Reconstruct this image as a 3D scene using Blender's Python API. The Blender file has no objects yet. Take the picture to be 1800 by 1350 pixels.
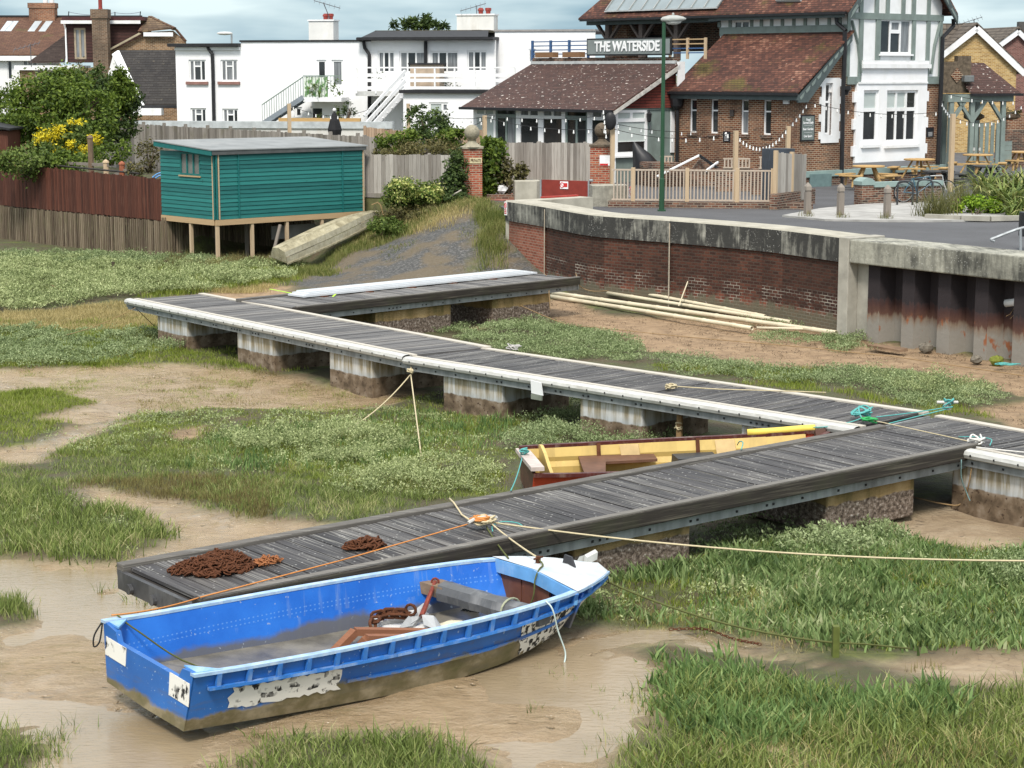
import bpy, math, random
import numpy as np
from mathutils import Vector, Matrix
R = math.radians
random.seed(7); rng = np.random.default_rng(7)
sc = bpy.context.scene
col = sc.collection

# ---------------------------------------------------------------- camera
F_PX, HOR, CAM_H = 3380.0, 126.0, 6.3          # focal length in px of the 1800 px photo, horizon row, eye height
TH = math.atan((675 - HOR) / F_PX)
cd = bpy.data.cameras.new('camera'); cam = bpy.data.objects.new('camera', cd); col.objects.link(cam)
cam.location = (0, 0, CAM_H); cam.rotation_euler = (math.pi/2 - TH, 0, 0)
cd.sensor_width = 36; cd.lens = F_PX/1800*36; cd.clip_start = 0.5; cd.clip_end = 3000
sc.camera = cam
# ---------------------------------------------------------------- sky, sun, exposure
SUN = Vector((-0.10, -0.72, 0.95)).normalized()
w = bpy.data.worlds.new('World'); sc.world = w; w.use_nodes = True
nt = w.node_tree; nt.nodes.clear()
def wn(t, **k):
    n = nt.nodes.new(t)
    for a, b in k.items(): setattr(n, a, b)
    return n
out = wn('ShaderNodeOutputWorld'); bg = wn('ShaderNodeBackground'); bg.inputs[1].default_value = 0.10
sky = wn('ShaderNodeTexSky', sky_type='NISHITA'); sky.sun_disc = False
sky.sun_elevation = math.asin(SUN.z); sky.sun_rotation = math.atan2(SUN.x, SUN.y)
sky.air_density = 1.0; sky.dust_density = 2.0
tc = wn('ShaderNodeTexCoord'); sep = wn('ShaderNodeSeparateXYZ'); nt.links.new(tc.outputs['Generated'], sep.inputs[0])
mp = wn('ShaderNodeMapping'); mp.inputs['Scale'].default_value = (5, 5, 26); nt.links.new(tc.outputs['Generated'], mp.inputs[0])
nz = wn('ShaderNodeTexNoise'); nz.inputs['Scale'].default_value = 1.6; nz.inputs['Detail'].default_value = 4; nz.inputs['Roughness'].default_value = .5
nt.links.new(mp.outputs[0], nz.inputs['Vector'])
cr = wn('ShaderNodeValToRGB'); nt.links.new(nz.outputs[0], cr.inputs[0])
cr.color_ramp.elements[0].position = .36; cr.color_ramp.elements[0].color = (1.9, 3.0, 3.7, 1)
cr.color_ramp.elements[1].position = .66; cr.color_ramp.elements[1].color = (5.2, 6.2, 6.4, 1)
zen = wn('ShaderNodeMapRange'); nt.links.new(sep.outputs['Z'], zen.inputs[0])
zen.inputs[1].default_value = .03; zen.inputs[2].default_value = .75; zen.inputs[3].default_value = 0; zen.inputs[4].default_value = 1
ov = wn('ShaderNodeMixRGB'); nt.links.new(zen.outputs[0], ov.inputs[0]); nt.links.new(cr.outputs[0], ov.inputs[1]); ov.inputs[2].default_value = (9.6, 9.9, 10.2, 1)
mx = wn('ShaderNodeMixRGB'); mx.inputs[0].default_value = .86
nt.links.new(sky.outputs[0], mx.inputs[1]); nt.links.new(ov.outputs[0], mx.inputs[2])
nt.links.new(mx.outputs[0], bg.inputs[0]); nt.links.new(bg.outputs[0], out.inputs[0])
sd = bpy.data.lights.new('sun', 'SUN'); sd.energy = 2.2; sd.angle = R(12); sd.color = (1, .95, .87)
so = bpy.data.objects.new('sun', sd); col.objects.link(so); so.rotation_euler = SUN.to_track_quat('Z', 'Y').to_euler()
so.location = (-20, -20, 40)
sc.view_settings.view_transform = 'Standard'; sc.view_settings.look = 'None'
sc.view_settings.exposure = 0.78; sc.view_settings.gamma = 1
sc.cycles.max_bounces = 6; sc.cycles.diffuse_bounces = 3; sc.cycles.transparent_max_bounces = 8

# ---------------------------------------------------------------- photo pixel -> point in the place
_c, _s = math.cos(TH), math.sin(TH)
def ray(u, v):
    y = (675 - v)/F_PX
    return np.array([(u - 900)/F_PX, _c + y*_s, -_s + y*_c])
EYE = np.array([0, 0, CAM_H])
def G(u, v, z=0.0):
    d = ray(u, v); return EYE + d*((z - CAM_H)/d[2])
def D(u, v, Y):
    d = ray(u, v); return EYE + d*(Y/d[1])
def P2(p):
    q = np.asarray(p, float) - EYE
    fw = q[..., 1]*_c - q[..., 2]*_s; up = q[..., 1]*_s + q[..., 2]*_c
    return 900 + F_PX*q[..., 0]/fw, 675 - F_PX*up/fw
class Fr:
    """local frame: x along u, y along the left-hand normal of u (into the building), z up"""
    def __init__(s, o, u):
        s.o = np.array([o[0], o[1], o[2] if len(o) > 2 else 0.0], float)
        u = np.array(u[:2], float); u /= np.linalg.norm(u); s.sl = 0.0
        s.u = np.array([u[0], u[1], 0]); s.n = np.array([-u[1], u[0], 0])
    def p(s, x, y, z): return s.o + s.u*x + s.n*y + np.array([0, 0, z + s.sl*x])
    def px(s, u, v, y=0.0):
        d = ray(u, v); o = s.o + s.n*y
        q = EYE + d*(((o - EYE)@s.n)/(d@s.n)) - s.o
        return float(q@s.u), float(q[2])
WF = Fr((0, 0, 0), (1, 0))

# ---------------------------------------------------------------- mesh building
ROOT = {}
class MB:
    def __init__(s): s.v = []; s.f = []
    def add(s, vs, fs):
        k = len(s.v); s.v += [tuple(map(float, p)) for p in vs]; s.f += [tuple(i + k for i in f) for f in fs]; return s
    def box(s, x0, x1, y0, y1, z0, z1, fr=WF, jit=0):
        P = [fr.p(x, y, z) for z in (z0, z1) for x, y in ((x0, y0), (x1, y0), (x1, y1), (x0, y1))]
        if jit: P = [p + np.array([random.uniform(-jit, jit) for _ in range(3)]) for p in P]
        return s.add(P, [(3, 2, 1, 0), (4, 5, 6, 7), (0, 1, 5, 4), (1, 2, 6, 5), (2, 3, 7, 6), (3, 0, 4, 7)])
    def beam(s, p, q, w, h, up=(0, 0, 1), w2=None, h2=None):
        p = np.array(p, float); q = np.array(q, float); d = q - p; d /= np.linalg.norm(d)
        up = np.array(up, float)
        if abs(d@up) > .98: up = np.array([1.0, 0, 0]) if abs(d[0]) < .9 else np.array([0, 1.0, 0])
        a = np.cross(d, up); a /= np.linalg.norm(a); b = np.cross(a, d)
        w2 = w if w2 is None else w2; h2 = h if h2 is None else h2
        P = [e + a*i*W/2 + b*j*Hh/2 for e, W, Hh in ((p, w, h), (q, w2, h2)) for i, j in ((-1, -1), (1, -1), (1, 1), (-1, 1))]
        return s.add(P, [(3, 2, 1, 0), (4, 5, 6, 7), (0, 1, 5, 4), (1, 2, 6, 5), (2, 3, 7, 6), (3, 0, 4, 7)])
    def tube(s, pts, r, n=6, cap=True):
        pts = [np.array(p, float) for p in pts]; m = len(pts)
        rr = [r]*m if np.isscalar(r) else r
        V = []; prev = None
        for i in range(m):
            d = pts[min(i+1, m-1)] - pts[max(i-1, 0)]; d /= (np.linalg.norm(d) + 1e-9)
            if prev is None:
                a = np.cross(d, [0, 0, 1.0])
                if np.linalg.norm(a) < .05: a = np.cross(d, [1.0, 0, 0])
            else: a = prev - d*(prev@d)
            a /= (np.linalg.norm(a) + 1e-9); prev = a; b = np.cross(d, a)
            V += [pts[i] + rr[i]*(a*math.cos(2*math.pi*k/n) + b*math.sin(2*math.pi*k/n)) for k in range(n)]
        Fc = [(i*n+k, i*n+(k+1) % n, (i+1)*n+(k+1) % n, (i+1)*n+k) for i in range(m-1) for k in range(n)]
        if cap: Fc += [tuple(range(n))[::-1], tuple((m-1)*n+k for k in range(n))]
        return s.add(V, Fc)
    def lathe(s, c, prof, n=12):
        V = [(c[0]+r*math.cos(2*math.pi*k/n), c[1]+r*math.sin(2*math.pi*k/n), c[2]+z) for r, z in prof for k in range(n)]
        m = len(prof)
        Fc = [(i*n+k, i*n+(k+1) % n, (i+1)*n+(k+1) % n, (i+1)*n+k) for i in range(m-1) for k in range(n)]
        Fc += [tuple(range(n))[::-1], tuple((m-1)*n+k for k in range(n))]
        return s.add(V, Fc)
    def slab(s, pts, vec):
        n = len(pts); pts = [np.array(p, float) for p in pts]; vec = np.array(vec, float)
        nn = np.cross(pts[1]-pts[0], pts[2]-pts[0])
        if nn@vec > 0: pts = pts[::-1]
        V = pts + [p + vec for p in pts]
        return s.add(V, [tuple(range(n)), tuple(range(2*n-1, n-1, -1))] + [((i+1) % n, i, n+i, n+(i+1) % n) for i in range(n)])
    def grid(s, rows, close=False):
        m = len(rows[0]); V = [p for r in rows for p in r]
        k = m if close else m-1
        return s.add(V, [(i*m+j, i*m+(j+1) % m, (i+1)*m+(j+1) % m, (i+1)*m+j) for i in range(len(rows)-1) for j in range(k)])
    def ellipsoid(s, c, r, n=10, m=6, jit=0):
        rows = []
        for i in range(m+1):
            a = math.pi*i/m
            rows.append([np.array(c) + np.array([r[0]*math.sin(a)*math.cos(2*math.pi*k/n), r[1]*math.sin(a)*math.sin(2*math.pi*k/n), -r[2]*math.cos(a)])*(1+random.uniform(-jit, jit)) for k in range(n)])
        return s.grid(rows, True)
    def build(s, name, m, parent=None, smooth=False, udir=None, loc=None, bevel=0, label=None):
        me = bpy.data.meshes.new(name); o = bpy.data.objects.new(name, me)
        off = np.zeros(3)
        if parent is not None: off = ROOT[parent.name]
        elif loc is not None: off = np.array(loc, float)
        ROOT[o.name] = off
        V = np.array(s.v) - off
        me.from_pydata(V.tolist(), [], s.f); me.update()
        uvs(me, udir, off)
        if smooth: me.polygons.foreach_set('use_smooth', [True]*len(me.polygons))
        if m is not None: me.materials.append(m)
        if parent is not None: o.parent = parent
        elif loc is not None: o.location = loc
        col.objects.link(o)
        if bevel:
            b = o.modifiers.new('bevel', 'BEVEL'); b.width = bevel; b.segments = 2; b.limit_method = 'ANGLE'
        if label: o['label'] = label
        return o
def uvs(me, udir=None, off=np.zeros(3)):
    """metre UVs, u along the face's horizontal, v up the face"""
    n = len(me.polygons); L = len(me.loops)
    nor = np.empty(n*3); me.polygons.foreach_get('normal', nor); nor = nor.reshape(-1, 3)
    tot = np.empty(n, int); me.polygons.foreach_get('loop_total', tot)
    vi = np.empty(L, int); me.loops.foreach_get('vertex_index', vi)
    co = np.empty(len(me.vertices)*3); me.vertices.foreach_get('co', co); co = co.reshape(-1, 3) + off
    u0 = np.array([1.0, 0, 0]) if udir is None else np.array([udir[0], udir[1], 0.0])
    t = np.cross([0, 0, 1.0], nor); l = np.linalg.norm(t, axis=1)
    flat = l < .12
    t[flat] = u0; l[flat] = 1; t /= l[:, None]
    b = np.cross(nor, t)
    idx = np.repeat(np.arange(n), tot)
    uv = np.stack([(co[vi]*t[idx]).sum(1), (co[vi]*b[idx]).sum(1)], 1)
    lay = me.uv_layers.new(name='UVMap'); lay.data.foreach_set('uv', uv.ravel())
def tag(o, label, cat, group=None):
    o['label'] = label; o['category'] = cat
    if group: o['group'] = group
    return o
def struct(o, kind='structure'): o['kind'] = kind; return o
def thing(name, label, cat, loc=(0, 0, 0), group=None):
    o = bpy.data.objects.new(name, None); o.location = tuple(map(float, loc)); o.empty_display_size = .2; col.objects.link(o)
    ROOT[o.name] = np.array(loc, float)
    return tag(o, label, cat, group)
def dup(root, loc, rz=0, label=None):
    def cp(o, par):
        c = o.copy(); col.objects.link(c)
        if par is not None: c.parent = par
        for ch in list(o.children): cp(ch, c)
        return c
    r = cp(root, None); r.location = tuple(map(float, loc)); r.rotation_euler = (0, 0, rz)
    if label: r['label'] = label
    return r
def fast_mesh(name, V, T, k, m, parent=None, smooth=False):
    """V (n,3), T (f,k) faces all of k corners"""
    me = bpy.data.meshes.new(name)
    off = ROOT[parent.name] if parent is not None else np.zeros(3)
    me.vertices.add(len(V)); me.vertices.foreach_set('co', (V - off).astype(np.float32).ravel())
    me.loops.add(T.size); me.loops.foreach_set('vertex_index', T.astype(np.int32).ravel())
    me.polygons.add(len(T)); me.polygons.foreach_set('loop_start', np.arange(0, T.size, k, dtype=np.int32))
    me.polygons.foreach_set('loop_total', np.full(len(T), k, np.int32))
    if smooth: me.polygons.foreach_set('use_smooth', np.ones(len(T), bool))
    me.update(calc_edges=True)
    me.materials.append(m)
    o = bpy.data.objects.new(name, me); col.objects.link(o)
    ROOT[o.name] = off
    if parent is not None: o.parent = parent
    return o
def vnoise(x, y, sc_=1.0, seed=0):
    x = np.asarray(x)/sc_; y = np.asarray(y)/sc_
    xi = np.floor(x).astype(np.int64); yi = np.floor(y).astype(np.int64); fx = x - xi; fy = y - yi
    def h(a, b):
        n = (a*374761393 + b*668265263 + seed*974634797) & 0xffffffff
        n = ((n ^ (n >> 13))*1274126177) & 0xffffffff
        return ((n ^ (n >> 16)) & 0xffff)/65535.0
    fx = fx*fx*(3-2*fx); fy = fy*fy*(3-2*fy)
    return (h(xi, yi)*(1-fx)+h(xi+1, yi)*fx)*(1-fy) + (h(xi, yi+1)*(1-fx)+h(xi+1, yi+1)*fx)*fy
def fbm(x, y, s=1.0, seed=0): return .55*vnoise(x, y, s, seed)+.3*vnoise(x, y, s*.47, seed+1)+.15*vnoise(x, y, s*.21, seed+2)
def pip(x, y, poly):
    x = np.asarray(x); y = np.asarray(y); r = np.zeros(x.shape, bool); n = len(poly)
    for i in range(n):
        x0, y0 = poly[i][:2]; x1, y1 = poly[(i+1) % n][:2]
        if y0 == y1: continue
        c = ((y0 > y) != (y1 > y)) & (x < (x1-x0)*(y-y0)/(y1-y0)+x0); r ^= c
    return r

# ---------------------------------------------------------------- materials
MATS = {}
class NB:
    def __init__(s, name):
        s.m = bpy.data.materials.new(name); s.m.use_nodes = True; s.t = s.m.node_tree
        s.b = s.t.nodes['Principled BSDF']; s.o = s.t.nodes['Material Output']; s._c = {}
    def n(s, t, **k):
        x = s.t.nodes.new(t)
        for a, b in k.items(): setattr(x, a, b)
        return x
    def l(s, a, b): s.t.links.new(a, b)
    def co(s, w_='UV'):
        if w_ not in s._c:
            if w_ == 'pos': s._c[w_] = s.n('ShaderNodeNewGeometry').outputs['Position']
            else: s._c[w_] = s.n('ShaderNodeTexCoord').outputs[w_]
        return s._c[w_]
    def map(s, scale, w_='UV', loc=(0, 0, 0)):
        x = s.n('ShaderNodeMapping'); x.inputs['Scale'].default_value = scale; x.inputs['Location'].default_value = loc
        s.l(s.co(w_), x.inputs[0]); return x.outputs[0]
    def noise(s, scale, w_='UV', detail=4, st=(1, 1, 1), rough=.55, loc=(0, 0, 0)):
        x = s.n('ShaderNodeTexNoise'); x.inputs['Scale'].default_value = scale; x.inputs['Detail'].default_value = detail; x.inputs['Roughness'].default_value = rough
        s.l(s.map(st, w_, loc), x.inputs['Vector']); return x.outputs[0]
    def ramp(s, f, stops, lin=True):
        x = s.n('ShaderNodeValToRGB'); e = x.color_ramp.elements
        for i, (p, c) in enumerate(stops):
            q = e[i] if i < 2 else e.new(p)
            q.position = p; q.color = (c, c, c, 1) if np.isscalar(c) else (*c, 1)
        if not lin: x.color_ramp.interpolation = 'CONSTANT'
        s.l(f, x.inputs[0]); return x.outputs[0]
    def mix(s, f, a, b, mode='MIX'):
        x = s.n('ShaderNodeMixRGB', blend_type=mode)
        for i, q in enumerate((f, a, b)):
            if hasattr(q, 'is_linked') or hasattr(q, 'links'): s.l(q, x.inputs[i])
            elif np.isscalar(q): x.inputs[i].default_value = q if i == 0 else (q, q, q, 1)
            else: x.inputs[i].default_value = (*q, 1)
        return x.outputs[0]
    def math(s, op, a, b=0.0):
        x = s.n('ShaderNodeMath', operation=op)
        for i, q in enumerate((a, b)):
            if hasattr(q, 'links'): s.l(q, x.inputs[i])
            else: x.inputs[i].default_value = q
        return x.outputs[0]
    def sepv(s, w_='UV'):
        x = s.n('ShaderNodeSeparateXYZ'); s.l(s.co(w_), x.inputs[0]); return x.outputs
    def isl(s): return s.n('ShaderNodeNewGeometry').outputs['Random Per Island']
    def bump(s, h, st=.3, dist=.02, prev=None):
        x = s.n('ShaderNodeBump'); x.inputs['Strength'].default_value = st; x.inputs['Distance'].default_value = dist
        s.l(h, x.inputs['Height'])
        if prev is not None: s.l(prev, x.inputs['Normal'])
        s.l(x.outputs[0], s.b.inputs['Normal']); return x.outputs[0]
    def done(s, colr=None, rough=.8, spec=.3, metal=0):
        if colr is not None:
            if hasattr(colr, 'links'): s.l(colr, s.b.inputs['Base Color'])
            else: s.b.inputs['Base Color'].default_value = (*colr, 1)
        if hasattr(rough, 'links'): s.l(rough, s.b.inputs['Roughness'])
        else: s.b.inputs['Roughness'].default_value = rough
        s.b.inputs['Specular IOR Level'].default_value = spec; s.b.inputs['Metallic'].default_value = metal
        return s.m
def mul(c, k): return tuple(min(1, x*k) for x in c)
def plain(name, c, rough=.6, var=.25, scale=3, spec=.3, metal=0, dirt=None, bump=0, st=(1, 1, 1), w_='UV'):
    if name in MATS: return MATS[name]
    b = NB(name); f = b.noise(scale, w_, 5, st)
    cc = b.ramp(f, [(.3, mul(c, 1-var)), (.7, mul(c, 1+var*.6))])
    if dirt: cc = b.mix(b.ramp(b.noise(scale*.6, w_, 6, (1, .35, 1), .65), [(.5, 0.0), (.75, .7)]), cc, dirt)
    if bump: b.bump(b.noise(scale*6, w_, 4), bump, .01)
    MATS[name] = b.done(cc, rough, spec, metal); return MATS[name]
def brick(name, cols, mortar, bw=.225, bh=.075, ms=.012, dirt=None, rough=.9, soot=None, bump=.4):
    b = NB(name); br = b.n('ShaderNodeTexBrick'); b.l(b.co('UV'), br.inputs['Vector'])
    br.inputs['Scale'].default_value = 1; br.inputs['Brick Width'].default_value = bw; br.inputs['Row Height'].default_value = bh
    br.inputs['Mortar Size'].default_value = ms; br.inputs['Mortar Smooth'].default_value = .2; br.inputs['Bias'].default_value = 0
    b.br = br; br.inputs['Color1'].default_value = (0, 0, 0, 1); br.inputs['Color2'].default_value = (1, 1, 1, 1); br.inputs['Mortar'].default_value = (.5, .5, .5, 1)
    cc = b.ramp(br.outputs['Color'], [(i/(len(cols)-1), c) for i, c in enumerate(cols)])
    cc = b.mix(b.ramp(b.noise(9, 'UV', 4), [(.3, 0.0), (.8, .5)]), cc, mul(cols[0], .6))
    cc = b.mix(br.outputs['Fac'], cc, mortar)
    if dirt: cc = b.mix(b.ramp(b.noise(.9, 'UV', 6, (1, .5, 1), .65), [(.45, 0.0), (.7, .75)]), cc, dirt)
    if soot: cc = soot(b, cc)
    inv = b.math('SUBTRACT', 1.0, br.outputs['Fac']); b.bump(inv, bump, .01)
    MATS[name] = b.done(cc, rough, .2); return MATS[name]
def tiles(name, cols, bw=.17, bh=.1, lich=None, moss=None, lich_amt=(.62, .66), gap=(.02, .015, .012)):
    b = NB(name); br = b.n('ShaderNodeTexBrick'); b.l(b.co('UV'), br.inputs['Vector'])
    br.inputs['Scale'].default_value = 1; br.inputs['Brick Width'].default_value = bw; br.inputs['Row Height'].default_value = bh
    br.inputs['Mortar Size'].default_value = .006; br.inputs['Mortar Smooth'].default_value = .1; br.inputs['Bias'].default_value = 0
    br.inputs['Color1'].default_value = (0, 0, 0, 1); br.inputs['Color2'].default_value = (1, 1, 1, 1); br.inputs['Mortar'].default_value = (.4, .4, .4, 1)
    big = b.noise(.55, 'UV', 4, (1, 1, 1), .6)
    x = b.mix(.5, br.outputs['Color'], b.ramp(big, [(.3, 0.0), (.7, 1.0)]))
    cc = b.ramp(x, [(i/(len(cols)-1), c) for i, c in enumerate(cols)])
    cc = b.mix(b.ramp(b.noise(6, 'UV', 5), [(.35, .0), (.8, .45)]), cc, mul(cols[0], .55))
    if moss: cc = b.mix(b.ramp(b.noise(.8, 'UV', 5, (1, 1, 1), .6, (3, 7, 0)), [(.56, 0.0), (.7, .8)]), cc, moss)
    if lich:
        vo = b.n('ShaderNodeTexNoise'); vo.inputs['Scale'].default_value = 5.5; vo.inputs['Detail'].default_value = 3; b.l(b.map((1, 1.5, 1)), vo.inputs['Vector'])
        cc = b.mix(b.ramp(vo.outputs[0], [(lich_amt[0], 0.0), (lich_amt[1], .9)]), cc, lich)
    # each course laps the next: saw-tooth height over a row, lower edge's shade also painted into the colour
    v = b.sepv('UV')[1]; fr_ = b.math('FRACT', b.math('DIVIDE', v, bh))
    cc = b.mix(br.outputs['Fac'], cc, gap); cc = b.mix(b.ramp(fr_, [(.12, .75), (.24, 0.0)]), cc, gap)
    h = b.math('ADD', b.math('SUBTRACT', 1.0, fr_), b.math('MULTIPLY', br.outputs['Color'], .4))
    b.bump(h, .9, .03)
    MATS[name] = b.done(cc, .85, .25); return MATS[name]
def wood(name, c, dark, along='u', rough=.75, streak=None, gap=0, row=.12, spec=.25, amt=.5, moss=None):
    """grain along u (or v); per-board tint through the island"""
    b = NB(name); st = (1.2, 26, 1) if along == 'u' else (26, 1.2, 1)
    f = b.noise(1.0, 'UV', 6, st, .6)
    x = b.mix(.45, f, b.isl())
    cc = b.ramp(x, [(.25, dark), (.72, c)])
    if streak: cc = b.mix(b.ramp(b.noise(1.0, 'UV', 5, (st[0]*.8, st[1]*1.5, 1), .6, (5, 3, 0)), [(.52, 0.0), (.68, amt)]), cc, streak)
    if moss: cc = b.mix(b.ramp(b.noise(1.6, 'UV', 5), [(.5, 0.0), (.72, .7)]), cc, moss)
    b.bump(f, .35, .006)
    MATS[name] = b.done(cc, rough, spec); return MATS[name]
def leafm(name, stops, trans=.25, rough=.6):
    b = NB(name); nn = b.noise(.9, 'pos', 3)
    x = b.mix(.35, b.isl(), b.ramp(nn, [(.3, 0.0), (.7, 1.0)]))
    cc = b.ramp(x, stops); b.done(cc, rough, .25)
    tr = b.n('ShaderNodeBsdfTranslucent'); b.l(cc, tr.inputs[0])
    mxs = b.n('ShaderNodeMixShader'); mxs.inputs[0].default_value = trans
    b.l(b.b.outputs[0], mxs.inputs[1]); b.l(tr.outputs[0], mxs.inputs[2]); b.l(mxs.outputs[0], b.o.inputs[0])
    MATS[name] = b.m; return b.m

white_paint = plain('white_paint', (.80, .80, .80), .5, .06, 2, dirt=(.55, .54, .50))
render_white = plain('white_render', (.83, .83, .84), .85, .06, 1.2, dirt=(.70, .69, .66), bump=.15)
upvc = plain('white_plastic_frame', (.82, .82, .82), .35, .04, 2)
black_pipe = plain('black_gutter_paint', (.018, .018, .02), .45, .3, 5)
sage = plain('sage_green_paint', (.20, .245, .225), .55, .14, 3, dirt=(.12, .14, .13))
dark_sage = plain('dark_sage_paint', (.075, .095, .095), .5, .2, 3)
glass = plain('dark_window_glass', (.025, .028, .03), .06, .5, .8, .6)
glass_mid = plain('curtained_window_glass', (.20, .21, .22), .1, .5, 2.5, .6, st=(4, .3, 1))
blind = plain('pale_blind', (.45, .50, .48), .3, .08, 2, .5)
brick_pub = brick('pub_brown_brick', [(.075, .028, .018), (.19, .065, .034), (.28, .115, .055)], (.38, .31, .22), dirt=(.07, .04, .03))
brick_yellow = brick('yellow_brick', [(.30, .17, .05), (.46, .28, .09), (.60, .42, .18)], (.50, .40, .24))
brick_brown = brick('brown_house_brick', [(.14, .07, .035), (.27, .15, .075), (.36, .21, .11)], (.34, .28, .2))
brick_red = brick('red_pier_brick', [(.24, .045, .025), (.40, .09, .045), (.46, .15, .08)], (.36, .29, .22), dirt=(.08, .05, .03))
brick_dark = brick('dark_garden_brick', [(.05, .03, .025), (.15, .06, .04), (.27, .13, .08)], (.27, .23, .18), dirt=(.05, .045, .04))
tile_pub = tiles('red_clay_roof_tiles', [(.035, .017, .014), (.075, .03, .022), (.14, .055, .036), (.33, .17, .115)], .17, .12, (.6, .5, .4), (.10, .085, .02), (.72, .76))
tile_cons = tiles('brown_lichen_roof_tiles', [(.045, .026, .022), (.08, .04, .033), (.11, .06, .045)], .25, .13, (.62, .56, .50), None, (.635, .675))
tile_brown = tiles('brown_house_roof_tiles', [(.09, .045, .03), (.14, .07, .045), (.18, .10, .06)], .3, .16, None, (.11, .10, .035))
tile_slate = tiles('dark_slate_roof_tiles', [(.022, .021, .022), (.04, .037, .035), (.06, .055, .05)], .3, .2, (.22, .19, .12), None, (.68, .74))
tile_hung = tiles('red_hung_tiles', [(.10, .02, .016), (.14, .03, .022), (.18, .045, .03)], .6, .11)
conc = plain('weathered_concrete', (.36, .34, .29), .9, .25, 2.2, .2, dirt=(.16, .15, .13), bump=.4)
steel_galv = plain('galvanised_steel', (.34, .36, .37), .5, .25, 4, .4, .3, dirt=(.12, .12, .11), st=(1, .5, 1))
rust = plain('rusty_iron', (.10, .038, .018), .9, .5, 9, .2, bump=.5)
rust_orange = plain('orange_rusty_chain', (.30, .12, .05), .9, .4, 9, .2)
new_timber = wood('fresh_sawn_timber', (.52, .40, .27), (.38, .27, .16), 'v')
new_timber_u = wood('fresh_sawn_timber_beam', (.48, .34, .20), (.34, .23, .12), 'u')
table_wood = wood('orange_varnished_pine', (.50, .33, .15), (.36, .22, .08), 'u')
fence_grey = wood('silver_grey_fence_boards', (.33, .30, .27), (.13, .115, .10), 'v', moss=(.16, .145, .10))
fence_pale = wood('pale_weathered_fence_boards', (.42, .39, .35), (.17, .15, .13), 'v', streak=(.16, .13, .10), amt=.4)
fence_tan = wood('tan_fence_boards', (.42, .30, .21), (.24, .16, .10), 'v')
fence_brown = wood('red_brown_stained_boards', (.115, .040, .025), (.045, .017, .012), 'v', streak=(.20, .10, .07), amt=.3)
picket_old = wood('old_muddy_pickets', (.23, .18, .125), (.065, .045, .032), 'v', streak=(.30, .27, .17), moss=(.12, .11, .055))
balus = wood('sun_bleached_balusters', (.50, .42, .34), (.32, .25, .19), 'v')
old_post = wood('grey_weathered_post', (.27, .235, .20), (.12, .10, .085), 'v')
rope_cream = plain('cream_rope', (.52, .44, .28), .9, .2, 20)
rope_green = plain('green_slimy_rope', (.09, .10, .03), .9, .3, 12)
rope_teal = plain('teal_rope', (.10, .36, .34), .8, .2, 20)
rope_orange = plain('orange_rope', (.55, .22, .06), .8, .2, 20)
rope_tan = plain('tan_rope', (.30, .20, .10), .9, .2, 20)
strap_lime = plain('lime_webbing', (.38, .62, .05), .7, .1, 20)
bulb_m = plain('white_glass_bulb', (.8, .8, .78), .2, .03, 2)
wire_m = plain('black_cable', (.015, .015, .015), .6, .2, 5)

# ================================================================ the lie of the land
e1 = np.array([.7615, .648]); e2 = np.array([.648, -.7615])     # the quay's two directions
WALL = [tuple(G(u, v, 2.4)[:2]) for u, v in ((888, 352), (957, 362), (1008, 371.5), (1060, 378), (1177, 386), (1300, 395.5), (1374, 402.5), (1483, 416))]
QUAY = [tuple(G(1500, 417, 2.35)[:2]), tuple(G(1800, 446, 2.35)[:2])]
qd = np.array(QUAY[1]) - np.array(QUAY[0]); qd /= np.linalg.norm(qd); QUAY[0] = tuple(np.array(WALL[-1]) + qd*.30)
QUAY[1] = tuple(np.array(QUAY[0]) + qd*7.5)
SHED = dict(fl=(-9.55, 62.12), fr=(-5.09, 66.21))
sh_u = np.array(SHED['fr']) - np.array(SHED['fl']); SH_L = np.linalg.norm(sh_u); sh_u /= SH_L
sh_n = np.array([-sh_u[1], sh_u[0]]); SH_W = 3.2
FD = np.array([-.70, .714])                                     # the garden fence runs away to the left
F_BR = np.array(SHED['fl']) + sh_n*SH_W                         # fence starts at the shed's far left corner
EDGE = [(-70, 125), tuple(F_BR + FD*12 + e1*1.2), tuple(F_BR + e1*1.2), (-6.6, 69.9), (-5.0, 66.6), (-1.9, 65.2), (0.3, 63.3)]
_wi = [tuple(np.array(p) + np.array([.80, .60])*.35) for p in WALL]
_qi = [tuple(np.array(p) + np.array([.8, .6])*.9) for p in QUAY]
LAND = EDGE + _wi + _qi + [(60, -20), (900, -20), (900, 2500), (-900, 2500), (-900, 125)]
def sstep(a, b, x):
    t = np.clip((x-a)/(b-a), 0, 1); return t*t*(3-2*t)
def hgt(x, y):
    x = np.asarray(x, float); y = np.asarray(y, float)
    d = np.full(x.shape, 1e9)
    for (x0, y0), (x1, y1) in zip(EDGE[:-1], EDGE[1:]):
        L2 = (x1-x0)**2+(y1-y0)**2; t = np.clip(((x-x0)*(x1-x0)+(y-y0)*(y1-y0))/L2, 0, 1)
        d = np.minimum(d, np.hypot(x-x0-t*(x1-x0), y-y0-t*(y1-y0)))
    wd = .7 + 8.0*sstep(-8.2, -4.6, x)
    h = (1.0+.95*sstep(-5.4, -2.2, x))*(1-sstep(0, 1, d/wd)) + .12*sstep(50, 62, y)
    ins = pip(x, y, LAND)
    und = (fbm(x, y, 2.2, 3)-.5)*.16*(1-sstep(60, 70, y)) + (fbm(x, y, .5, 8)-.5)*.05
    return np.where(ins, 1.93, h + und)
def GH(u, v):
    z = 0.0
    for _ in range(14):
        p = G(u, v, z); z = .5*z + .5*float(hgt(np.array([p[0]]), np.array([p[1]]))[0])
    return G(u, v, z)
def gpoly(px): return [tuple(GH(u, v)[:2]) for u, v in px]

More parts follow.
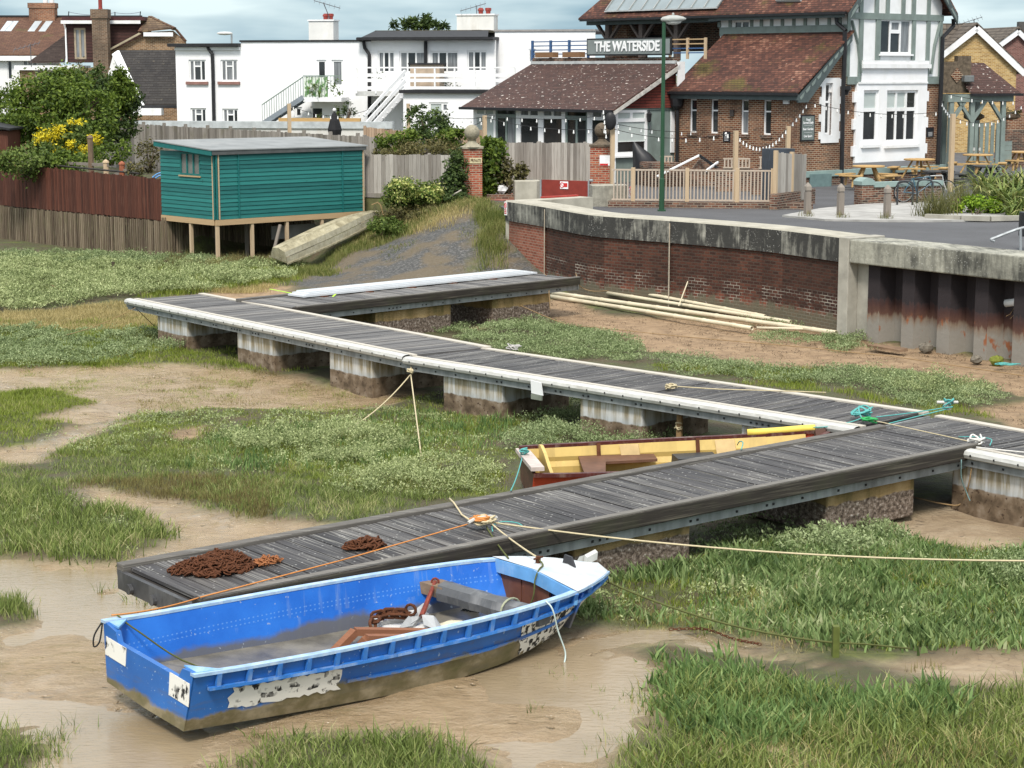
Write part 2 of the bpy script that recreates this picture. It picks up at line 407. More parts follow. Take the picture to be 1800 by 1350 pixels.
MUD = [gpoly(p) for p in (
 [(-20, 648), (120, 643), (330, 640), (440, 650), (600, 680), (760, 690), (700, 705), (560, 722), (380, 715), (250, 722), (160, 742), (60, 735), (160, 705), (100, 685), (-20, 690)],
 [(-20, 788), (60, 780), (150, 745), (240, 735), (90, 790), (60, 815), (-20, 812)],
 [(110, 858), (200, 862), (320, 880), (420, 905), (520, 915), (600, 930), (420, 985), (260, 1010), (190, 990), (300, 955), (310, 930), (250, 895), (170, 880)],
 [(-20, 975), (60, 985), (180, 990), (300, 985), (420, 1020), (700, 1090), (960, 1130), (1090, 1105), (1200, 1108), (1330, 1130), (1460, 1170), (1330, 1150), (1180, 1122), (1040, 1165), (1020, 1190), (1150, 1235), (1060, 1370), (900, 1370), (860, 1325), (720, 1290), (480, 1290), (390, 1370), (60, 1370), (110, 1310), (60, 1275), (-20, 1270), (-20, 1110), (60, 1095), (90, 1075), (60, 1055), (-20, 1040)],
 [(1560, 915), (1640, 880), (1820, 880), (1820, 965), (1700, 970), (1600, 950)],
 [(1540, 1160), (1640, 1150), (1820, 1140), (1820, 1200), (1700, 1205), (1590, 1185)],
 [(380, 1215), (420, 1190), (520, 1200), (500, 1235)],
 [(1000, 1170), (1120, 1150), (1180, 1190), (1090, 1215)])]
SAND = [gpoly(p) for p in (
 [(720, 560), (900, 545), (990, 520), (1060, 520), (1300, 560), (1480, 590), (1820, 640), (1820, 700), (1560, 645), (1330, 640), (1140, 615), (1080, 585), (960, 560), (830, 580)],
 [(1700, 720), (1820, 700), (1820, 770), (1760, 740)],
 [(300, 755), (350, 745), (360, 770), (310, 775)], [(300, 520), (420, 505), (520, 500), (500, 520), (250, 528)])]
GRAV = [gpoly([(520, 498), (555, 466), (620, 442), (690, 424), (760, 394), (845, 366), (880, 372), (845, 400), (838, 425), (875, 448), (1010, 480), (960, 500), (700, 520), (560, 515)])]
WETP = [MUD[3], MUD[2], MUD[0], MUD[1]]

def axis(lo, fa, fb, hi, st, g=1.35):
    a = list(np.arange(fa, fb+1e-6, st)); s_ = st
    while a[-1] < hi: s_ *= g; a.append(min(hi, a[-1]+s_))
    s_ = st
    while a[0] > lo: s_ *= g; a.insert(0, max(lo, a[0]-s_))
    return np.array(a)
xs = axis(-900, -19, 13, 900, .17); ys = axis(-10, 15.5, 70, 2500, .17)
GX, GY = np.meshgrid(xs, ys); gx = GX.ravel(); gy = GY.ravel()
def soft(polys, x, y, j=.35, n=5, k=0):
    a = np.zeros(x.shape)
    for i in range(n):
        dx = (fbm(x, y, 1.3, 20+k+i)-.5)*j*3; dy = (fbm(x, y, 1.3, 60+k+i)-.5)*j*3
        r = np.zeros(x.shape, bool)
        for p in polys: r |= pip(x+dx, y+dy, p)
        a += r
    return a/n
A_mud = np.maximum(soft(MUD, gx, gy), 0); A_sand = soft(SAND, gx, gy, .3, 5, 3); A_grav = soft(GRAV, gx, gy, .4, 5, 5)
A_wet = soft(WETP, gx, gy, .25, 4, 9)
gz = hgt(gx, gy) - .07*A_mud - .05*A_sand + .09*np.exp(-(((gx+1.6)/3.2)**2+((gy-20.0)/2.2)**2))
nx, ny = len(xs), len(ys)
ii = np.arange((ny-1)*(nx-1)); r_, c_ = ii//(nx-1), ii % (nx-1); k0 = r_*nx+c_
b = NB('tidal_mud_and_marsh_soil')
at = b.n('ShaderNodeAttribute'); at.attribute_name = 'cover'; sp = b.n('ShaderNodeSeparateColor'); b.l(at.outputs['Color'], sp.inputs[0])
mudc = b.ramp(b.noise(2.2, 'pos', 6, (1, 1, 1), .62), [(.28, (.24, .17, .10)), (.5, (.358, .268, .168)), (.72, (.45, .352, .238))])
crk = b.n('ShaderNodeTexVoronoi', feature='DISTANCE_TO_EDGE'); crk.inputs['Scale'].default_value = 5.0
wv = b.n('ShaderNodeMixRGB', blend_type='ADD'); wv.inputs[0].default_value = .35; b.l(b.co('pos'), wv.inputs[1])
wn_ = b.n('ShaderNodeTexNoise'); wn_.inputs['Scale'].default_value = 3; b.l(b.co('pos'), wn_.inputs['Vector']); b.l(wn_.outputs['Color'], wv.inputs[2]); b.l(wv.outputs[0], crk.inputs['Vector'])
crack = b.ramp(crk.outputs['Distance'], [(.0, .0), (.05, 1.0)])
patchy = b.math('MULTIPLY', b.ramp(b.noise(.8, 'pos', 5), [(.46, 0.0), (.62, .8)]), b.math('SUBTRACT', 1.0, sp.outputs[1]))
mudc = b.mix(b.math('MULTIPLY', b.math('SUBTRACT', 1.0, crack), b.math('MULTIPLY', patchy, .65)), mudc, (.13, .08, .045))
sandc = b.ramp(b.noise(3, 'pos', 6, (1, 1, 1), .65), [(.3, (.20, .13, .07)), (.55, (.33, .22, .125)), (.75, (.40, .28, .165))])
soil = b.ramp(b.noise(1.1, 'pos', 6, (1, 1, 1), .65), [(.28, (.115, .078, .042)), (.42, (.085, .066, .03)), (.53, (.065, .07, .022)), (.66, (.12, .135, .025)), (.76, (.20, .15, .085))])
grav = b.ramp(b.noise(12, 'pos', 4, (1, 1, 1), .75), [(.3, (.035, .035, .036)), (.5, (.066, .064, .060)), (.68, (.19, .183, .172))])
grav = b.mix(b.ramp(b.noise(.9, 'pos', 5), [(.44, 0.0), (.58, .8)]), grav, (.14, .105, .06))
mudc = b.mix(b.math('MULTIPLY', b.ramp(b.noise(4.5, 'pos', 6, (.75, 1.2, 1), .68), [(.45, 0.0), (.62, .6)]), b.ramp(b.noise(.6, 'pos', 3), [(.35, .2), (.6, 1.0)])), mudc, (.235, .16, .088)); pit = b.n('ShaderNodeTexVoronoi'); pit.inputs['Scale'].default_value = 4.2; pit.inputs['Randomness'].default_value = 1; b.l(wv.outputs[0], pit.inputs['Vector']); pitm = b.math('MULTIPLY', b.ramp(pit.outputs['Distance'], [(.13, 1.0), (.24, 0.0)]), b.ramp(b.noise(.9, 'pos', 4, (1, 1, 1), .6, (7, 3, 0)), [(.47, 0.0), (.58, 1.0)])); mudc = b.mix(b.math('MULTIPLY', pitm, .45), mudc, (.16, .112, .068)); cc = b.mix(sp.outputs[0], soil, mudc)
s2 = b.n('ShaderNodeAttribute'); s2.attribute_name = 'ground_kind'; sp2 = b.n('ShaderNodeSeparateColor'); b.l(s2.outputs['Color'], sp2.inputs[0])
cc = b.mix(sp2.outputs[0], cc, sandc); cc = b.mix(sp2.outputs[1], cc, grav)
wetn = b.math('MULTIPLY', sp.outputs[1], b.ramp(b.noise(.9, 'pos', 4, (.5, 1, 1), .55, (2, 0, 0)), [(.42, 1.0), (.66, .45)]))
cc = b.mix(b.math('MULTIPLY', wetn, .45), cc, (.30, .205, .105))
rg = b.ramp(wetn, [(0.15, .85), (.75, .07)])
h1 = b.math('ADD', b.noise(6.5, 'pos', 8, (1, 1.3, 1), .70), b.math('MULTIPLY', b.noise(1.6, 'pos', 4), .8))
rip = b.noise(9, 'pos', 5, (.65, 1.3, 1), .6)
hh = b.math('ADD', b.math('MULTIPLY', h1, b.math('SUBTRACT', 1.0, b.math('MULTIPLY', wetn, .35))), b.math('MULTIPLY', rip, b.math('MULTIPLY', wetn, .34)))
hh = b.math('SUBTRACT', hh, b.math('MULTIPLY', pitm, .45)); hh = b.math('ADD', hh, b.math('MULTIPLY', crack, b.math('MULTIPLY', patchy, .12)))
b.bump(hh, .9, .10); mud_m = b.done(cc, rg, .55)
ground = fast_mesh('mud_ground', np.stack([gx, gy, gz], 1), np.stack([k0, k0+1, k0+nx+1, k0+nx], 1), 4, mud_m, smooth=True)
def colattr(o, name, r, g, b_):
    a = o.data.color_attributes.new(name, 'FLOAT_COLOR', 'POINT')
    a.data.foreach_set('color', np.stack([r, g, b_, np.ones_like(r)], 1).astype(np.float32).ravel())
colattr(ground, 'cover', A_mud, A_wet, A_mud*0); colattr(ground, 'ground_kind', A_sand, A_grav, A_mud*0)
struct(ground); ground['label'] = 'tidal mud flat with marsh soil and a gravel slipway'

b = NB('shallow_muddy_water'); f = b.noise(13, 'pos', 4, (.6, 1.6, 1)); b.bump(f, .30, .03); wm = b.done(b.ramp(b.noise(.7, 'pos', 3), [(.3, (.225, .17, .10)), (.7, (.31, .24, .155))]), .04, .5)
wo = MB().slab([(x, y, -.035) for x, y in ((-7, 15), (2.6, 15), (3.2, 19), (1.2, 22.5), (-7, 26))], (0, 0, -.01)).build('shallow_water', wm); struct(wo); wo['label'] = 'thin film of muddy water lying in hollows of the mud around the blue boat'
# road, pavement, terrace
def sheet(name, px, z, m, label, thick=.12):
    o = MB().slab([(*p[:2], z) if len(p) < 3 else p for p in px], (0, 0, -thick)).build(name, m, udir=e1)
    struct(o); o['label'] = label; return o
b = NB('grey_asphalt'); f = b.noise(60, 'UV', 3); g_ = b.noise(.5, 'UV', 5)
cc = b.mix(.5, b.ramp(f, [(.3, (.045, .045, .047)), (.75, (.13, .13, .135))]), b.ramp(g_, [(.35, (.06, .058, .06)), (.65, (.10, .10, .105))]))
b.bump(f, .3, .01); asphalt = b.done(cc, .85, .3)
paving = plain('pale_concrete_pavement', (.36, .35, .33), .9, .25, 1.5, .2, dirt=(.17, .16, .14), bump=.2)
red_path = plain('red_block_paving', (.30, .13, .10), .9, .25, 6, .2)
road = sheet('road', [tuple(np.array(p)+np.array([.8, .6])*.4) for p in WALL] + [tuple(np.array(p)+np.array([.8, .6])*.4) for p in QUAY] + [(60, 20), (160, 60), (160, 140), (-1.0, 140), (-1.0, 66)], 2.0, asphalt, 'grey asphalt quay road behind the sea wall')
pav_px = [(1375, 378), (1440, 366), (1520, 358), (1600, 352), (1700, 346), (1830, 340), (1830, 384), (1640, 387), (1560, 387), (1450, 385)]
sheet('pavement', [tuple(G(u, v, 2.06)[:2]) for u, v in pav_px], 2.06, paving, 'pale concrete pavement with bollards at its edge', .2)
sheet('red_path', [tuple(G(u, v, 2.03)[:2]) for u, v in ((853, 350), (886, 352), (960, 345), (960, 336), (856, 342))], 2.03, red_path, 'red block paved path through the flood gate', .5)

# ================================================================ sea wall and quay
def stain(name, base, dark, lo=.42, hi=.62):
    b = NB(name); f = b.noise(1.0, 'UV', 6, (7, 1.3, 1), .68); g_ = b.noise(1.3, 'UV', 5)
    cc = b.ramp(b.noise(5, 'UV', 5), [(.3, mul(base, .75)), (.7, mul(base, 1.12))])
    g2_ = b.noise(.55, 'UV', 5, (1, 1.6, 1), .6, (4, 1, 0)); cc = b.mix(b.ramp(b.math('ADD', b.math('MULTIPLY', f, .36), b.math('ADD', b.math('MULTIPLY', g_, .24), b.math('MULTIPLY', g2_, .40))), [(lo, 0.0), (hi, .93)]), cc, dark)
    vo = b.n('ShaderNodeTexVoronoi'); vo.inputs['Scale'].default_value = 16; b.l(b.co('UV'), vo.inputs['Vector'])
    cc = b.mix(b.math('MULTIPLY', b.ramp(vo.outputs['Distance'], [(.16, .8), (.24, 0.0)]), b.ramp(b.noise(.7, 'UV', 3), [(.45, 0.0), (.65, 1.0)])), cc, (.55, .54, .50))
    b.bump(b.noise(14, 'UV', 5), .5, .02); return b.done(cc, .92, .2)
conc_stain = stain('black_streaked_concrete', (.36, .35, .30), (.026, .026, .026), .36, .50)
conc_top = plain('pale_lichened_concrete', (.40, .375, .31), .9, .2, 2, .2, dirt=(.24, .22, .17), bump=.3)
def wallsoot(b, cc):
    v = b.sepv('UV')[1]
    f = b.noise(1.0, 'UV', 6, (3.0, .5, 1), .62)
    eff = b.math('MULTIPLY', b.ramp(b.noise(.9, 'UV', 5, (.5, 1.2, 1), .65, (2, 5, 0)), [(.46, 0.0), (.60, 1.0)]), b.ramp(v, [(.9, 1.0), (1.35, 0.0)]))
    top = b.ramp(b.math('ADD', v, b.math('MULTIPLY', f, .9)), [(.75, 0.0), (1.55, .8)])
    top = b.math('MULTIPLY', top, b.ramp(b.noise(.35, 'UV', 3, (1, .3, 1)), [(.30, .55), (.6, 1.0)]))
    cc = b.mix(top, cc, (.022, .015, .012)); cc = b.mix(b.math('MULTIPLY', eff, b.br.outputs['Fac']), cc, (.42, .38, .32))
    return b.mix(b.ramp(b.math('SUBTRACT', v, b.math('MULTIPLY', f, .8)), [(-.25, .85), (.12, 0.0)]), cc, (.12, .11, .075))
brick_sea = brick('dark_stained_sea_wall_brick', [(.085, .032, .023), (.19, .063, .04), (.28, .10, .06)], (.17, .13, .10), .215, .082, .011, soot=wallsoot, bump=.5)
brick_sea_n = brick('red_sea_wall_brick', [(.20, .065, .04), (.30, .10, .062), (.34, .14, .09)], (.30, .22, .17), .215, .082, .009, dirt=(.07, .04, .03))
sea = thing('sea_wall', 'long curved brick sea wall under a black streaked concrete coping', 'sea wall', (*WALL[3], 0))
def offs(P, d):
    P = [np.array(p, float) for p in P]; o = []
    for i in range(len(P)):
        t = P[min(i+1, len(P)-1)] - P[max(i-1, 0)]; t /= np.linalg.norm(t); o.append(P[i] + np.array([-t[1], t[0]])*d)
    return o
def catmull(P, k):
    P = [np.array(p, float) for p in P]; Q = [2*P[0]-P[1]] + P + [2*P[-1]-P[-2]]; o = []
    for i in range(1, len(Q)-2):
        for j in range(k):
            t = j/k; a, b_, c, d = Q[i-1:i+3]
            o.append(.5*((2*b_)+(c-a)*t+(2*a-5*b_+4*c-d)*t*t+(3*b_-a-3*c+d)*t**3))
    return o + [P[-1]]
WS = catmull(WALL, 2); inn = 1 if True else -1
WI = offs(WS, .85); WF_ = offs(WS, .06)
def ribbon(mb, A, B, za, zb):
    return mb.grid([[(*p, za) for p in A], [(*p, zb) for p in B]])
m = MB(); ribbon(m, WF_[2:], WF_[2:], -.6, 1.79); m.build('brick_face', brick_sea, sea)
m = MB(); ribbon(m, WF_[:3], WF_[:3], -.6, 1.79); m.slab([(*WF_[0], -.6), (*WF_[0], 1.79), (*offs(WS, .8)[0], 1.79), (*offs(WS, .8)[0], -.6)], (.03, .04, 0)); m.build('end_brickwork', brick_sea_n, sea)
m = MB(); ribbon(m, WS, WS, 1.78, 2.36); ribbon(m, WI, WI, 2.36, 1.7)
m.add([(*WS[0], 1.78), (*WI[0], 1.78), (*WI[0], 2.36), (*WS[0], 2.36)], [(0, 1, 2, 3)]); ribbon(m, WF_, WS, 1.78, 1.78)
m.build('coping_face', conc_stain, sea)
m = MB(); W1 = offs(WS, .035); ribbon(m, WS, W1, 2.36, 2.40); ribbon(m, W1, WI, 2.40, 2.40); m.build('coping_top', conc_top, sea)
# return leg towards the flood gate
rf = Fr((*WS[0], 0), e1); m = MB(); m.box(.02, 3.1, -.62, .0, 1.2, 2.395, rf); m.build('return_leg', conc_top, sea)
m = MB(); m.box(1.5, 3.0, -.05, .07, 2.40, 2.45, rf); m.build('rubber_seal', plain('red_seal', (.38, .05, .04), .6), sea)
# movement joints
m = MB()
for p in (WALL[1], WALL[4]): m.box(p[0]-.012, p[0]+.012, p[1]-.06, p[1]+.2, -.3, 2.3)
m.build('joint_seam', plain('joint_mastic', (.42, .36, .28), .8), sea)
pier = thing('concrete_pier', 'tall pale concrete pier at the end of the brick sea wall', 'concrete pier', (*WALL[-1], 0))
qf = Fr((*QUAY[0], 0), qd)
m = MB(); m.box(-.34, -.002, -.12, 1.1, -.6, 2.397, qf); m.box(-.002, .42, .2, 1.0, -.6, 1.79, qf); m.build('pier_column', conc, pier, bevel=.02)
q = thing('steel_quay', 'quay of rusty steel sheet piling under a lichened concrete beam', 'quay wall', (*QUAY[0], 0))
m = MB(); m.box(.0, 7.5, -.10, 1.0, 1.80, 2.36, qf); m.build('concrete_beam', stain('lichened_concrete', (.36, .35, .29), (.05, .05, .045), .44, .60), q, bevel=.03)
b = NB('rusty_sheet_piling'); v = b.sepv('UV')[1]; f = b.noise(1.0, 'UV', 6, (5, 1.0, 1), .65)
cc = b.ramp(b.math('ADD', v, b.math('MULTIPLY', b.math('SUBTRACT', f, .5), .55)), [(.44, (.24, .22, .19)), (.60, (.20, .15, .11)), (.68, (.10, .05, .036)), (.86, (.065, .032, .027)), (1.2, (.045, .03, .03)), (1.7, (.03, .024, .026))])
spots = b.ramp(b.noise(3.2, 'UV', 3, (1, .6, 1)), [(.60, 0.0), (.66, .9)])
cc = b.mix(b.math('MULTIPLY', spots, b.ramp(v, [(.6, 1.0), (.8, 0.0)])), cc, (.26, .085, .03))
b.bump(b.noise(9, 'UV', 5), .5, .02); pile_m = b.done(cc, .85, .25)
prof = []; x = .44
while x < 7.0:
    prof += [(x, .12), (x+.38, .12), (x+.5, .52), (x+.98, .52)]; x += 1.1
for i in range(0, len(prof)-1):
    if i % 4 == 0: m = MB()
    a, c = prof[i], prof[i+1]
    m.add([qf.p(*a, -.8), qf.p(*c, -.8), qf.p(*c, 1.81), qf.p(*a, 1.81)], [(0, 1, 2, 3)])
    if i % 4 == 3 or i == len(prof)-2: m.build('sheet_pile', pile_m, q)
fd_ = thing('quay_fender', 'white weathered plastic fender hanging off the sheet piling', 'fender', D(1780, 532, 42.5))
m = MB(); m.tube([D(1765, 533, 42.6), D(1768, 533, 42.6), D(1795, 530, 42.3), D(1840, 525, 41.9)], [.02, .09, .1, .1], 10); m.build('fender_body', white_paint, fd_, smooth=True)
m = MB()
for k in range(5): m.tube([D(1783+k*3, 540, 42.4), D(1776+k*5, 552+k*3, 42.3), D(1768+k*7, 556+k*5, 42.3)], .006, 4)
m.build('frayed_line', rope_tan, fd_)

# ================================================================ pontoons
b = NB('weathered_dark_decking'); f = b.noise(1.0, 'UV', 6, (1.1, 30, 1), .62)
x = b.mix(.30, f, b.isl()); cc = b.ramp(x, [(.28, (.016, .014, .014)), (.52, (.045, .041, .042)), (.74, (.108, .10, .092))])
g_ = b.noise(1.0, 'UV', 5, (.8, 42, 1), .6, (3, 9, 0)); cc = b.mix(b.math('MULTIPLY', b.ramp(g_, [(.52, 0.0), (.66, .75)]), b.ramp(b.noise(.7, 'UV', 4), [(.35, .1), (.65, 1.0)])), cc, (.42, .40, .355))
sp_ = b.n('ShaderNodeTexVoronoi'); sp_.inputs['Scale'].default_value = 11; b.l(b.co('UV'), sp_.inputs['Vector'])
cc = b.mix(b.ramp(sp_.outputs['Distance'], [(.10, .7), (.16, 0.0)]), cc, (.45, .44, .41))
b.bump(f, .5, .01); deck_m = b.done(cc, .62, .35)
b = NB('lighter_weathered_decking'); f = b.noise(1.0, 'UV', 6, (1.1, 30, 1), .62)
x = b.mix(.34, f, b.isl()); cc = b.ramp(x, [(.28, (.04, .037, .037)), (.52, (.10, .095, .093)), (.74, (.205, .19, .172))])
g_ = b.noise(1.0, 'UV', 5, (.8, 42, 1), .6, (3, 9, 0)); cc = b.mix(b.math('MULTIPLY', b.ramp(g_, [(.5, 0.0), (.66, .6)]), b.ramp(b.noise(.7, 'UV', 4), [(.35, .1), (.65, 1.0)])), cc, (.45, .42, .38))
b.bump(f, .5, .01); deck_l = b.done(cc, .65, .35)
edge_pale = wood('pale_bleached_edge_board', (.56, .52, .45), (.32, .29, .24), 'u')
rub_dark = wood('black_mossy_rubbing_timber', (.06, .05, .042), (.014, .012, .010), 'u', streak=(.22, .20, .15), amt=.35, moss=(.04, .042, .024))
rub_grey = wood('grey_worn_capping_board', (.20, .185, .165), (.055, .05, .045), 'u', streak=(.36, .34, .30), amt=.5)
fend_w = plain('dirty_white_fender_strip', (.48, .475, .445), .5, .2, 3, .4, dirt=(.30, .28, .24), st=(2, 8, 1))
chan = plain('pitted_galvanised_channel', (.27, .285, .285), .6, .35, 3, .35, .15, dirt=(.09, .085, .08), st=(2, .4, 1))
b = NB('tide_marked_white_float'); v = b.sepv('UV')[1]; f = b.noise(1.0, 'UV', 6, (9, .7, 1), .65); f2 = b.noise(4, 'UV', 5)
up = b.ramp(f, [(.34, (.20, .16, .09)), (.46, (.34, .29, .2)), (.56, (.52, .50, .46)), (.72, (.62, .61, .58))])
up = b.mix(b.math('MULTIPLY', b.ramp(v, [(.35, .8), (.50, 0.0)]), f2), up, (.30, .36, .42))
lo = b.ramp(f2, [(.3, (.06, .042, .026)), (.5, (.16, .115, .075)), (.7, (.30, .24, .18))])
lo = b.mix(b.ramp(b.noise(12, 'UV', 3), [(.6, 0.0), (.66, .9)]), lo, (.05, .03, .02))
cc = b.mix(b.ramp(b.math('ADD', v, b.math('MULTIPLY', f2, .1)), [(.37, 0.0), (.39, 1.0)]), lo, up)
b.bump(f2, .5, .02); float_w = b.done(cc, .85, .25)
b = NB('barnacled_tan_float'); v = b.sepv('UV')[1]; f = b.noise(1.0, 'UV', 6, (3, .6, 1), .6); f2 = b.noise(16, 'UV', 4, (1, 1, 1), .7)
up = b.ramp(f, [(.3, (.10, .085, .03)), (.5, (.26, .18, .08)), (.7, (.36, .26, .13))])
lo = b.ramp(f2, [(.35, (.035, .026, .02)), (.5, (.14, .105, .08)), (.62, (.28, .23, .19)), (.68, (.52, .49, .45))])
cc = b.mix(b.ramp(b.math('ADD', v, b.math('MULTIPLY', b.noise(3, 'UV', 4), .16)), [(.47, 0.0), (.49, 1.0)]), lo, up)
b.bump(f2, .9, .03); float_t = b.done(cc, .9, .25)
bolt_m = plain('dark_bolt', (.02, .02, .02), .6)
def pontoon(name, label, fr, L, W, zt, floats, white=True, fx0=0.0, plank=.135, deck=None, fl_mat=None, grp='pontoon sections', bz=0, cap_far=True):
    t = thing(name, label, 'pontoon', fr.p(0, 0, 0), grp); d = fr.u; n = fr.n
    fm = fl_mat or (float_w if white else float_t)
    m = MB(); x = .04
    y0, y1 = (.30, W-.16) if white else (.16, W-.14)
    while x < L-.1:
        h = random.uniform(-.006, .006); m.box(x, x+plank-.012, y0+random.uniform(-.01, .01), y1+random.uniform(-.01, .01), zt-.045+h, zt-.005+h, fr); x += plank
    m.build('deck', deck or deck_m, t, udir=n)
    m = MB(); m.box(.02, L-.02, .06, W-.06, zt-.25, zt-.06, fr); m.build('underframe', plain('underframe_timber', (.035, .03, .026), .8), t)
    if white:
        x = fx0
        while x < L:
            xe = min(L, x+random.uniform(2.6, 3.4)); m = MB()
            m.box(x, xe-.01, .17, .275, zt-.03, zt+.012, fr); m.build('edge_board', edge_pale, t); x = xe
        m = MB(); m.box(fx0, L, .13, .155, zt-.05, zt-.008, fr); m.build('edge_rail', rub_grey, t)
        m = MB(); m.box(0, L, W-.15, W, zt-.02, zt+.016, fr); m.build('edge_board', edge_pale, t)
        m = MB(); pr = [(-.02, -.12), (-.07, -.10), (-.09, -.05), (-.07, .0), (-.01, .022), (.07, .025), (.11, .0), (.11, -.12)]
        m.grid([[fr.p(xx, a, zt+c) for a, c in pr] for xx in np.linspace(fx0, L, max(2, int(L/1.5)))])
        m.build('fender_strip', fend_w, t, smooth=False)
        x = .2+fx0
        while x < L: MB().box(x-.012, x+.012, -.094, -.08, zt-.065, zt-.035, fr).build('bolt', bolt_m, t); x += .42
    else:
        m = MB(); m.box(-.04, L, -.09, .10, zt-.17, zt+.02, fr, .004); m.build('rubbing_timber', rub_dark, t, bevel=.015)
        m = MB(); m.box(0, L, -.07, .04, zt+.021, zt+.04, fr); m.build('capping_board', rub_grey, t)
        m = MB(); m.box(-.04, L, W-.10, W+.06, zt-.12, zt+.03, fr, .004); m.build('rubbing_timber', rub_grey, t, bevel=.012)
    m = MB(); zc = zt-(.215 if white else .29); m.box(0, L, -.0, .05, zc-.02, zt-.125 if white else zt-.172, fr); m.box(0, L, W-.05, W, zc, zt-.13, fr); m.box(L-.03, L+.03, .0, W, zc-.02, zt-.06, fr)
    m.build('side_channel', chan, t); em = plain('blackened_end_steel', (.055, .055, .058), .5, .4, 3, .4, dirt=(.20, .20, .20)); pb_ = MB().box(-.06, .0, .0, W, zc+.03, zt-.05, fr).build('end_channel', em if not white else chan, t)
    if not white:
        for q_ in (.3, W*.5, W-.35): MB().tube([fr.p(-.062, q_, zt-.19), fr.p(-.11, q_, zt-.19)], .06, 10).build('end_fitting', em, t)
    x = .3
    while x < L: MB().box(x-.016, x+.016, -.012, .02, zc+.025, zc+.055, fr).build('bolt', bolt_m, t); x += random.choice((.12, .55, .7))
    for a, c in floats:
        m = MB(); m.box(a, c, .10, W-.10, bz-.15, zc-.02, fr); m.build('float', fm, t, bevel=.03)
    return t
A0, A1, A2_, A3 = G(224, 527, .92)[:2], G(713, 627, .92)[:2], G(1507, 751, .92)[:2], G(1960, 838, .92)[:2]
def onl(fr, u, v, z=0): 
    return float((G(u, v, z) - fr.o)@fr.u)
def fx(fr, ua, ub, v): return (fr.px(ua, v, .1)[0], fr.px(ub, v, .1)[0])
def mk(a, c): return Fr((*a, 0), np.array(c)-np.array(a)), float(np.linalg.norm(np.array(c)-np.array(a)))
f1, L1 = mk(A0, A1); f2_, L2 = mk(A1, A2_); f3, L3 = mk(A2_, A3)
pontoon('pontoon', 'far half of the long pontoon walkway with white edge strip and open outer end', f1, L1, 2.05, .93,
        [fx(f1, 277, 330, 585), fx(f1, 417, 482, 615), fx(f1, 579, 654, 645)], deck=deck_l)
pontoon('pontoon', 'middle half of the long pontoon walkway between the two fingers', f2_, L2-.02, 2.0, .90,
        [fx(f2_, 779, 882, 690), fx(f2_, 1019, 1128, 730), fx(f2_, 1302, 1430, 775)])
pontoon('pontoon', 'nearest end of the long pontoon walkway running out of frame at the right', f3, L3, 1.95, .89, [fx(f3, 1672, 1850, 860)], deck=deck_m, fx0=onl(f3, 1722, 784, .9))
B0, B1 = G(350, 1055, .74)[:2], G(1718, 782, .92)[:2]
f4, L4 = mk(B0, B1); W4 = 1.84; f4.sl = .18/L4
def FG(u, v, dz=0.0):
    z = .85
    for _ in range(6): p = G(u, v, z); z = .745 + f4.sl*float((p-f4.o)@f4.u) + dz
    return G(u, v, z)
pontoon('finger_pontoon', 'dark finger pontoon in the foreground with rusty chain on its deck', f4, L4, W4, .74,
        [fx(f4, 1010, 1213, 960), fx(f4, 1455, 1607, 880)], white=False, plank=.145)
C0_, C1_ = G(520, 543, .95)[:2], G(1016, 490, .95)[:2]
f5, L5 = mk(C0_, C1_); W5 = 2.2
pontoon('finger_pontoon', 'short far finger pontoon carrying a stack of white boards', f5, L5, W5, .97,
        [fx(f5, 660, 793, 545), fx(f5, 866, 968, 535)], white=False, plank=.145, deck=deck_l, bz=.08)
m = MB()
for k, (w0, w1, h) in enumerate(((1.36, 1.98, .05), (1.40, 1.97, .085), (1.46, 1.96, .115))):
    m.box(1.3+k*.12, L5-.15-k*.2, w0, w1, .985+h-.045, .985+h, f5)
bs = m.build('board_stack', plain('white_plastic_boards', (.55, .57, .59), .35, .08, 2, .4), loc=f5.p(2, 1.6, .985)); tag(bs, 'stack of long white boards lying on the far finger pontoon', 'boards')
for k in range(5): tag(MB().box(1.8+k*1.4, 2.0+k*1.4, 1.27, 2.0, .955, .984, f5).build('bearer', rust, loc=f5.p(1.9+k*1.4, 1.6, .955)), 'short dark bearer under the white board stack', 'bearer', 'bearers under the white boards')

# ================================================================ boats
def hull_fn(tab):
    T_ = np.array(tab, float)
    return lambda x: [float(np.interp(x, T_[:, 0], T_[:, k])) for k in range(1, T_.shape[1])]
class Boat:
    """table rows: x, half beam at rail, half beam at chine, chine z, keel z, rail z"""
    def __init__(s, tab, o, yaw, roll=0, pitch=0):
        s.h = hull_fn(tab); s.L = tab[-1][0]; s.o = np.array(o, float)
        s.M = np.array((Matrix.Rotation(yaw, 3, 'Z') @ Matrix.Rotation(pitch, 3, 'Y') @ Matrix.Rotation(roll, 3, 'X')))
    def w(s, x, y, z): return s.o + s.M @ np.array([x, y, z])
    def side(s, x, sg, k, out=0.0):           # k: 0 chine .. 1 rail
        bt, bc, zc, zk, zr = s.h(x); bb = bc+(bt-bc)*k**.8
        return s.w(x, sg*(bb+out), zc+(zr-zc)*k)
    def rows(s, X, sg, ks, out=0.0): return [[s.side(x, sg, k, out) for k in ks] for x in X]
SB = .985
TAB = [tuple(SB*k for k in r) for r in ((0, .93, .79, .0, -.02, .61), (.6, .95, .82, .0, -.02, .61), (1.5, .98, .85, .0, -.02, .63), (2.4, .98, .86, .0, -.02, .66), (3.3, .96, .84, .03, .0, .69), (4.0, .91, .76, .08, .04, .715),
       (4.6, .82, .62, .16, .1, .74), (4.95, .75, .50, .23, .16, .755), (5.3, .60, .34, .34, .27, .76), (5.6, .43, .19, .44, .38, .755), (5.8, .30, .10, .52, .46, .74), (5.94, .17, .04, .58, .52, .72))]
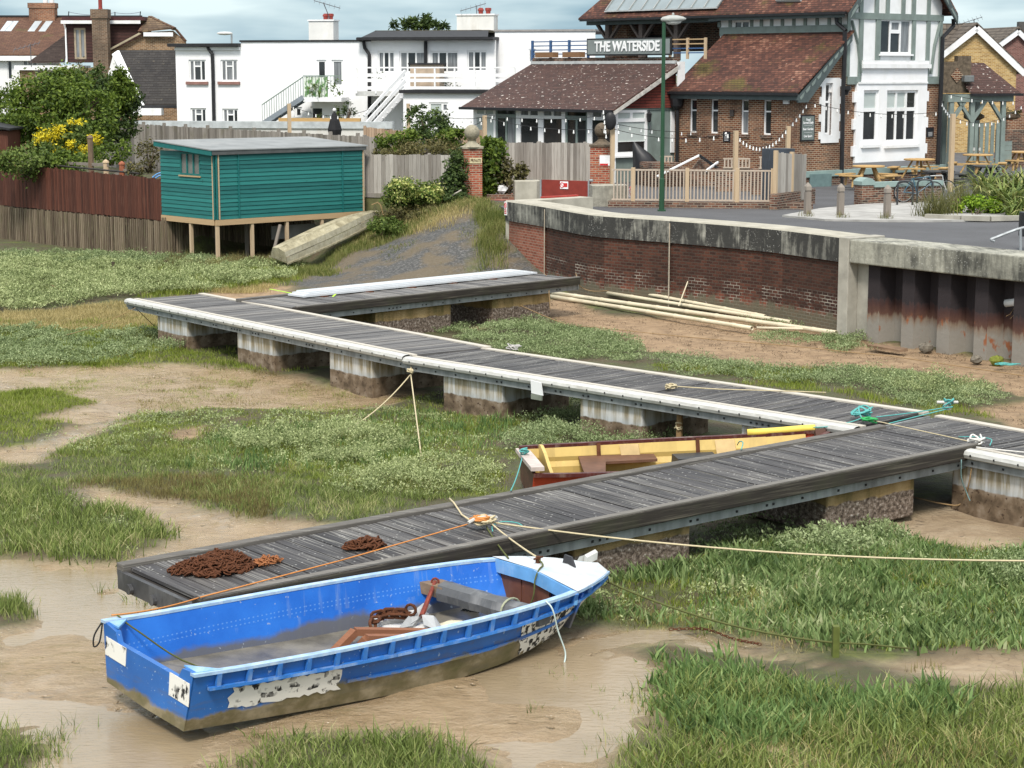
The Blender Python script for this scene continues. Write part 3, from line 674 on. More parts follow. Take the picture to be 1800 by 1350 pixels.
BB = Boat(TAB, EYE + SB*(np.array((-3.655, 18.398, .064)) - EYE), R(38.97), R(3.49), R(2.74))
XT = TAB[-1][0]
bb = thing('workboat', 'blue open workboat with white foredeck stranded on the mud', 'boat', BB.o)
b = NB('worn_blue_hull_paint'); z = b.sepv('Object')[2]; f = b.noise(2.5, 'Object', 6, (1, 1, 1.2), .62); fs = b.noise(1.0, 'UV', 6, (1.5, 8, 1), .6)
cc = b.ramp(b.noise(1.2, 'Object', 5), [(.3, (.012, .085, .30)), (.7, (.028, .15, .46))])
cc = b.mix(b.ramp(b.noise(22, 'Object', 4), [(.66, 0.0), (.70, .7)]), cc, (.42, .52, .62))
lowr = b.ramp(b.math('ADD', z, b.math('MULTIPLY', b.math('SUBTRACT', f, .5), .34)), [(.075, 1.0), (.12, 0.0)])
mudp = b.ramp(f, [(.3, (.085, .085, .03)), (.5, (.17, .14, .075)), (.7, (.36, .30, .2))])
cc = b.mix(lowr, cc, mudp); cc = b.mix(b.math('MULTIPLY', b.ramp(fs, [(.52, 0.0), (.7, .55)]), b.ramp(z, [(.15, 1.0), (.5, .25)])), cc, (.11, .10, .07))
b.bump(f, .2, .01); hull_blue = b.done(cc, .45, .4)
b = NB('bright_blue_inner_paint'); z = b.sepv('Object')[2]; u = b.sepv('UV')[0]; f = b.noise(1.6, 'Object', 6, (1, 1, 1), .6)
cc = b.ramp(f, [(.3, (.010, .10, .46)), (.7, (.025, .17, .62))])
cc = b.mix(b.ramp(b.noise(1.0, 'UV', 6, (7, .7, 1), .6), [(.58, 0.0), (.72, .4)]), cc, (.30, .38, .46))
cc = b.mix(b.ramp(b.math('ADD', z, b.math('MULTIPLY', f, .30)), [(.30, .9), (.37, 0.0)]), cc, (.12, .115, .10))
dot = b.math('LESS_THAN', b.math('ABSOLUTE', b.math('SUBTRACT', b.math('FRACT', b.math('DIVIDE', u, .055)), .5)), .17)
ln = b.math('MAXIMUM', b.math('LESS_THAN', b.math('ABSOLUTE', b.math('SUBTRACT', z, .385)), .007), b.math('LESS_THAN', b.math('ABSOLUTE', b.math('SUBTRACT', z, .335)), .007))
cc = b.mix(b.math('MULTIPLY', b.math('MULTIPLY', dot, ln), .35), cc, (.25, .45, .75))
cc = b.mix(b.ramp(b.noise(16, 'Object', 3), [(.69, 0.0), (.72, .6)]), cc, (.4, .45, .5))
hull_in = b.done(cc, .45, .4)
blue_light = plain('pale_blue_paint', (.13, .33, .62), .5, .2, 4, .4, dirt=(.5, .56, .62))
blue_rail = plain('scuffed_blue_rail_paint', (.035, .17, .50), .45, .25, 5, .4, dirt=(.45, .55, .65))
rail_top = plain('chalky_pale_blue_rail', (.30, .44, .62), .55, .25, 8, .4, dirt=(.62, .64, .65))
deck_white = plain('chalky_white_deck_paint', (.52, .54, .55), .6, .15, 2.2, .35, dirt=(.20, .36, .56), bump=.2)
floor_m = plain('wet_muddy_floorboards', (.17, .155, .125), .3, .5, 2.5, .4, dirt=(.05, .042, .03), bump=.6)
brown_ply = plain('red_brown_plywood', (.13, .05, .03), .65, .3, 4, .3, dirt=(.20, .11, .075))
b = NB('peeled_white_panel'); f = b.noise(1.0, 'UV', 6, (9, 6, 1), .6); f2 = b.noise(3.2, 'UV', 3, (1, 1.2, 1), .5, (2, 2, 0))
cc = b.mix(b.ramp(f, [(.50, 0.0), (.53, 1.0)]), (.70, .68, .62), (.018, .018, .018)); cc = b.mix(b.ramp(f2, [(.50, 1.0), (.58, 0.0)]), cc, (.72, .70, .64)); peel = b.done(cc, .7, .3)
b = NB('flaked_black_white_panel'); f = b.noise(1.0, 'UV', 6, (8, 5, 1), .62)
cc = b.mix(b.ramp(f, [(.50, 0.0), (.53, 1.0)]), (.68, .66, .60), (.016, .016, .016)); peel2 = b.done(cc, .7, .3)
X = np.unique(np.r_[np.linspace(0, 3.2, 9), np.linspace(3.2, XT, 18)])
KS = [0, .2, .45, .72, 1]
m = MB()
for sg in (1, -1):
    m.grid(BB.rows(X, sg, KS))
    m.grid([[BB.w(x, 0, BB.h(x)[3]), BB.side(x, sg, 0)] for x in X])
m.grid([[BB.side(XT, 1, k), BB.side(XT, -1, k)] for k in KS])
m.build('hull', hull_blue, bb)
tr = [(-.91, .61), (-.87, .62), (-.70, .60), (-.63, .49), (.58, .47), (.64, .57), (.86, .60), (.91, .60)]
m = MB(); P_ = [BB.w(-.012, y, z) for y, z in tr] + [BB.w(-.012, .78, 0), BB.w(-.012, 0, -.02), BB.w(-.012, -.78, 0)]
m.slab(P_, BB.M @ np.array([.06, 0, 0])); m.build('transom', hull_blue, bb)
m = MB()
for sg in (1, -1):
    m.grid([[BB.side(x, sg, k, -.045) + BB.M@np.array([0, 0, .0 if k == 1 else .02]) for k in (.12, .5, 1)] for x in X[X < 5.3]])
m.build('inner_lining', hull_in, bb)
m = MB(); m.grid([[BB.w(x, -BB.h(x)[1]-.02, BB.h(x)[2]+.11), BB.w(x, BB.h(x)[1]+.02, BB.h(x)[2]+.11)] for x in X[X < 5.0]]); m.build('floor', floor_m, bb)
def railrun(sg, k, w_, h_, out, X0, X1, n=22, dz=0):
    return [BB.side(x, sg, k, out) + np.array([0, 0, dz]) for x in np.linspace(X0, X1, n)]
def ribbar(mb, pts, w_, h_, sg):
    rows = []
    for i, p in enumerate(pts):
        d = pts[min(i+1, len(pts)-1)] - pts[max(i-1, 0)]; d /= np.linalg.norm(d); a = np.cross(d, [0, 0, 1.0]); a /= np.linalg.norm(a)
        rows.append([p + a*w_/2*i2 + np.array([0, 0, h_/2*j]) for i2, j in ((-1, -1), (1, -1), (1, 1), (-1, 1))])
    mb.grid(rows, True); mb.f += [tuple(len(mb.v)-4+k for k in range(4))]; k0_ = len(mb.v)-4*len(pts); mb.f += [tuple(k0_+3-k for k in range(4))]
for sg in (1, -1):
    m = MB(); ribbar(m, railrun(sg, 1, 0, 0, -.01, -.02, XT-.02), .085, .03, sg); m.build('gunwale', rail_top, bb)
    m = MB(); ribbar(m, railrun(sg, .74, 0, 0, .035, .15, XT-.06), .05, .03, sg); m.build('rub_rail', blue_rail, bb)
    m = MB(); ribbar(m, railrun(sg, .42, 0, 0, .01, 1.75, 5.0), .03, .03, sg); m.build('side_rib', hull_blue, bb)
    for x in np.arange(.25, 5.75, .33):
        m = MB(); m.beam(BB.side(x, sg, .75, .03), BB.side(x, sg, .985, .02), .035, .05, up=BB.M@np.array([1, 0, 0])); m.build('rail_post', blue_rail, bb)
# foredeck
XD = np.r_[4.88, X[X >= 4.9]]
m = MB(); m.grid([[BB.w(x, y*BB.h(x)[0]*1.04, BB.h(x)[4]+.02+.05*(1-abs(y))) for y in (-1, -.5, 0, .5, 1)] for x in XD])
m.grid([[BB.w(XT, y*.175, .73+.05*(1-abs(y))), BB.w(XT+.05, y*.16, .66)] for y in (-1, -.5, 0, .5, 1)])
m.build('foredeck', deck_white, bb)
m = MB(); m.slab([BB.w(4.86, y, z) for y, z in ((-.75, .75), (0, .81), (.75, .75), (.75, .60), (0, .66), (-.75, .60))], BB.M@np.array([.045, 0, 0])); m.build('coaming', blue_light, bb)
m = MB(); m.box(-.30, .18, 0, .03, .2, .72, Fr(BB.w(4.96, 0, 0), (BB.M@np.array([0, 1.0, 0]))[:2])); m.build('locker_door', brown_ply, bb)
m = MB(); m.box(.20, .62, 0, .03, .2, .72, Fr(BB.w(4.96, 0, 0), (BB.M@np.array([0, 1.0, 0]))[:2])); m.build('locker_door', brown_ply, bb)
m = MB(); m.slab([BB.w(5.01, y, z) for y, z in ((-.70, .70), (.70, .70), (.52, .25), (-.52, .25))], BB.M@np.array([.03, 0, 0])); m.build('bulkhead', hull_in, bb)
m = MB(); m.tube([BB.w(4.93, .19, .4), BB.w(4.91, .19, .56)], .018, 6); m.build('door_handle', brown_ply, bb)
m = MB(); m.slab([BB.w(5.38, y, z) for y, z in ((-.13, .77), (-.13, .80), (-.05, .91), (.07, .91), (.10, .77))], BB.M@np.array([.025, 0, 0])); m.build('deck_vent', plain('black_vent', (.04, .04, .045), .5), bb)
m = MB(); m.slab([BB.w(5.66, y, z) for y, z in ((.12, .76), (.16, .75), (.16, .77), (.12, .84))], BB.M@np.array([.22, 0, .03])); m.slab([BB.w(5.72, y, z) for y, z in ((.05, .75), (.10, .75), (.10, .86), (.05, .84))], BB.M@np.array([.16, 0, .05])); m.build('bow_roller', plain('pale_bow_fitting', (.5, .5, .47), .5), bb)
m = MB(); m.tube([BB.w(5.12, .22, .78), BB.w(5.12, .22, .88)], .03, 8); m.tube([BB.w(5.04, .20, .86), BB.w(5.20, .24, .86)], .012, 6); m.build('mooring_bitt', rust, bb)
def panel(x0, x1, k0, k1, sg, mt, n=12, o=.006):
    m = MB(); n = 26; jj = [(random.uniform(-.03, .025), random.uniform(-.03, .03)) for _ in range(n)]; m.grid([[BB.side(x+(random.uniform(-.04, .04) if i in (0, n-1) else 0), sg, k, o) for k in np.linspace(k0+jj[i][0], k1+jj[i][1], 5)] for i, x in enumerate(np.linspace(x0, x1, n))]); return m.build('name_panel', mt, bb)
panel(.42, 1.66, .30, .66, -1, peel); panel(4.05, 5.55, .36, .70, -1, peel2); panel(4.1, 5.5, .02, .36, -1, peel2)
for y0, y1, z0, z1 in ((.40, .83, .28, .47), (-.86, -.48, .27, .50)):
    m = MB(); m.slab([BB.w(-.02, y0, z0), BB.w(-.02, y1, z0), BB.w(-.02, y1, z1), BB.w(-.02, y0, z1)], BB.M@np.array([.006, 0, 0])); m.build('name_panel', peel, bb)
m = MB()
for y in (.72, -.72): m.beam(BB.w(.02, y, .3), BB.w(.02, y, .60), .09, .05, up=BB.M@np.array([1, 0, 0]))
m = MB(); m.slab([BB.w(.03, y, .585) for y in (.66, .90)] + [BB.w(.28, .92, .585)], (0, 0, .02)); m.build('corner_knee', blue_light, bb)
m = MB(); m.slab([BB.w(.03, y, .60) for y in (-.66, -.90)] + [BB.w(.30, -.92, .60)], (0, 0, .02)); m.build('corner_knee', blue_light, bb)
# --- what lies in the boat
FZ = .08
th = thing('covered_thwart', 'grey sheet wrapped beam lashed across the blue boat before the foredeck', 'covered beam', BB.w(4.2, 0, .45))
m = MB(); pa, pb = BB.w(4.02, .86, .50), BB.w(4.40, -.80, .52)
dirv = (pb-pa)/np.linalg.norm(pb-pa); sd_ = np.cross(dirv, [0, 0, 1.0]); rows = []
for t in np.linspace(.16, 1, 10):
    c = pa+(pb-pa)*t; k = 1+random.uniform(-.04, .05)
    if t > .95: k *= .7
    rows.append([c + sd_*a*k + np.array([0, 0, h*k]) for a, h in ((-.13, -.09), (.13, -.09), (.15, .0), (.11, .08), (0, .10), (-.12, .07), (-.15, 0))])
m.grid(rows, True); m.f += [tuple(len(m.v)-1-k for k in range(7)), tuple(range(7))]
m.build('grey_cover', plain('grey_tarpaulin', (.085, .088, .092), .5, .25, 5, .4, dirt=(.25, .25, .25)), th)
m = MB(); m.beam(pa, pa+(pb-pa)*.2, .26, .13); m.build('timber_beam', plain('bare_grimy_wood', (.20, .14, .09), .8, .4, 6), th)
m = MB(); c = pa+(pb-pa)*.72
m.tube([c+sd_*.17*math.cos(a)+np.array([0, 0, .12*math.sin(a)]) for a in np.linspace(-.6, 3.4, 12)] + [c-sd_*.2+np.array([0, 0, -.3])], .012, 6); m.build('lashing', plain('pale_green_line', (.32, .33, .22), .9), th)
an = thing('anchor', 'anchor with red rusty shank and grey flukes lying in the blue boat', 'anchor', G(735, 1085, .3))
sa, sb = BB.w(4.02, .70, .58), G(741, 1083, .34)
m = MB(); m.tube([sa, sb], [.022, .032], 8); m.tube([sa + np.array([.04*math.cos(a), 0, .04*math.sin(a)]) for a in np.linspace(0, 6.28, 10)], .014, 6); m.build('shank', plain('red_rusty_paint', (.20, .045, .03), .8, .5, 8), an)
gm = plain('grey_galvanised_fluke', (.36, .37, .37), .55, .2, 6, .4)
m = MB(); m.slab([sb+np.array([.0, 0, .02]), G(755, 1062, .42), G(744, 1060, .42), G(722, 1078, .37), G(700, 1105, .28), G(725, 1100, .26)], (.02, .05, -.03)); m.build('fluke', gm, an)
m = MB(); m.slab([sb+np.array([.0, 0, .02]), G(762, 1082, .36), G(776, 1104, .30), G(768, 1108, .26), G(745, 1098, .28)], (.02, .05, -.03)); m.build('fluke', gm, an)
poly_m = plain('grubby_white_foam', (.66, .65, .62), .8, .08, 4, .2, dirt=(.45, .42, .36))
for (u, v, L_, W_, H_, ya, nm, lab) in ((700, 1093, .62, .36, .20, 30, 'foam_block', 'larger white foam block under the anchor in the blue boat'), (712, 1108, .52, .26, .15, 8, 'foam_block', 'lower white foam block in front of the other beneath the anchor')):
    p = G(u, v+6, FZ+.06); fr = Fr((p[0], p[1], FZ+.0), (math.cos(R(ya)), math.sin(R(ya))))
    o = MB().box(-L_/2, L_/2, -W_/2, W_/2, 0, H_, fr).build(nm, poly_m, loc=fr.o, bevel=.02); tag(o, lab, 'foam block', 'foam blocks in the boat')
def link(mb, c, d, up, L_=.09, W_=.055, r=.012, n=10, k=5):
    d = d/np.linalg.norm(d); s_ = np.cross(d, up); s_ /= np.linalg.norm(s_); nn = np.cross(s_, d); rows = []
    for i in range(n):
        a = 2*math.pi*i/n; cx = math.cos(a); sy = math.sin(a)
        ctr = c + d*(cx*W_/2 + math.copysign((L_-W_)/2, cx)*(1 if abs(cx) > .2 else 0)) + s_*sy*W_/2
        o = d*cx + s_*sy
        rows.append([ctr + (o*math.cos(2*math.pi*j/k) + nn*math.sin(2*math.pi*j/k))*r for j in range(k)])
    rows.append(rows[0]); mb.grid(rows, True)
m = MB(); pts = [G(655, 1098, .32), G(662, 1083, .35), G(680, 1078, .37), G(697, 1078, .37), G(713, 1079, .36)]
for i in range(8):
    t = i/7*(len(pts)-1.001); k = int(t); c = pts[k]+(pts[k+1]-pts[k])*(t-k); d = pts[k+1]-pts[k]
    link(m, c, d, np.array([0, 0, 1.0]) if i % 2 else np.array([.7, -.7, .3]), .16, .10, .019)
link(m, G(722, 1072, .41), np.array([0, 0, 1.0]), np.array([.3, 1.0, 0]), .12, .12, .018)
tag(m.build('chain', rust, loc=pts[2]), 'heavy dark rusty chain draped over white foam in the blue boat', 'chain')
fr_m = wood('reddish_timber', (.26, .115, .06), (.16, .065, .035), 'u')
t = thing('wooden_cradle', 'red brown U shaped timber frame lying in the blue boat', 'timber frame', G(620, 1130, FZ))
for a, c_ in (((586, 1148, .15), (624, 1110, .34)), ((624, 1110, .34), (765, 1112, .22)), ((624, 1146, .15), (644, 1122, .32)), ((644, 1122, .32), (752, 1122, .20))):
    m = MB(); m.beam(G(*a), G(*c_), .10, .075); m.build('timber_length', fr_m, t)
m = MB(); P_ = [G(795, 1093, .1), G(842, 1095, .1), G(838, 1068, .3), G(800, 1090, .14)]
pa, pb = G(790, 1095, .08), G(842, 1099, .08); hgt_ = [.03, .28]
rows = []
for i in range(21):
    c = pa+(pb-pa)*i/20; o = np.array([0.0, .025*(i % 2), 0]); h = .05+.25*i/20; rows.append([c+o, c+o+np.array([0, .03, h])])
m.grid(rows); tag(m.build('corrugated_offcut', plain('black_corrugated_plastic', (.06, .062, .065), .5), loc=pa), 'dark corrugated sheet offcut standing in the blue boat', 'sheet offcut')
m = MB(); m.ellipsoid(G(798, 1102, .16), (.18, .12, .07), 10, 6, .12); tag(m.build('rag', plain('cream_rag', (.62, .57, .42), .9, .1), smooth=True, loc=G(798, 1104, .1)), 'crumpled cream rag beside the near rail of the blue boat', 'rag')

# --- yellow dinghy behind the near finger
TD = [(0, .66, .5, .06, .03, .52), (.5, .70, .55, .03, 0, .52), (1.5, .74, .58, .02, 0, .53), (2.6, .72, .55, .03, 0, .56), (3.5, .64, .42, .07, .04, .60), (4.3, .46, .22, .14, .1, .68), (4.9, .2, .05, .26, .2, .80), (5.1, .05, .01, .34, .3, .84)]
sl, sr_ = G(888, 792, .50), G(962, 824, .50); bw = G(1450, 749, .88)
mid = (sl+sr_)/2; ya = math.atan2(bw[1]-mid[1], bw[0]-mid[0])
DB = Boat(TD, (mid[0], mid[1], -.03), ya, R(7)); DB.h0 = DB.h; kL = np.hypot(*(bw-mid)[:2])/5.1
def wD(x, y, z, f_=DB): return f_.o + f_.M@np.array([x*kL, y, z])
DB.w = wD
dd = thing('dinghy', 'yellow lined dinghy with red stripe moored behind the near finger', 'dinghy', DB.o)
yel = plain('faded_yellow_grp', (.56, .40, .13), .5, .15, 2, .35, dirt=(.26, .18, .07)); maroon = plain('chipped_maroon_varnish', (.075, .016, .013), .5, .35, 8, .35, dirt=(.26, .2, .16))
redp = plain('coral_red_hull_paint', (.55, .08, .035), .5, .15, 4); dbrown = plain('brown_lower_hull', (.10, .045, .03), .6, .4, 5)
XX = np.linspace(0, 5.1, 18)
for nm, ks, mt in (('hull', [0, .2, .42], dbrown), ('red_stripe', [.42, .7, 1], redp)):
    m = MB()
    for sg in (1, -1):
        m.grid(DB.rows(XX, sg, ks))
        if nm == 'hull': m.grid([[DB.w(x, 0, DB.h(x)[3]), DB.side(x, sg, 0)] for x in XX])
    m.build(nm, mt, dd)
m = MB()
for sg in (1, -1): m.grid([[DB.side(x, sg, k, -.04-.03*(j % 2)) for j, k in enumerate((.15, .4, .55, .7, 1))] for x in XX[:-1]])
m.build('yellow_lining', yel, dd)
m = MB(); m.grid([[DB.w(x, -DB.h(x)[1], DB.h(x)[2]+.09), DB.w(x, DB.h(x)[1], DB.h(x)[2]+.09)] for x in XX[:-3]]); m.build('floor', dbrown, dd)
for sg in (1, -1):
    m = MB(); pts = [DB.side(x, sg, 1, .0) for x in XX]; ribbar(m, pts, .09, .055, sg); m.build('gunwale', maroon, dd)
m = MB(); m.slab([DB.w(0, y, z) for y, z in ((-.66, .52), (.66, .52), (.5, .06), (-.5, .06))], DB.M@np.array([.05, 0, 0])); m.build('transom', dbrown, dd)
m = MB(); m.box(-.74, .74, -.16, .04, .50, .56, Fr(DB.w(0, 0, 0), (DB.M@np.array([0, 1.0, 0]))[:2])); m.build('transom_board', plain('bleached_pinkish_board', (.50, .42, .38), .8, .2, 6), dd)
m = MB(); m.slab([DB.w(.32, y, z) for y, z in ((.64, .52), (.64, .57), (.5, .60), (.2, .58), (-.2, .49), (-.6, .44), (-.6, .1), (.5, .1))], DB.M@np.array([.05, 0, 0])); m.build('stern_bulkhead', yel, dd)
m = MB(); m.slab([DB.w(x, y, .33) for x, y in ((1.0, .62), (2.3, .62), (2.3, .35), (1.4, .3), (1.2, -.6), (.9, -.6))], (0, 0, .04)); m.build('side_bench', plain('brown_bench', (.13, .065, .04), .6, .3, 5), dd)
for x in (1.35, 3.05):
    m = MB(); m.beam(DB.side(x, 1, 1, -.06)+np.array([0, 0, .02]), DB.side(x, 1, .45, -.10), .06, .02); link(m, DB.side(x, 1, .30, -.12), np.array([0, 0, 1.0]), np.array([.5, -.8, 0]), .11, .10, .012); m.build('ring_plate', rust, dd)
for x in (1.72, 3.35):
    m = MB(); m.slab([DB.side(x+a, 1, k, -.075) for a, k in ((0, .97), (.32, .97), (.36, .45), (.04, .42))], (-.01, -.02, 0)); m.build('lining_patch', plain('patched_tan', (.60, .44, .22), .8), dd)
m = MB(); m.box(-.33, .33, -.2, .2, 0, .15, Fr(DB.w(2.9, .15, .32), DB.M[:2, 0]), .01); tag(m.build('crate', plain('black_plastic_crate', (.025, .028, .032), .45), loc=DB.w(2.9, .15, .32)), 'black plastic crate standing in the yellow dinghy', 'crate')
m = MB(); m.tube([DB.side(x, 1, 1, .0)+np.array([0, 0, .05]) for x in np.linspace(3.9, 4.95, 8)], .055, 10); m.build('foam_rail_tube', plain('yellow_foam_tube', (.72, .55, .10), .6, .08), dd, smooth=True)
m = MB(); m.slab([DB.w(4.9, y, z) for y, z in ((-.05, .74), (.05, .74), (.05, .86), (.02, .88), (-.05, .80))], DB.M@np.array([.16, 0, .02])); m.build('stem_post', plain('dark_stem_wood', (.07, .03, .02), .7), dd)

# --- upturned cream boat against the shed
TC = [(0, .42, .30, .0, -.04, .36), (.5, .47, .33, .0, -.05, .36), (1.5, .5, .36, .0, -.06, .38), (2.6, .46, .30, .03, -.03, .41), (3.4, .32, .17, .09, .06, .46), (3.9, .16, .05, .2, .18, .5), (4.1, .04, .01, .3, .28, .51)]
p0 = G(490, 458, .42); p1_ = G(664, 376, 1.62); dv = p1_-p0; yw = math.atan2(dv[1], dv[0]); pt = math.asin(np.clip(dv[2]/np.linalg.norm(dv), -1, 1))
CB = Boat(TC, p0+np.array([0, 0, .34]), yw, R(180+14), -pt); kC = np.linalg.norm(dv)/4.1
CB.w = lambda x, y, z: CB.o + CB.M@np.array([x*kC, y*.86, z])
cbt = thing('upturned_dinghy', 'mossy cream dinghy lying upside down on the bank beside the green shed', 'dinghy', CB.o)
cream = stain('mossy_cream_gelcoat', (.36, .325, .22), (.11, .09, .045), .44, .66); cream2 = stain('pale_cream_topsides', (.42, .39, .29), (.15, .125, .065), .46, .70)
XC = np.linspace(0, 4.1, 14)
m = MB()
for sg in (1, -1): m.grid([[CB.w(x, 0, CB.h(x)[3]-.03), CB.w(x, sg*.05, CB.h(x)[3]), CB.side(x, sg, 0)] for x in XC])
m.build('bottom', cream, cbt)
m = MB()
for sg in (1, -1): m.grid(CB.rows(XC, sg, [0, .45])); m.grid(CB.rows(XC, sg, [.45, .5, 1], .03))
m.build('topsides', cream2, cbt)
m = MB(); m.slab([CB.w(0, y, z) for y, z in ((-.42, .36), (.42, .36), (.30, 0), (0, -.05), (-.30, 0))], CB.M@np.array([.04, 0, 0])); m.build('transom', cream, cbt)
for sg in (1, -1):
    m = MB(); ribbar(m, [CB.side(x, sg, 1, .03) for x in XC], .06, .05, sg); m.build('gunwale', cream, cbt)
m = MB(); m.tube([p1_+np.array(o) for o in ((-.2, 0, .30), (0, -.02, .38), (.1, -.05, .3), (.2, -.1, -.05))], .02, 6); tag(m.build('rope', rope_tan, loc=p1_), 'rope over the bow of the upturned cream dinghy', 'rope')

# ================================================================ chain heaps, ropes, cleats, straps
def heap(px, z, rx, ry, hh, n, mt, label, L_=.075, W_=.045, r=.0095):
    c = FG(*px); m = MB()
    for i in range(n):
        a = random.uniform(0, 6.283); q_ = math.sqrt(random.random()); x, y = rx*q_*math.cos(a), ry*q_*math.sin(a)
        top = hh*max(0, 1-q_*q_)*(.75+.5*vnoise(np.array([x*9+50]), np.array([y*9+70]), 1, 3)[0])
        p = c + e1.repeat(1)[0]*0 + np.array([e1[0]*x - e1[1]*y, e1[1]*x + e1[0]*y, .012 + top*random.choice((1, 1, 1, .7, .4))])
        d = np.array([random.gauss(0, 1), random.gauss(0, 1), random.gauss(0, .35)]); up = np.array([random.gauss(0, .6), random.gauss(0, .6), 1.0])
        link(m, p, d, up, L_, W_, r, 8, 4)
    o = m.build('chain_heap', mt, loc=c, smooth=True); return tag(o, label, 'chain')
heap((385, 1000), 0, .44, .32, .16, 560, rust, 'largest rusty chain heap near the outer end of the finger', .08, .05, .0105)
heap((335, 1002), 0, .26, .18, .09, 150, rust, 'small brown rusty chain pile touching the big heap on its left', .065, .042, .009)
heap((470, 990), 0, .17, .14, .05, 45, rust_orange, 'orange rusty chain loop right of the big heap', .075, .045, .009)
heap((640, 962), 0, .26, .15, .08, 70, rust, 'separate dark rusty chain further along the finger deck', .11, .065, .013)
def catn(p, q, sag, n=14, wob=0):
    p = np.array(p); q = np.array(q)
    return [p+(q-p)*t + np.array([wob*math.sin(t*17), 0, -4*sag*t*(1-t)+wob*.5*math.sin(t*11)]) for t in np.linspace(0, 1, n)]
def rope(pts, r, mt, label, name='mooring_rope'):
    m = MB(); m.tube(pts, r*.75, 6); return tag(m.build(name, mt, loc=pts[0], smooth=True), label, 'rope')
def tangle(c, r, n, mt, label, th_=.012, name='rope_tangle', e=(1, 1, .45)):
    m = MB(); P_ = []
    for i in range(n):
        a = i*1.9+random.uniform(-.4, .4); P_.append(np.array(c)+np.array([e[0]*r*math.cos(a)*random.uniform(.4, 1), e[1]*r*math.sin(a)*random.uniform(.4, 1), r*e[2]*random.uniform(0, 1.2)]))
    m.tube(catmull(P_, 4), th_, 5); return tag(m.build(name, mt, loc=c, smooth=True), label, 'rope')
CL = FG(848, 926, .02)
cl = thing('mooring_cleat', 'pale horn cleat wrapped in rope on the near edge of the finger', 'cleat', CL)
m = MB(); m.tube([CL+np.array([-.17, -.14, .08]), CL+np.array([-.1, -.08, .11]), CL+np.array([.1, .08, .11]), CL+np.array([.17, .14, .08])], .025, 7); m.box(-.06, .06, -.04, .04, 0, .1, Fr(CL, e1)); m.build('cleat_horns', plain('worn_alloy', (.5, .48, .44), .5, metal=.2), cl)
tangle(CL+np.array([-.02, -.02, .06]), .15, 26, rope_orange, 'orange rope turns around the near finger cleat', .011)
tangle(CL+np.array([.02, -.03, .05]), .16, 22, rope_cream, 'cream rope turns around the near finger cleat', .012)
rope(catn(CL+np.array([.1, -.05, .06]), BB.w(5.12, .22, .86), .02), .014, rope_cream, 'taut cream line from the finger cleat to the blue foredeck bitt')
rope(catn(CL+np.array([.05, -.08, .02]), BB.w(4.95, .55, .79), .02), .014, rope_green, 'greenish line from the finger cleat to the far rail of the blue boat')
rope(catn(CL+np.array([.12, -.02, .06]), G(2400, 965, 1.2), .28, 30), .015, rope_cream, 'long cream rope crossing the marsh from the finger cleat to the right edge')
rope(catn(CL+np.array([-.1, -.02, .06]), FG(600, 985, .05), .0) + catn(FG(600, 985, .05), FG(352, 1050, .05), .0) , .011, rope_orange, 'orange line running along the near edge of the finger')
rope(catn(FG(352, 1050, .02), BB.w(.1, .95, .64), .03), .011, rope_orange, 'orange line from the outer corner of the finger to the blue stern')
rope([FG(790, 876, .06), FG(798, 884, .04), FG(812, 905, .02), FG(830, 917, .04)], .016, rope_cream, 'thick cream line knotted across the finger deck to the cleat')
rope(catmull([FG(866, 934, .03), FG(866, 924, .04), FG(884, 917, .04), FG(908, 919, .04), FG(918, 924, .04)], 4), .010, rope_teal, 'pale blue line loop beside the cleat on the finger edge')
rope(catmull([BB.w(.15, .93, .64), BB.w(.3, .75, .5), BB.w(.8, .4, .16), BB.w(1.5, -.35, .14), BB.w(2.2, -.45, .13), BB.w(3.0, -.1, .13)], 5), .012, rope_green, 'dark green line lying along the floor of the blue boat')
rope(catmull([BB.w(4.34, -.86, .75), BB.w(4.36, -.96, .68), BB.w(4.46, -.97, .42), BB.w(4.56, -1.0, .18), BB.w(4.5, -1.06, .05)], 5), .012, plain('pale_blue_line', (.5, .6, .58), .8), 'pale line hanging over the near side of the blue boat')
rope(catmull([BB.w(5.12, .2, .84), BB.w(5.05, .05, .83), BB.w(4.9, -.06, .82), BB.w(4.82, -.1, .72), BB.w(4.8, -.12, .55), BB.w(4.8, -.05, .35)], 5), .013, rope_green, 'greenish line from the foredeck bitt down the locker door')
rope(catmull([BB.w(.0, .94, .60), BB.w(-.08, .96, .45), BB.w(-.08, .96, .33), BB.w(-.03, .94, .38), BB.w(-.01, .93, .58)], 5), .012, wire_m, 'black line looped over the far stern corner of the blue boat')
rope(catn(BB.w(5.85, -.2, .6), G(1470, 1130, .18), .12, 18), .017, rope_green, 'slimy green rope from the blue bow to the marsh stake')
rope([G(1470, 1130, .18), G(1520, 1132, .14), G(1600, 1140, .1)], .014, rope_green, 'slimy green rope end trailing past the marsh stake')
m = MB()
cp_ = catmull([G(1180, 1108, .04), G(1240, 1108, .03), G(1290, 1125, .03), G(1340, 1135, .03)], 9)
for i in range(len(cp_)-1): link(m, cp_[i]+np.array([0, 0, .012]), cp_[i+1]-cp_[i], np.array([0, 0, 1.0]) if i % 2 else np.array([0, 1.0, .2]), .055, .032, .006, 8, 4)
tag(m.build('chain', rust, loc=cp_[0]), 'rusty ground chain running over the mud toward the marsh stake', 'chain')
st = MB(); p = G(1468, 1158, .0); st.beam(p+np.array([0, 0, -.2]), p+np.array([.0, 0, .37]), .10, .07)
tag(st.build('marsh_stake', plain('slimy_green_stake', (.10, .12, .025), .8, .4, 7), loc=p), 'short slimy green stake standing in the foreground marsh', 'stake')
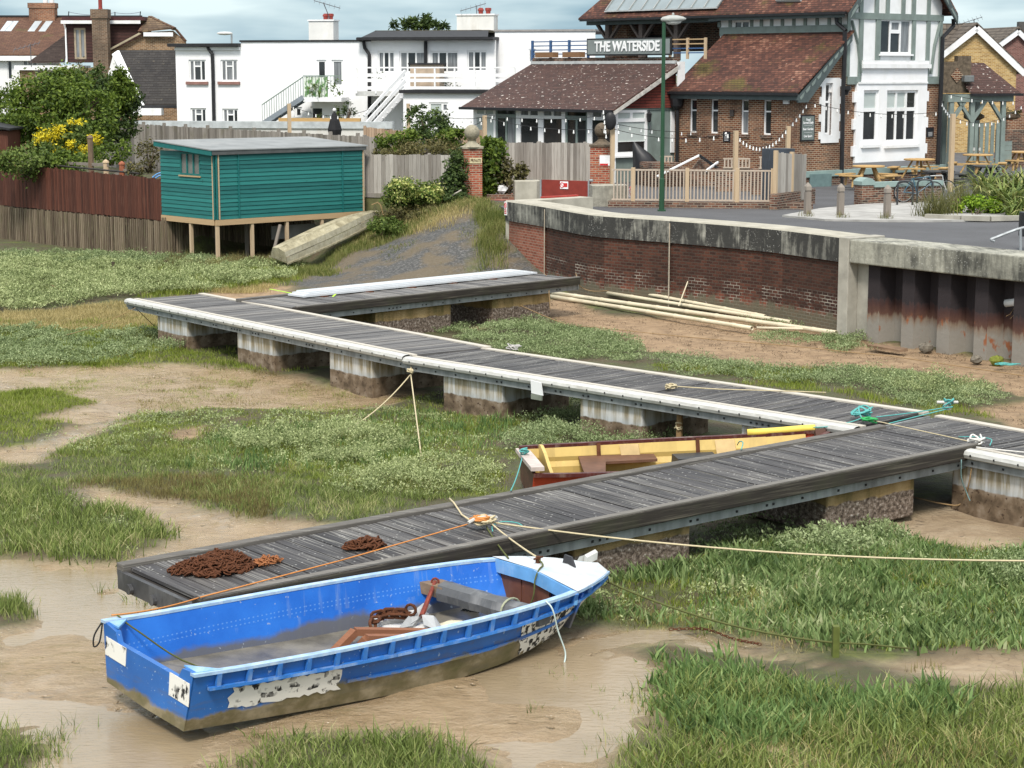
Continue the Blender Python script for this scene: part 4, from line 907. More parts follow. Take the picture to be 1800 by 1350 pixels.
for (u, v, h, lab) in ((199, 480, .35, 'short dark stake in the purslane left of the pontoon'), (291, 472, .25, 'short dark stake near the shed legs'), (1193, 800, .62, 'brown mooring stake tied with rope beside the middle pontoon')):
    p = GH(u, v) if h < .5 else G(u, 792, .0); m = MB(); m.tube([p-np.array([0, 0, .2]), p+np.array([.01, 0, h])], .055, 7)
    tag(m.build('stake', plain('dark_stake_wood', (.06, .045, .03), .9) if h < .5 else plain('brown_stake_wood', (.24, .15, .07), .9), loc=p), lab, 'stake')
    if h > .5: tangle(p+np.array([0, -.02, h-.25]), .08, 16, rope_cream, 'cream rope knotted round the brown stake', .012, e=(1, 1, 1.2))
# ropes on the long pontoon
kp = G(722, 658, .66)
tangle(kp, .07, 18, rope_cream, 'cream rope knot hanging under the long pontoon', .013, e=(1, 1, 1.3))
rope(catn(G(723, 636, .80), kp, 0, 4), .013, rope_cream, 'short cream rope holding the hanging knot under the pontoon')
rope(catn(kp, G(611, 755, .02), .10), .016, rope_cream, 'cream rope from the hanging knot down left onto the marsh')
rope(catn(kp, G(741, 806, .02), .0), .017, rope_cream, 'cream rope from the hanging knot straight down onto the marsh')
rope([G(1170, 684, .92), G(1185, 679, .95), G(1260, 684, .93), G(1400, 688, .93), G(1452, 690, .93)], .013, rope_cream, 'cream rope lying along the middle pontoon deck')
tangle(G(1180, 682, .93), .13, 16, rope_cream, 'small cream rope coil on the middle pontoon deck edge', .012)
tangle(G(900, 613, .93), .2, 12, plain('grey_line', (.42, .40, .38), .9), 'grey rope scrap on the pontoon near the section joint', .012)
tangle(G(1515, 733, .94), .20, 26, rope_teal, 'teal rope coil heaped where the near finger meets the long pontoon', .014, e=(1, 1, .7))
tangle(G(1527, 743, .92), .16, 14, plain('bright_green_rope', (.04, .34, .10), .8), 'bright green rope coil beside the teal coil', .014)
rope(catn(G(1515, 735, .97), G(1430, 751, .88), .04), .012, rope_teal, 'teal line from the coil to the bow of the yellow dinghy')
rope(catn(G(1540, 733, .95), G(1665, 716, .97), .01), .012, rope_teal, 'upper teal line across the pontoon to the far cleat')
rope(catn(G(1560, 745, .93), G(1665, 719, .95), .0), .012, rope_teal, 'lower teal line across the pontoon to the far cleat')
c2 = G(1665, 720, .93); cl2 = thing('mooring_cleat', 'pale cleat with teal rope on the far edge of the pontoon near the right edge', 'cleat', c2)
m = MB(); m.tube([c2+np.array([-.17, .0, .12]), c2+np.array([.17, .0, .12])], .025, 7); m.box(-.05, .05, -.04, .04, 0, .12, Fr(c2, e1)); m.build('cleat_horns', plain('worn_alloy', (.5, .48, .44)), cl2)
tangle(c2+np.array([0, 0, .04]), .12, 18, rope_teal, 'teal rope turns around the far pontoon cleat', .012, e=(1, 1, 1))
rope(catn(G(1530, 738, .95), G(1700, 775, .97), .0), .011, rope_cream, 'thin cream line crossing the junction of finger and pontoon')
tangle(G(1716, 782, .92), .15, 18, plain('white_rope', (.62, .6, .56), .8), 'white rope lashing at the inner end of the near finger', .014, e=(1, 1, .8))
rope([G(1716, 786, .95), G(1750, 790, .93), G(1820, 797, .93)], .013, plain('white_rope', (.62, .6, .56)), 'white rope leading off right from the lashing')
rope(catmull([G(1685, 768, .92), G(1715, 768, .96), G(1742, 772, .96), G(1740, 783, .92)], 4), .011, rope_teal, 'teal line curl on the nearest pontoon deck')
rope(catmull([G(1690, 808, .78), G(1690, 840, .5), G(1700, 868, .25), G(1705, 880, .18)], 4), .012, plain('dull_teal_line', (.16, .26, .26), .8), 'dull teal rope hanging beneath the finger end')
rope(catmull([G(1710, 806, .78), G(1703, 850, .4), G(1690, 885, .06), G(1660, 886, .05), G(1606, 874, .06)], 4), .014, rope_tan, 'tan rope hanging beneath the finger end and lying on mud')
tangle(G(921, 800, .53), .09, 14, rope_teal, 'teal rope tied on the dinghy transom board', .013, e=(1, 1, 1))
rope(catn(G(918, 803, .5), FG(898, 862, .06), .05), .012, rope_teal, 'teal line from the dinghy stern to the finger edge')
rope(catmull([G(1296, 782, .72), G(1300, 776, .84), G(1306, 778, .92), FG(1303, 790, .06)], 3), .011, rope_teal, 'teal loop hooking the dinghy to the finger edge')
rope(catn(G(858, 508, .72), G(1000, 572, .08), .05, 10) + catn(G(1000, 572, .05), G(1560, 625, .05), 0, 12, .02) + catn(G(1560, 625, .05), G(1830, 665, .05), 0, 6), .013, rope_tan, 'long thin rope from the far finger across the sandy mud')
rope(catn(G(516, 531, .62), G(735, 520, .80), .05), .013, rope_cream, 'cream line strung along the side of the far finger')
tangle(G(518, 531, .64), .1, 12, rope_cream, 'cream knot at the left end of the line on the far finger', .013, e=(1, 1, 1))
tangle(G(728, 522, .80), .1, 14, rope_cream, 'cream knot at the right end of the line on the far finger', .013, e=(1, 1, 1))
rope(catmull([G(1012, 480, .97), G(1016, 492, .9), G(1022, 505, .45), G(1045, 512, .35), G(1085, 509, .3), G(1105, 506, .25)], 4), .014, rope_tan, 'tan rope from the far finger end to the pile of pipes')
rope([G(958, 482, 1.0), G(966, 490, .9), G(965, 515, .7), G(967, 545, .3)], .012, rope_tan, 'tan rope hanging over the outer side of the far finger')
rope(catn(G(238, 541, .80), G(85, 595, .05), .1), .010, rope_tan, 'thin tan line from the pontoon outer corner to the marsh at left')
rope(catn(G(239, 542, .80), G(272, 574, .3), .0), .010, wire_m, 'dark line hanging from the pontoon outer corner')
rope(catn(GH(-10, 458)+np.array([0, 0, .25]), GH(140, 535)+np.array([0, 0, .12]), .02), .012, rope_tan, 'tan line crossing the purslane at the left edge')
for (ps, lab) in (([G(474, 508, 1.02), G(500, 513, .99), G(528, 519, .97), G(538, 519, .97), G(538, 540, .60)], 'lime green strap over the left end of the far finger'), ([G(590, 517, .98), G(582, 524, .9), G(580, 552, .3)], 'lime green strap over the edge right of the other strap')):
    m = MB(); 
    ps = [p_ + (EYE-p_)/np.linalg.norm(EYE-p_)*.35 for p_ in ps]
    for a, c in zip(ps[:-1], ps[1:]): m.beam(a, c, .05, .008)
    tag(m.build('webbing_strap', strap_lime, loc=ps[0]), lab, 'strap')
# white notice hanging under the long pontoon
nb = G(941, 684, .58) - np.array([*e1, 0])*.25; t = thing('hanging_notice', 'white laminated notice hanging under the edge of the long pontoon', 'notice', nb)
xn, zn = f2_.px(941, 683, -.13); ff = Fr(f2_.p(xn, -.13, zn-.64), f2_.u)
m = MB(); m.slab([ff.p(-.12, 0, .78), ff.p(.14, 0, .76), ff.p(.17, .02, .53), ff.p(-.12, .02, .54)], (.01, .01, 0)); m.build('notice_sheet', upvc, t)
m = MB(); m.box(-.11, .15, .0, .03, .44, .53, ff); m.build('notice_hem', plain('grey_green_hem', (.20, .22, .18), .6), t)
# pipes by the sea wall
pipe_m = plain('cream_plastic_pipe', (.60, .53, .38), .45, .12, 2, .35, dirt=(.34, .27, .15))
pz = .14
for k, (a, c, r, z0, z1, lab) in enumerate((((968, 521), (1322, 577), .058, .10, .09, 'cream pipe lying lowest and nearest in the stack by the sea wall'), ((972, 515), (1470, 585), .06, .13, .09, 'longest cream pipe with its open end toward the concrete pier'), ((1080, 506), (1345, 556), .05, .38, .14, 'cream pipe propped highest on the stack by the sea wall'), ((1068, 515), (1390, 566), .052, .26, .10, 'greyish cream pipe tucked behind the others on the stack'), ((1330, 576), (1440, 579), .032, .08, .08, 'short thin cream pipe at the right of the stack'))):
    p0, p1x = G(*a, z0), G(*c, z1); d = (p1x-p0)/np.linalg.norm(p1x-p0); m = MB(); n = 12; s1 = np.cross(d, [0, 0, 1.0]); s1 /= np.linalg.norm(s1); s2_ = np.cross(s1, d)
    ring = lambda c_, rr: [c_+(s1*math.cos(2*math.pi*i/n)+s2_*math.sin(2*math.pi*i/n))*rr for i in range(n)]
    L_ = np.linalg.norm(p1x-p0)
    rows = [ring(p0+d*.01, r*.8), ring(p0, r*.85), ring(p0, r)]
    for q_ in np.arange(.9, L_-.3, 1.1): rows += [ring(p0+d*q_, r), ring(p0+d*(q_+.02), r*1.12), ring(p0+d*(q_+.1), r*1.12), ring(p0+d*(q_+.12), r)]
    rows += [ring(p1x, r), ring(p1x, r*.85), ring(p1x-d*.5, r*.85)]
    m.grid(rows, True); m.f.append(tuple(len(m.v)-1-i for i in range(n)))
    tag(m.build('pipe', pipe_m, loc=p0, smooth=True), lab, 'pipe', 'pipes stacked by the sea wall')
for (a, c, lab) in (((1193, 538), (1209, 495), 'thin white rod leaning on the sea wall'), ((1245, 538), (1228, 510), 'thin dark rod leaning on the sea wall')):
    m = MB(); m.tube([G(*a, .2), D(*c, G(*a, .2)[1]+.6)], .018, 6); tag(m.build('rod', pipe_m if 'white' in lab else old_post, loc=G(*a, .2)), lab, 'rod')
m = MB(); bf = Fr(G(1560, 616, .0), qd); m.box(-.5, .5, -.14, .14, .03, .09, bf, .015); tag(m.build('driftwood_plank', plain('brown_driftwood', (.20, .13, .08), .9), loc=bf.o), 'brown plank lying on sandy mud below the sheet piling', 'plank')
for (u, v, r, lab) in ((1716, 632, .14, 'grey rock at the foot of the sheet piling'), (1627, 612, .18, 'dark broken lump at the foot of the sheet piling'), (1752, 634, .16, 'yellow green weedy rock at the foot of the sheet piling')):
    m = MB(); m.ellipsoid(G(u, v, .05), (r, r*.8, r*.7), 9, 6, .15); tag(m.build('rock', plain('weedy_rock' if 'weedy' in lab else 'grey_rock', (.16, .18, .03) if 'weedy' in lab else (.16, .14, .11), .9, .4, 9), loc=G(u, v, 0)), lab, 'rock')
tangle(G(1770, 642, .05), .3, 10, rope_teal, 'faded teal rope scrap on sandy mud near the sheet piling', .012, e=(1, .5, .1))

# ================================================================ building helpers
def wall(mb, fr, x0, x1, z0, z1, ops=(), depth=.12, y=0.0):
    """a wall face with real openings: cells around the holes plus the reveals"""
    xs_ = sorted({x0, x1, *[min(max(o[k], x0), x1) for o in ops for k in (0, 1)]}); zs_ = sorted({z0, z1, *[min(max(o[k], z0), z1) for o in ops for k in (2, 3)]})
    for a, b_ in zip(xs_[:-1], xs_[1:]):
        for c, d in zip(zs_[:-1], zs_[1:]):
            mx_, mz = (a+b_)/2, (c+d)/2
            if any(o[0] < mx_ < o[1] and o[2] < mz < o[3] for o in ops): continue
            mb.add([fr.p(a, y, c), fr.p(b_, y, c), fr.p(b_, y, d), fr.p(a, y, d)], [(0, 1, 2, 3)])
    for a, b_, c, d in [o[:4] for o in ops]:
        for P, Q in (((a, c), (a, d)), ((a, d), (b_, d)), ((b_, d), (b_, c)), ((b_, c), (a, c))):
            mb.add([fr.p(P[0], y, P[1]), fr.p(Q[0], y, Q[1]), fr.p(Q[0], y+depth, Q[1]), fr.p(P[0], y+depth, P[1])], [(0, 1, 2, 3)])
    return mb
def rect(fr, u0, v0, u1, v1, y=0.0):
    um, vm = (u0+u1)/2, (v0+v1)/2
    return (fr.px(u0, vm, y)[0], fr.px(u1, vm, y)[0], fr.px(um, v1, y)[1], fr.px(um, v0, y)[1])
def split(r, cols=(1,), rows=(1,), bar=.06):
    xa, xb, za, zb = r; W_ = xb-xa-bar*(len(cols)+1); H_ = zb-za-bar*(len(rows)+1); o = []; x = xa+bar
    for c in cols:
        w_ = W_*c/sum(cols); z = za+bar
        for q_ in rows:
            h = H_*q_/sum(rows); o.append((x, x+w_, z, z+h)); z += h+bar
        x += w_+bar
    return o
def window(par, fr, r, panes=None, y=.09, fm=None, gm=None, bar=.06, cols=(1,), rows=(1,), sill=0, name='window'):
    fm = fm or upvc; panes = panes or split(r, cols, rows, bar)
    o = wall(MB(), fr, r[0], r[1], r[2], r[3], panes, .045, y-.05).build(name, fm, par)
    gs = gm if isinstance(gm, list) else [gm or glass]*len(panes)
    for g_ in {id(q): q for q in gs}.values():
        m = MB()
        for p_, k in zip(panes, gs):
            if k is g_: m.add([fr.p(p_[0], y-.01, p_[2]), fr.p(p_[1], y-.01, p_[2]), fr.p(p_[1], y-.01, p_[3]), fr.p(p_[0], y-.01, p_[3])], [(0, 1, 2, 3)])
        pn = m.build('pane', g_, o)
    if sill: MB().box(r[0]-.06, r[1]+.06, -.07, y-.05, r[2]-.07, r[2]-.002, fr).build('sill', fm, o)
    return o
def pb(par, name, m, fr, x0, x1, y0, y1, z0, z1, **k): return MB().box(x0, x1, y0, y1, z0, z1, fr).build(name, m, par, **k)
def board_fence(name, label, p, q_, z0, z1, mt, bw=.11, post=1.9, z1b=None, group=None, gap=.012, cap=None, rails=True, z0b=None, pm=None, ph=.06, th_=.022):
    p, q_ = np.array(p[:2], float), np.array(q_[:2], float); fr = Fr((*p, 0), q_-p); L = np.linalg.norm(q_-p); z1b = z1 if z1b is None else z1b; z0b = z0 if z0b is None else z0b
    t = thing(name, label, 'fence', (*p, z0), group); m = MB(); x = 0
    while x < L:
        k = x/L; h = z1+(z1b-z1)*k+random.uniform(-.02, .02); m.box(x, x+bw-gap, 0+random.uniform(-.004, .004), th_, z0+(z0b-z0)*k+random.uniform(0, .03), h, fr); x += bw
    m.build('boards', mt, t)
    if rails:
        for f_ in (.12, .85):
            m = MB(); m.beam(fr.p(0, .05, z0+(z1-z0)*f_), fr.p(L, .05, z0b+(z1b-z0b)*f_), .04, .08); m.build('rail', pm or mt, t)
    x = 0
    while x < L+.05:
        k = min(1, x/L); m = MB(); m.box(x-.05, x+.05, -.03 if ph > 0 else .03, .09, z0-.1, z1+(z1b-z1)*k+abs(ph), fr); m.build('post', pm or mt, t); x += post
    if cap: pb(t, 'cap_rail', cap, fr, 0, L, -.03, .07, z1, z1+.04)
    return t
def leaves(name, par, blobs, n, size, mt, k=14, spread=.20, up=.3, aspect=.55, shell=.62):
    """leaf-sized faces in clumps spread through a set of ellipsoids"""
    P_ = []; wts = np.array([b_[1][0]*b_[1][1]+b_[1][0]*b_[1][2] for b_ in blobs]); wts = wts/wts.sum()
    C_ = []; O_ = []
    for (c, r), w_ in zip(blobs, wts):
        kk = max(4, int(k*len(blobs)*w_)); d = rng.normal(size=(kk, 3)); d /= np.linalg.norm(d, axis=1)[:, None]
        rad = shell+(1.04-shell)*rng.random((kk, 1))**.6; cc_ = np.array(c)+d*rad*np.array(r); m_ = max(1, int(n*w_/kk))
        s_ = spread*np.mean(r)*(.6+.8*rng.random((kk, 1, 1)))
        q_ = rng.normal(size=(kk, m_, 3))*s_*np.array([1, 1, .75])
        P_.append((cc_[:, None]+q_).reshape(-1, 3)); O_.append((d[:, None]*.6+rng.normal(size=(kk, m_, 3))*.6+np.array([0, 0, up])).reshape(-1, 3))
    P_ = np.concatenate(P_); O_ = np.concatenate(O_); N = len(P_)
    O_ /= np.linalg.norm(O_, axis=1)[:, None]; a = np.cross(O_, rng.normal(size=(N, 3))); a /= np.linalg.norm(a, axis=1)[:, None]+1e-9; b_ = np.cross(O_, a)
    L_ = size*(.6+.8*rng.random((N, 1)))
    V = np.stack([P_, P_+a*L_*.5+b_*L_*aspect*.5, P_+a*L_+O_*L_*-.15, P_+a*L_*.5-b_*L_*aspect*.5], 1).reshape(-1, 3)
    return fast_mesh(name, V, np.arange(4*N).reshape(-1, 4), 4, mt, par)
bark = plain('grey_brown_bark', (.09, .065, .045), .95, .4, 8)
def bush(name, label, cat, base, blobs, n, size, mt, group=None, trunk=.06, stems=5, **k):
    t = thing(name, label, cat, base, group)
    leaves('crown' if 'tree' in name else 'foliage', t, blobs, n, size, mt, **k)
    m = MB(); base = np.array(base, float)
    c0 = np.mean([b_[0] for b_ in blobs], axis=0)
    for i in range(stems):
        b_ = blobs[i % len(blobs)]; e = np.array(b_[0])+np.array([random.uniform(-.6, .6)*b_[1][0], random.uniform(-.5, .5)*b_[1][1], random.uniform(0, .6)*b_[1][2]])
        mid_ = base*.5+c0*.3+e*.2+np.array([random.uniform(-.1, .1), 0, 0]); m.tube([base+np.array([random.uniform(-.1, .1), random.uniform(-.1, .1), -.1]), mid_, e], [trunk, trunk*.6, trunk*.2], 6)
    m.build('trunk' if 'tree' in name else 'stems', bark, t); return t
def blob(u, v, Y, ru, rv, rd=None):
    s_ = Y/F_PX; return (D(u, v, Y), (ru*s_, (rd or ru*.8)*s_, rv*s_))
lf_green = leafm('glossy_green_leaves', [(.15, (.035, .062, .010)), (.45, (.085, .135, .018)), (.75, (.17, .23, .035))], .35)
lf_dark = leafm('dark_green_leaves', [(.15, (.022, .038, .012)), (.5, (.05, .085, .022)), (.85, (.11, .155, .04))], .3)
lf_mid = leafm('mid_green_leaves', [(.15, (.045, .075, .015)), (.5, (.10, .15, .028)), (.85, (.19, .24, .06))], .3)
lf_olive = leafm('olive_brown_leaves', [(.15, (.04, .035, .012)), (.5, (.10, .095, .03)), (.85, (.18, .15, .06))])
lf_yel = leafm('yellow_flowers', [(.2, (.45, .36, .01)), (.6, (.70, .58, .02)), (.9, (.80, .72, .10))])
lf_var = leafm('yellow_edged_leaves', [(.2, (.06, .11, .02)), (.45, (.14, .22, .04)), (.65, (.42, .44, .12)), (.9, (.60, .58, .25))])
lf_blossom = leafm('white_blossom', [(.2, (.4, .38, .34)), (.8, (.7, .68, .62))])

# ================================================================ green shed on stilts
sf = Fr((*SHED['fl'], 0), sh_u); sl_ = Fr((*SHED['fl'], 0), -sh_n)
shed = thing('garden_shed', 'teal green boarded shed standing on timber stilts over the marsh', 'shed', (*SHED['fl'], .2))
b = NB('teal_stained_cladding'); f = b.noise(1.0, 'UV', 6, (1.5, 22, 1), .6); cc = b.ramp(b.mix(.4, f, b.isl()), [(.28, (.008, .085, .082)), (.72, (.02, .17, .155))])
cc = b.mix(b.ramp(b.noise(3.2, 'UV', 3, (1, 1.6, 1)), [(.70, 0.0), (.74, .6)]), cc, (.01, .07, .065)); b.bump(f, .25, .005); teal = b.done(cc, .6, .3)
teal_trim = plain('teal_trim', (.012, .13, .125), .6, .2, 4)
zb, zt = 1.58, 3.72
for fr, L, nm in ((sf, SH_L, 'front_cladding'), (sl_, SH_W, 'side_cladding')):
    m = MB(); z = zb
    while z < zt-.02:
        z2 = min(z+.135, zt); x0, x1 = (0, L) if nm[0] == 'f' else (-L, 0)
        hole = None
        if nm[0] == 's': hole = rect(sl_, 317, 268, 352, 308)
        segs = [(x0, x1)]
        if hole and z2 > hole[2] and z < hole[3]: segs = [(x0, hole[0]), (hole[1], x1)]
        for a, c in segs:
            m.add([fr.p(a, -.028, z), fr.p(c, -.028, z), fr.p(c, -.004, z2), fr.p(a, -.004, z2), fr.p(a, .05, z), fr.p(c, .05, z)], [(0, 1, 2, 3), (4, 5, 1, 0)])
        z = z2
    m.build(nm, teal, shed)
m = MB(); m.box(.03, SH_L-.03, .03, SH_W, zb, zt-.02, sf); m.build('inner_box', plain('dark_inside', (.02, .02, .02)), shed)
window(shed, sl_, hole, cols=(1, 1, 1), fm=teal_trim, gm=plain('dusty_window_glass', (.16, .16, .15), .25, .3, 3, .5), y=.03, bar=.055)
pb(shed, 'window_sill', new_timber_u, sl_, hole[0]-.05, hole[1]+.05, -.06, .0, hole[2]-.05, hole[2]-.005)
m = MB(); rz = [(sf.p(-.22, -.12, 3.80)), sf.p(SH_L+.12, -.12, 3.78), sf.p(SH_L+.12, SH_W+.1, 4.0), sf.p(-.22, SH_W+.1, 4.02)]
m.slab(rz, (0, 0, .035)); m.build('roof', plain('grey_felt_roof', (.24, .25, .25), .85, .2, 1.2, .2, dirt=(.33, .33, .32)), shed)
m = MB(); m.slab([sf.p(-.16, -.10, 3.795), sf.p(SH_L+.06, -.10, 3.775), sf.p(SH_L+.06, -.10, 3.66), sf.p(-.16, -.10, 3.66)], sf.n*.02); m.build('front_fascia', plain('grey_fascia', (.085, .09, .09), .7), shed)
m = MB(); m.slab([sf.p(-.2, -.1, 3.80), sf.p(-.2, SH_W+.1, 4.02), sf.p(-.2, SH_W+.1, 3.86), sf.p(-.2, -.1, 3.64)], sf.u*.025); m.build('bargeboard', teal_trim, shed)
for x in (.01, .86, SH_L-.95): pb(shed, 'batten', teal_trim, sf, x, x+.05, -.05, -.004, zb, zt-.06)
pb(shed, 'corner_trim', new_timber, sf, .09, .13, -.052, -.004, zb, zt-.06); pb(shed, 'corner_trim', new_timber, sf, SH_L-.06, SH_L-.01, -.052, -.004, zb, zt-.06); pb(shed, 'corner_trim', teal_trim, sl_, -.05, -.005, -.05, -.004, zb, zt-.05)
pb(shed, 'corner_trim', new_timber, sl_, -.12, -.075, -.05, -.004, zb, zt-.1)
pb(shed, 'floor_beam', new_timber_u, sf, -.02, SH_L+.02, -.05, .03, zb-.19, zb-.01); pb(shed, 'floor_beam', new_timber_u, sl_, -SH_W, -.06, -.05, .03, zb-.19, zb-.01)
pb(shed, 'floor', plain('dark_floor_underside', (.05, .035, .025)), sf, .03, SH_L, .04, SH_W, zb-.06, zb-.01)
for x in (0, 1.35, 2.75, 4.2, SH_L-.08): pb(shed, 'leg', new_timber, sf, x, x+.10, -.03, .07, -.3, zb-.19)
for x in (-1.55, -SH_W): pb(shed, 'leg', new_timber, sl_, x, x+.10, -.03, .07, -.3, zb-.19)
for x in (1.0, 2.2): pb(shed, 'leg', old_post, sf, x, x+.1, 1.5, 1.6, -.3, zb-.06)
m = MB(); m.beam(sf.p(2.0, -.25, .25), sf.p(2.45, -.1, 1.3), .10, .05); tag(m.build('prop_board', old_post, loc=sf.p(2.0, -.25, .2)), 'grey board leaning against the stilts under the shed', 'board')
m = MB(); m.box(2.6, 4.4, .6, .64, .75, 1.2, sf); tag(m.build('stored_panel', plain('grey_panel', (.19, .19, .19), .7), loc=sf.p(3, .6, .8)), 'grey panel stored beneath the shed floor', 'panel')
# brown fence over old pickets, running away left from the shed
fa = F_BR + sh_n*.05; fb = F_BR + FD*11.5
board_fence('garden_fence', 'red brown stained board fence left of the green shed', fb, fa, 1.36, 2.95, fence_brown, .105, 2.4, 2.76, ph=-.04)
pk = thing('picket_fence', 'old grey muddy picket fence under the red brown fence', 'fence', (*fa, 0)); pf_ = Fr((*fa, 0), FD)
m = MB(); x = 0
while x < 11.5:
    wd_ = random.uniform(.045, .07); m.box(x, x+wd_, -.02, .02, -.15+random.uniform(0, .12), 1.35+random.uniform(-.03, .02), pf_, .004); x += wd_+random.uniform(.045, .08)
m.build('pickets', picket_old, pk)
for z in (.35, 1.1): pb(pk, 'rail', picket_old, pf_, 0, 11.5, -.08, -.03, z, z+.08)
pk2 = thing('picket_fence', 'old dark picket fence closing off the back beneath the green shed', 'fence', sf.p(0, SH_W-.3, 0)); m = MB(); x = -.2
while x < SH_L: m.box(x, x+.07, SH_W-.3, SH_W-.27, -.1, 1.5, sf, .01); x += .105
m.build('pickets', picket_old, pk2)
m = MB(); m.box(.3, SH_L+.2, SH_W+.4, SH_W+.5, 0, 1.5, sf); m.slab([(*(F_BR+e1*.9), 1.5), (*(F_BR+FD*12+e1*.9), 1.5), (*(F_BR+FD*12+e1*.9), -.2), (*(F_BR+e1*.9), -.2)], (.05, .05, 0)); tag(m.build('garden_bank', plain('dark_bank_soil', (.04, .032, .022), .95, .4, 3)), 'dark earth bank behind the old pickets', 'bank')
def fy(u, d=1.4):
    k = (u-900)/F_PX*1.0; t_ = (F_BR[0]-k*F_BR[1])/(k*FD[1]-FD[0]); return float(F_BR[1]+FD[1]*t_)+d
dm = MB(); dm.tube([D(u_, v_, fy(u_, .5)) for u_, v_ in ((0, 286), (110, 292), (245, 305))], .035, 6); tag(dm.build('garden_rail', plain('dark_rail', (.03, .025, .022), .6), loc=D(110, 293, 68)), 'dark rail running just above the red brown fence', 'rail')
for (u, v0, v1, Y, w_, mt, lab) in ((187, 283, 312, fy(187), .2, new_timber, 'pale timber post nearest the shed above the brown fence'), (215, 286, 315, fy(215), .2, plain('red_brown_post', (.30, .10, .05), .7), 'red brown round topped post above the brown fence'), (108, 287, 305, fy(108), .22, old_post, 'grey post in the middle of the garden behind the brown fence'), (160, 240, 290, fy(160), .2, plain('trellis_post', (.16, .11, .07)), 'tall brown post beside the yellow flowering shrub'), (62, 285, 302, fy(62), .2, old_post, 'grey post at the left of the garden behind the brown fence')):
    p = D(u, v1, Y); top = D(u, v0, Y)[2]; m = MB(); m.lathe((p[0], p[1], 0), [(w_/2, p[2]-.6), (w_/2, top-.08), (w_*.62, top-.06), (w_*.5, top), (.01, top+.06)], 8); tag(m.build('garden_post', mt, loc=(p[0], p[1], p[2]-.5)), lab, 'post')
for (a, c, lab) in (((100, 286, fy(100)), (190, 290, fy(190)), 'grey rail between posts of the garden behind the brown fence'), ((196, 310, fy(196)), (240, 291, fy(240)), 'pale sloping handrail in the garden by the shed')):
    m = MB(); m.beam(D(*a), D(*c), .06, .10); tag(m.build('garden_handrail', old_post, loc=D(*a)), lab, 'rail')
m = MB(); m.tube(catmull([D(268, 312, 66), D(278, 305, 66), D(290, 303, 66)], 4), .03, 6); m.tube(catmull([D(270, 316, 66), D(280, 309, 66), D(290, 308, 66)], 4), .03, 6); tag(m.build('hose', plain('blue_hose', (.12, .32, .62), .5), loc=D(270, 316, 66)), 'blue hose coil beside the back corner of the shed', 'hose')

# ================================================================ garden fences, piers, gates
PA = np.array(D(640, 240, 74)[:2]); PB = np.array(D(182, 215, 90)[:2])
zA, zB = D(640, 240, 74)[2], D(182, 215, 90)[2]
board_fence('boundary_fence', 'long silver grey board fence behind the green shed', PB, PA, 1.8, zB, fence_grey, .15, 1.85, zA, ph=.12)
q0 = np.array(D(640, 241, 74)[:2]); q1 = np.array(D(812, 258, 70)[:2])
board_fence('boundary_fence', 'grey board fence behind the shrubs above the pale boards', q0, q1, 1.8, D(640, 240, 74)[2], fence_grey, .15, 1.9, D(812, 247, 70)[2], ph=.06)
r0, r1 = D(644, 352, 66.6), D(806, 356, 65.2)
board_fence('boundary_fence', 'pale grey vertical board fence right of the green shed', r0, r1, 2.15, D(644, 272, 66.6)[2], fence_pale, .15, 2.4, D(806, 272, 65.2)[2], ph=-.05, gap=.008)
gb = Fr((*r0[:2], 0), r1[:2]-r0[:2]); m = MB(); m.box(0, 3.2, -.03, .0, 2.02, 2.17, gb); tag(m.build('gravel_board', fence_grey, loc=gb.p(0, 0, 2.1)), 'mossy gravel board under the pale grey fence', 'board')
m = MB(); m.box(-.2, 3.2, .0, .25, .9, 2.02, gb); tag(m.build('footing_wall', plain('mossy_footing', (.14, .14, .06), .9, .4, 3), loc=gb.p(0, 0, 1)), 'low mossy footing wall under the pale grey fence', 'wall')
s0, s1 = D(868, 315, 69.5), D(1040, 318, 67.5)
board_fence('boundary_fence', 'grey board fence between the two ball topped brick piers', s0, s1, 2.5, D(868, 250, 69.5)[2], fence_pale, .125, 1.85, D(1040, 252, 67.5)[2], ph=.05, gap=.008)
board_fence('boundary_fence', 'tan feather edge fence below the white apartment stairs', D(640, 225, 80), D(730, 232, 79), 2.2, D(640, 223, 80)[2], fence_tan, .12, 3, D(730, 233, 79)[2], ph=-.05)
board_fence('boundary_fence', 'short tan fence panel left of the conservatory', D(792, 240, 77), D(846, 240, 76), 2.2, D(792, 228, 77)[2], fence_tan, .12, 2.3, D(846, 229, 76)[2], ph=.02)
lw = Fr((*s0[:2], 0), s1[:2]-s0[:2]); m = MB(); m.box(-.3, 3.6, -.12, .2, 1.9, 2.5, lw); tag(m.build('footing_wall', conc, loc=lw.p(0, 0, 2)), 'low concrete wall under the fence between the piers', 'wall')
stone = plain('weathered_stone', (.30, .27, .20), .9, .3, 6, dirt=(.13, .12, .08), bump=.3); dark_stone = plain('dark_mottled_stone', (.13, .10, .07), .9, .5, 7, dirt=(.05, .04, .03))
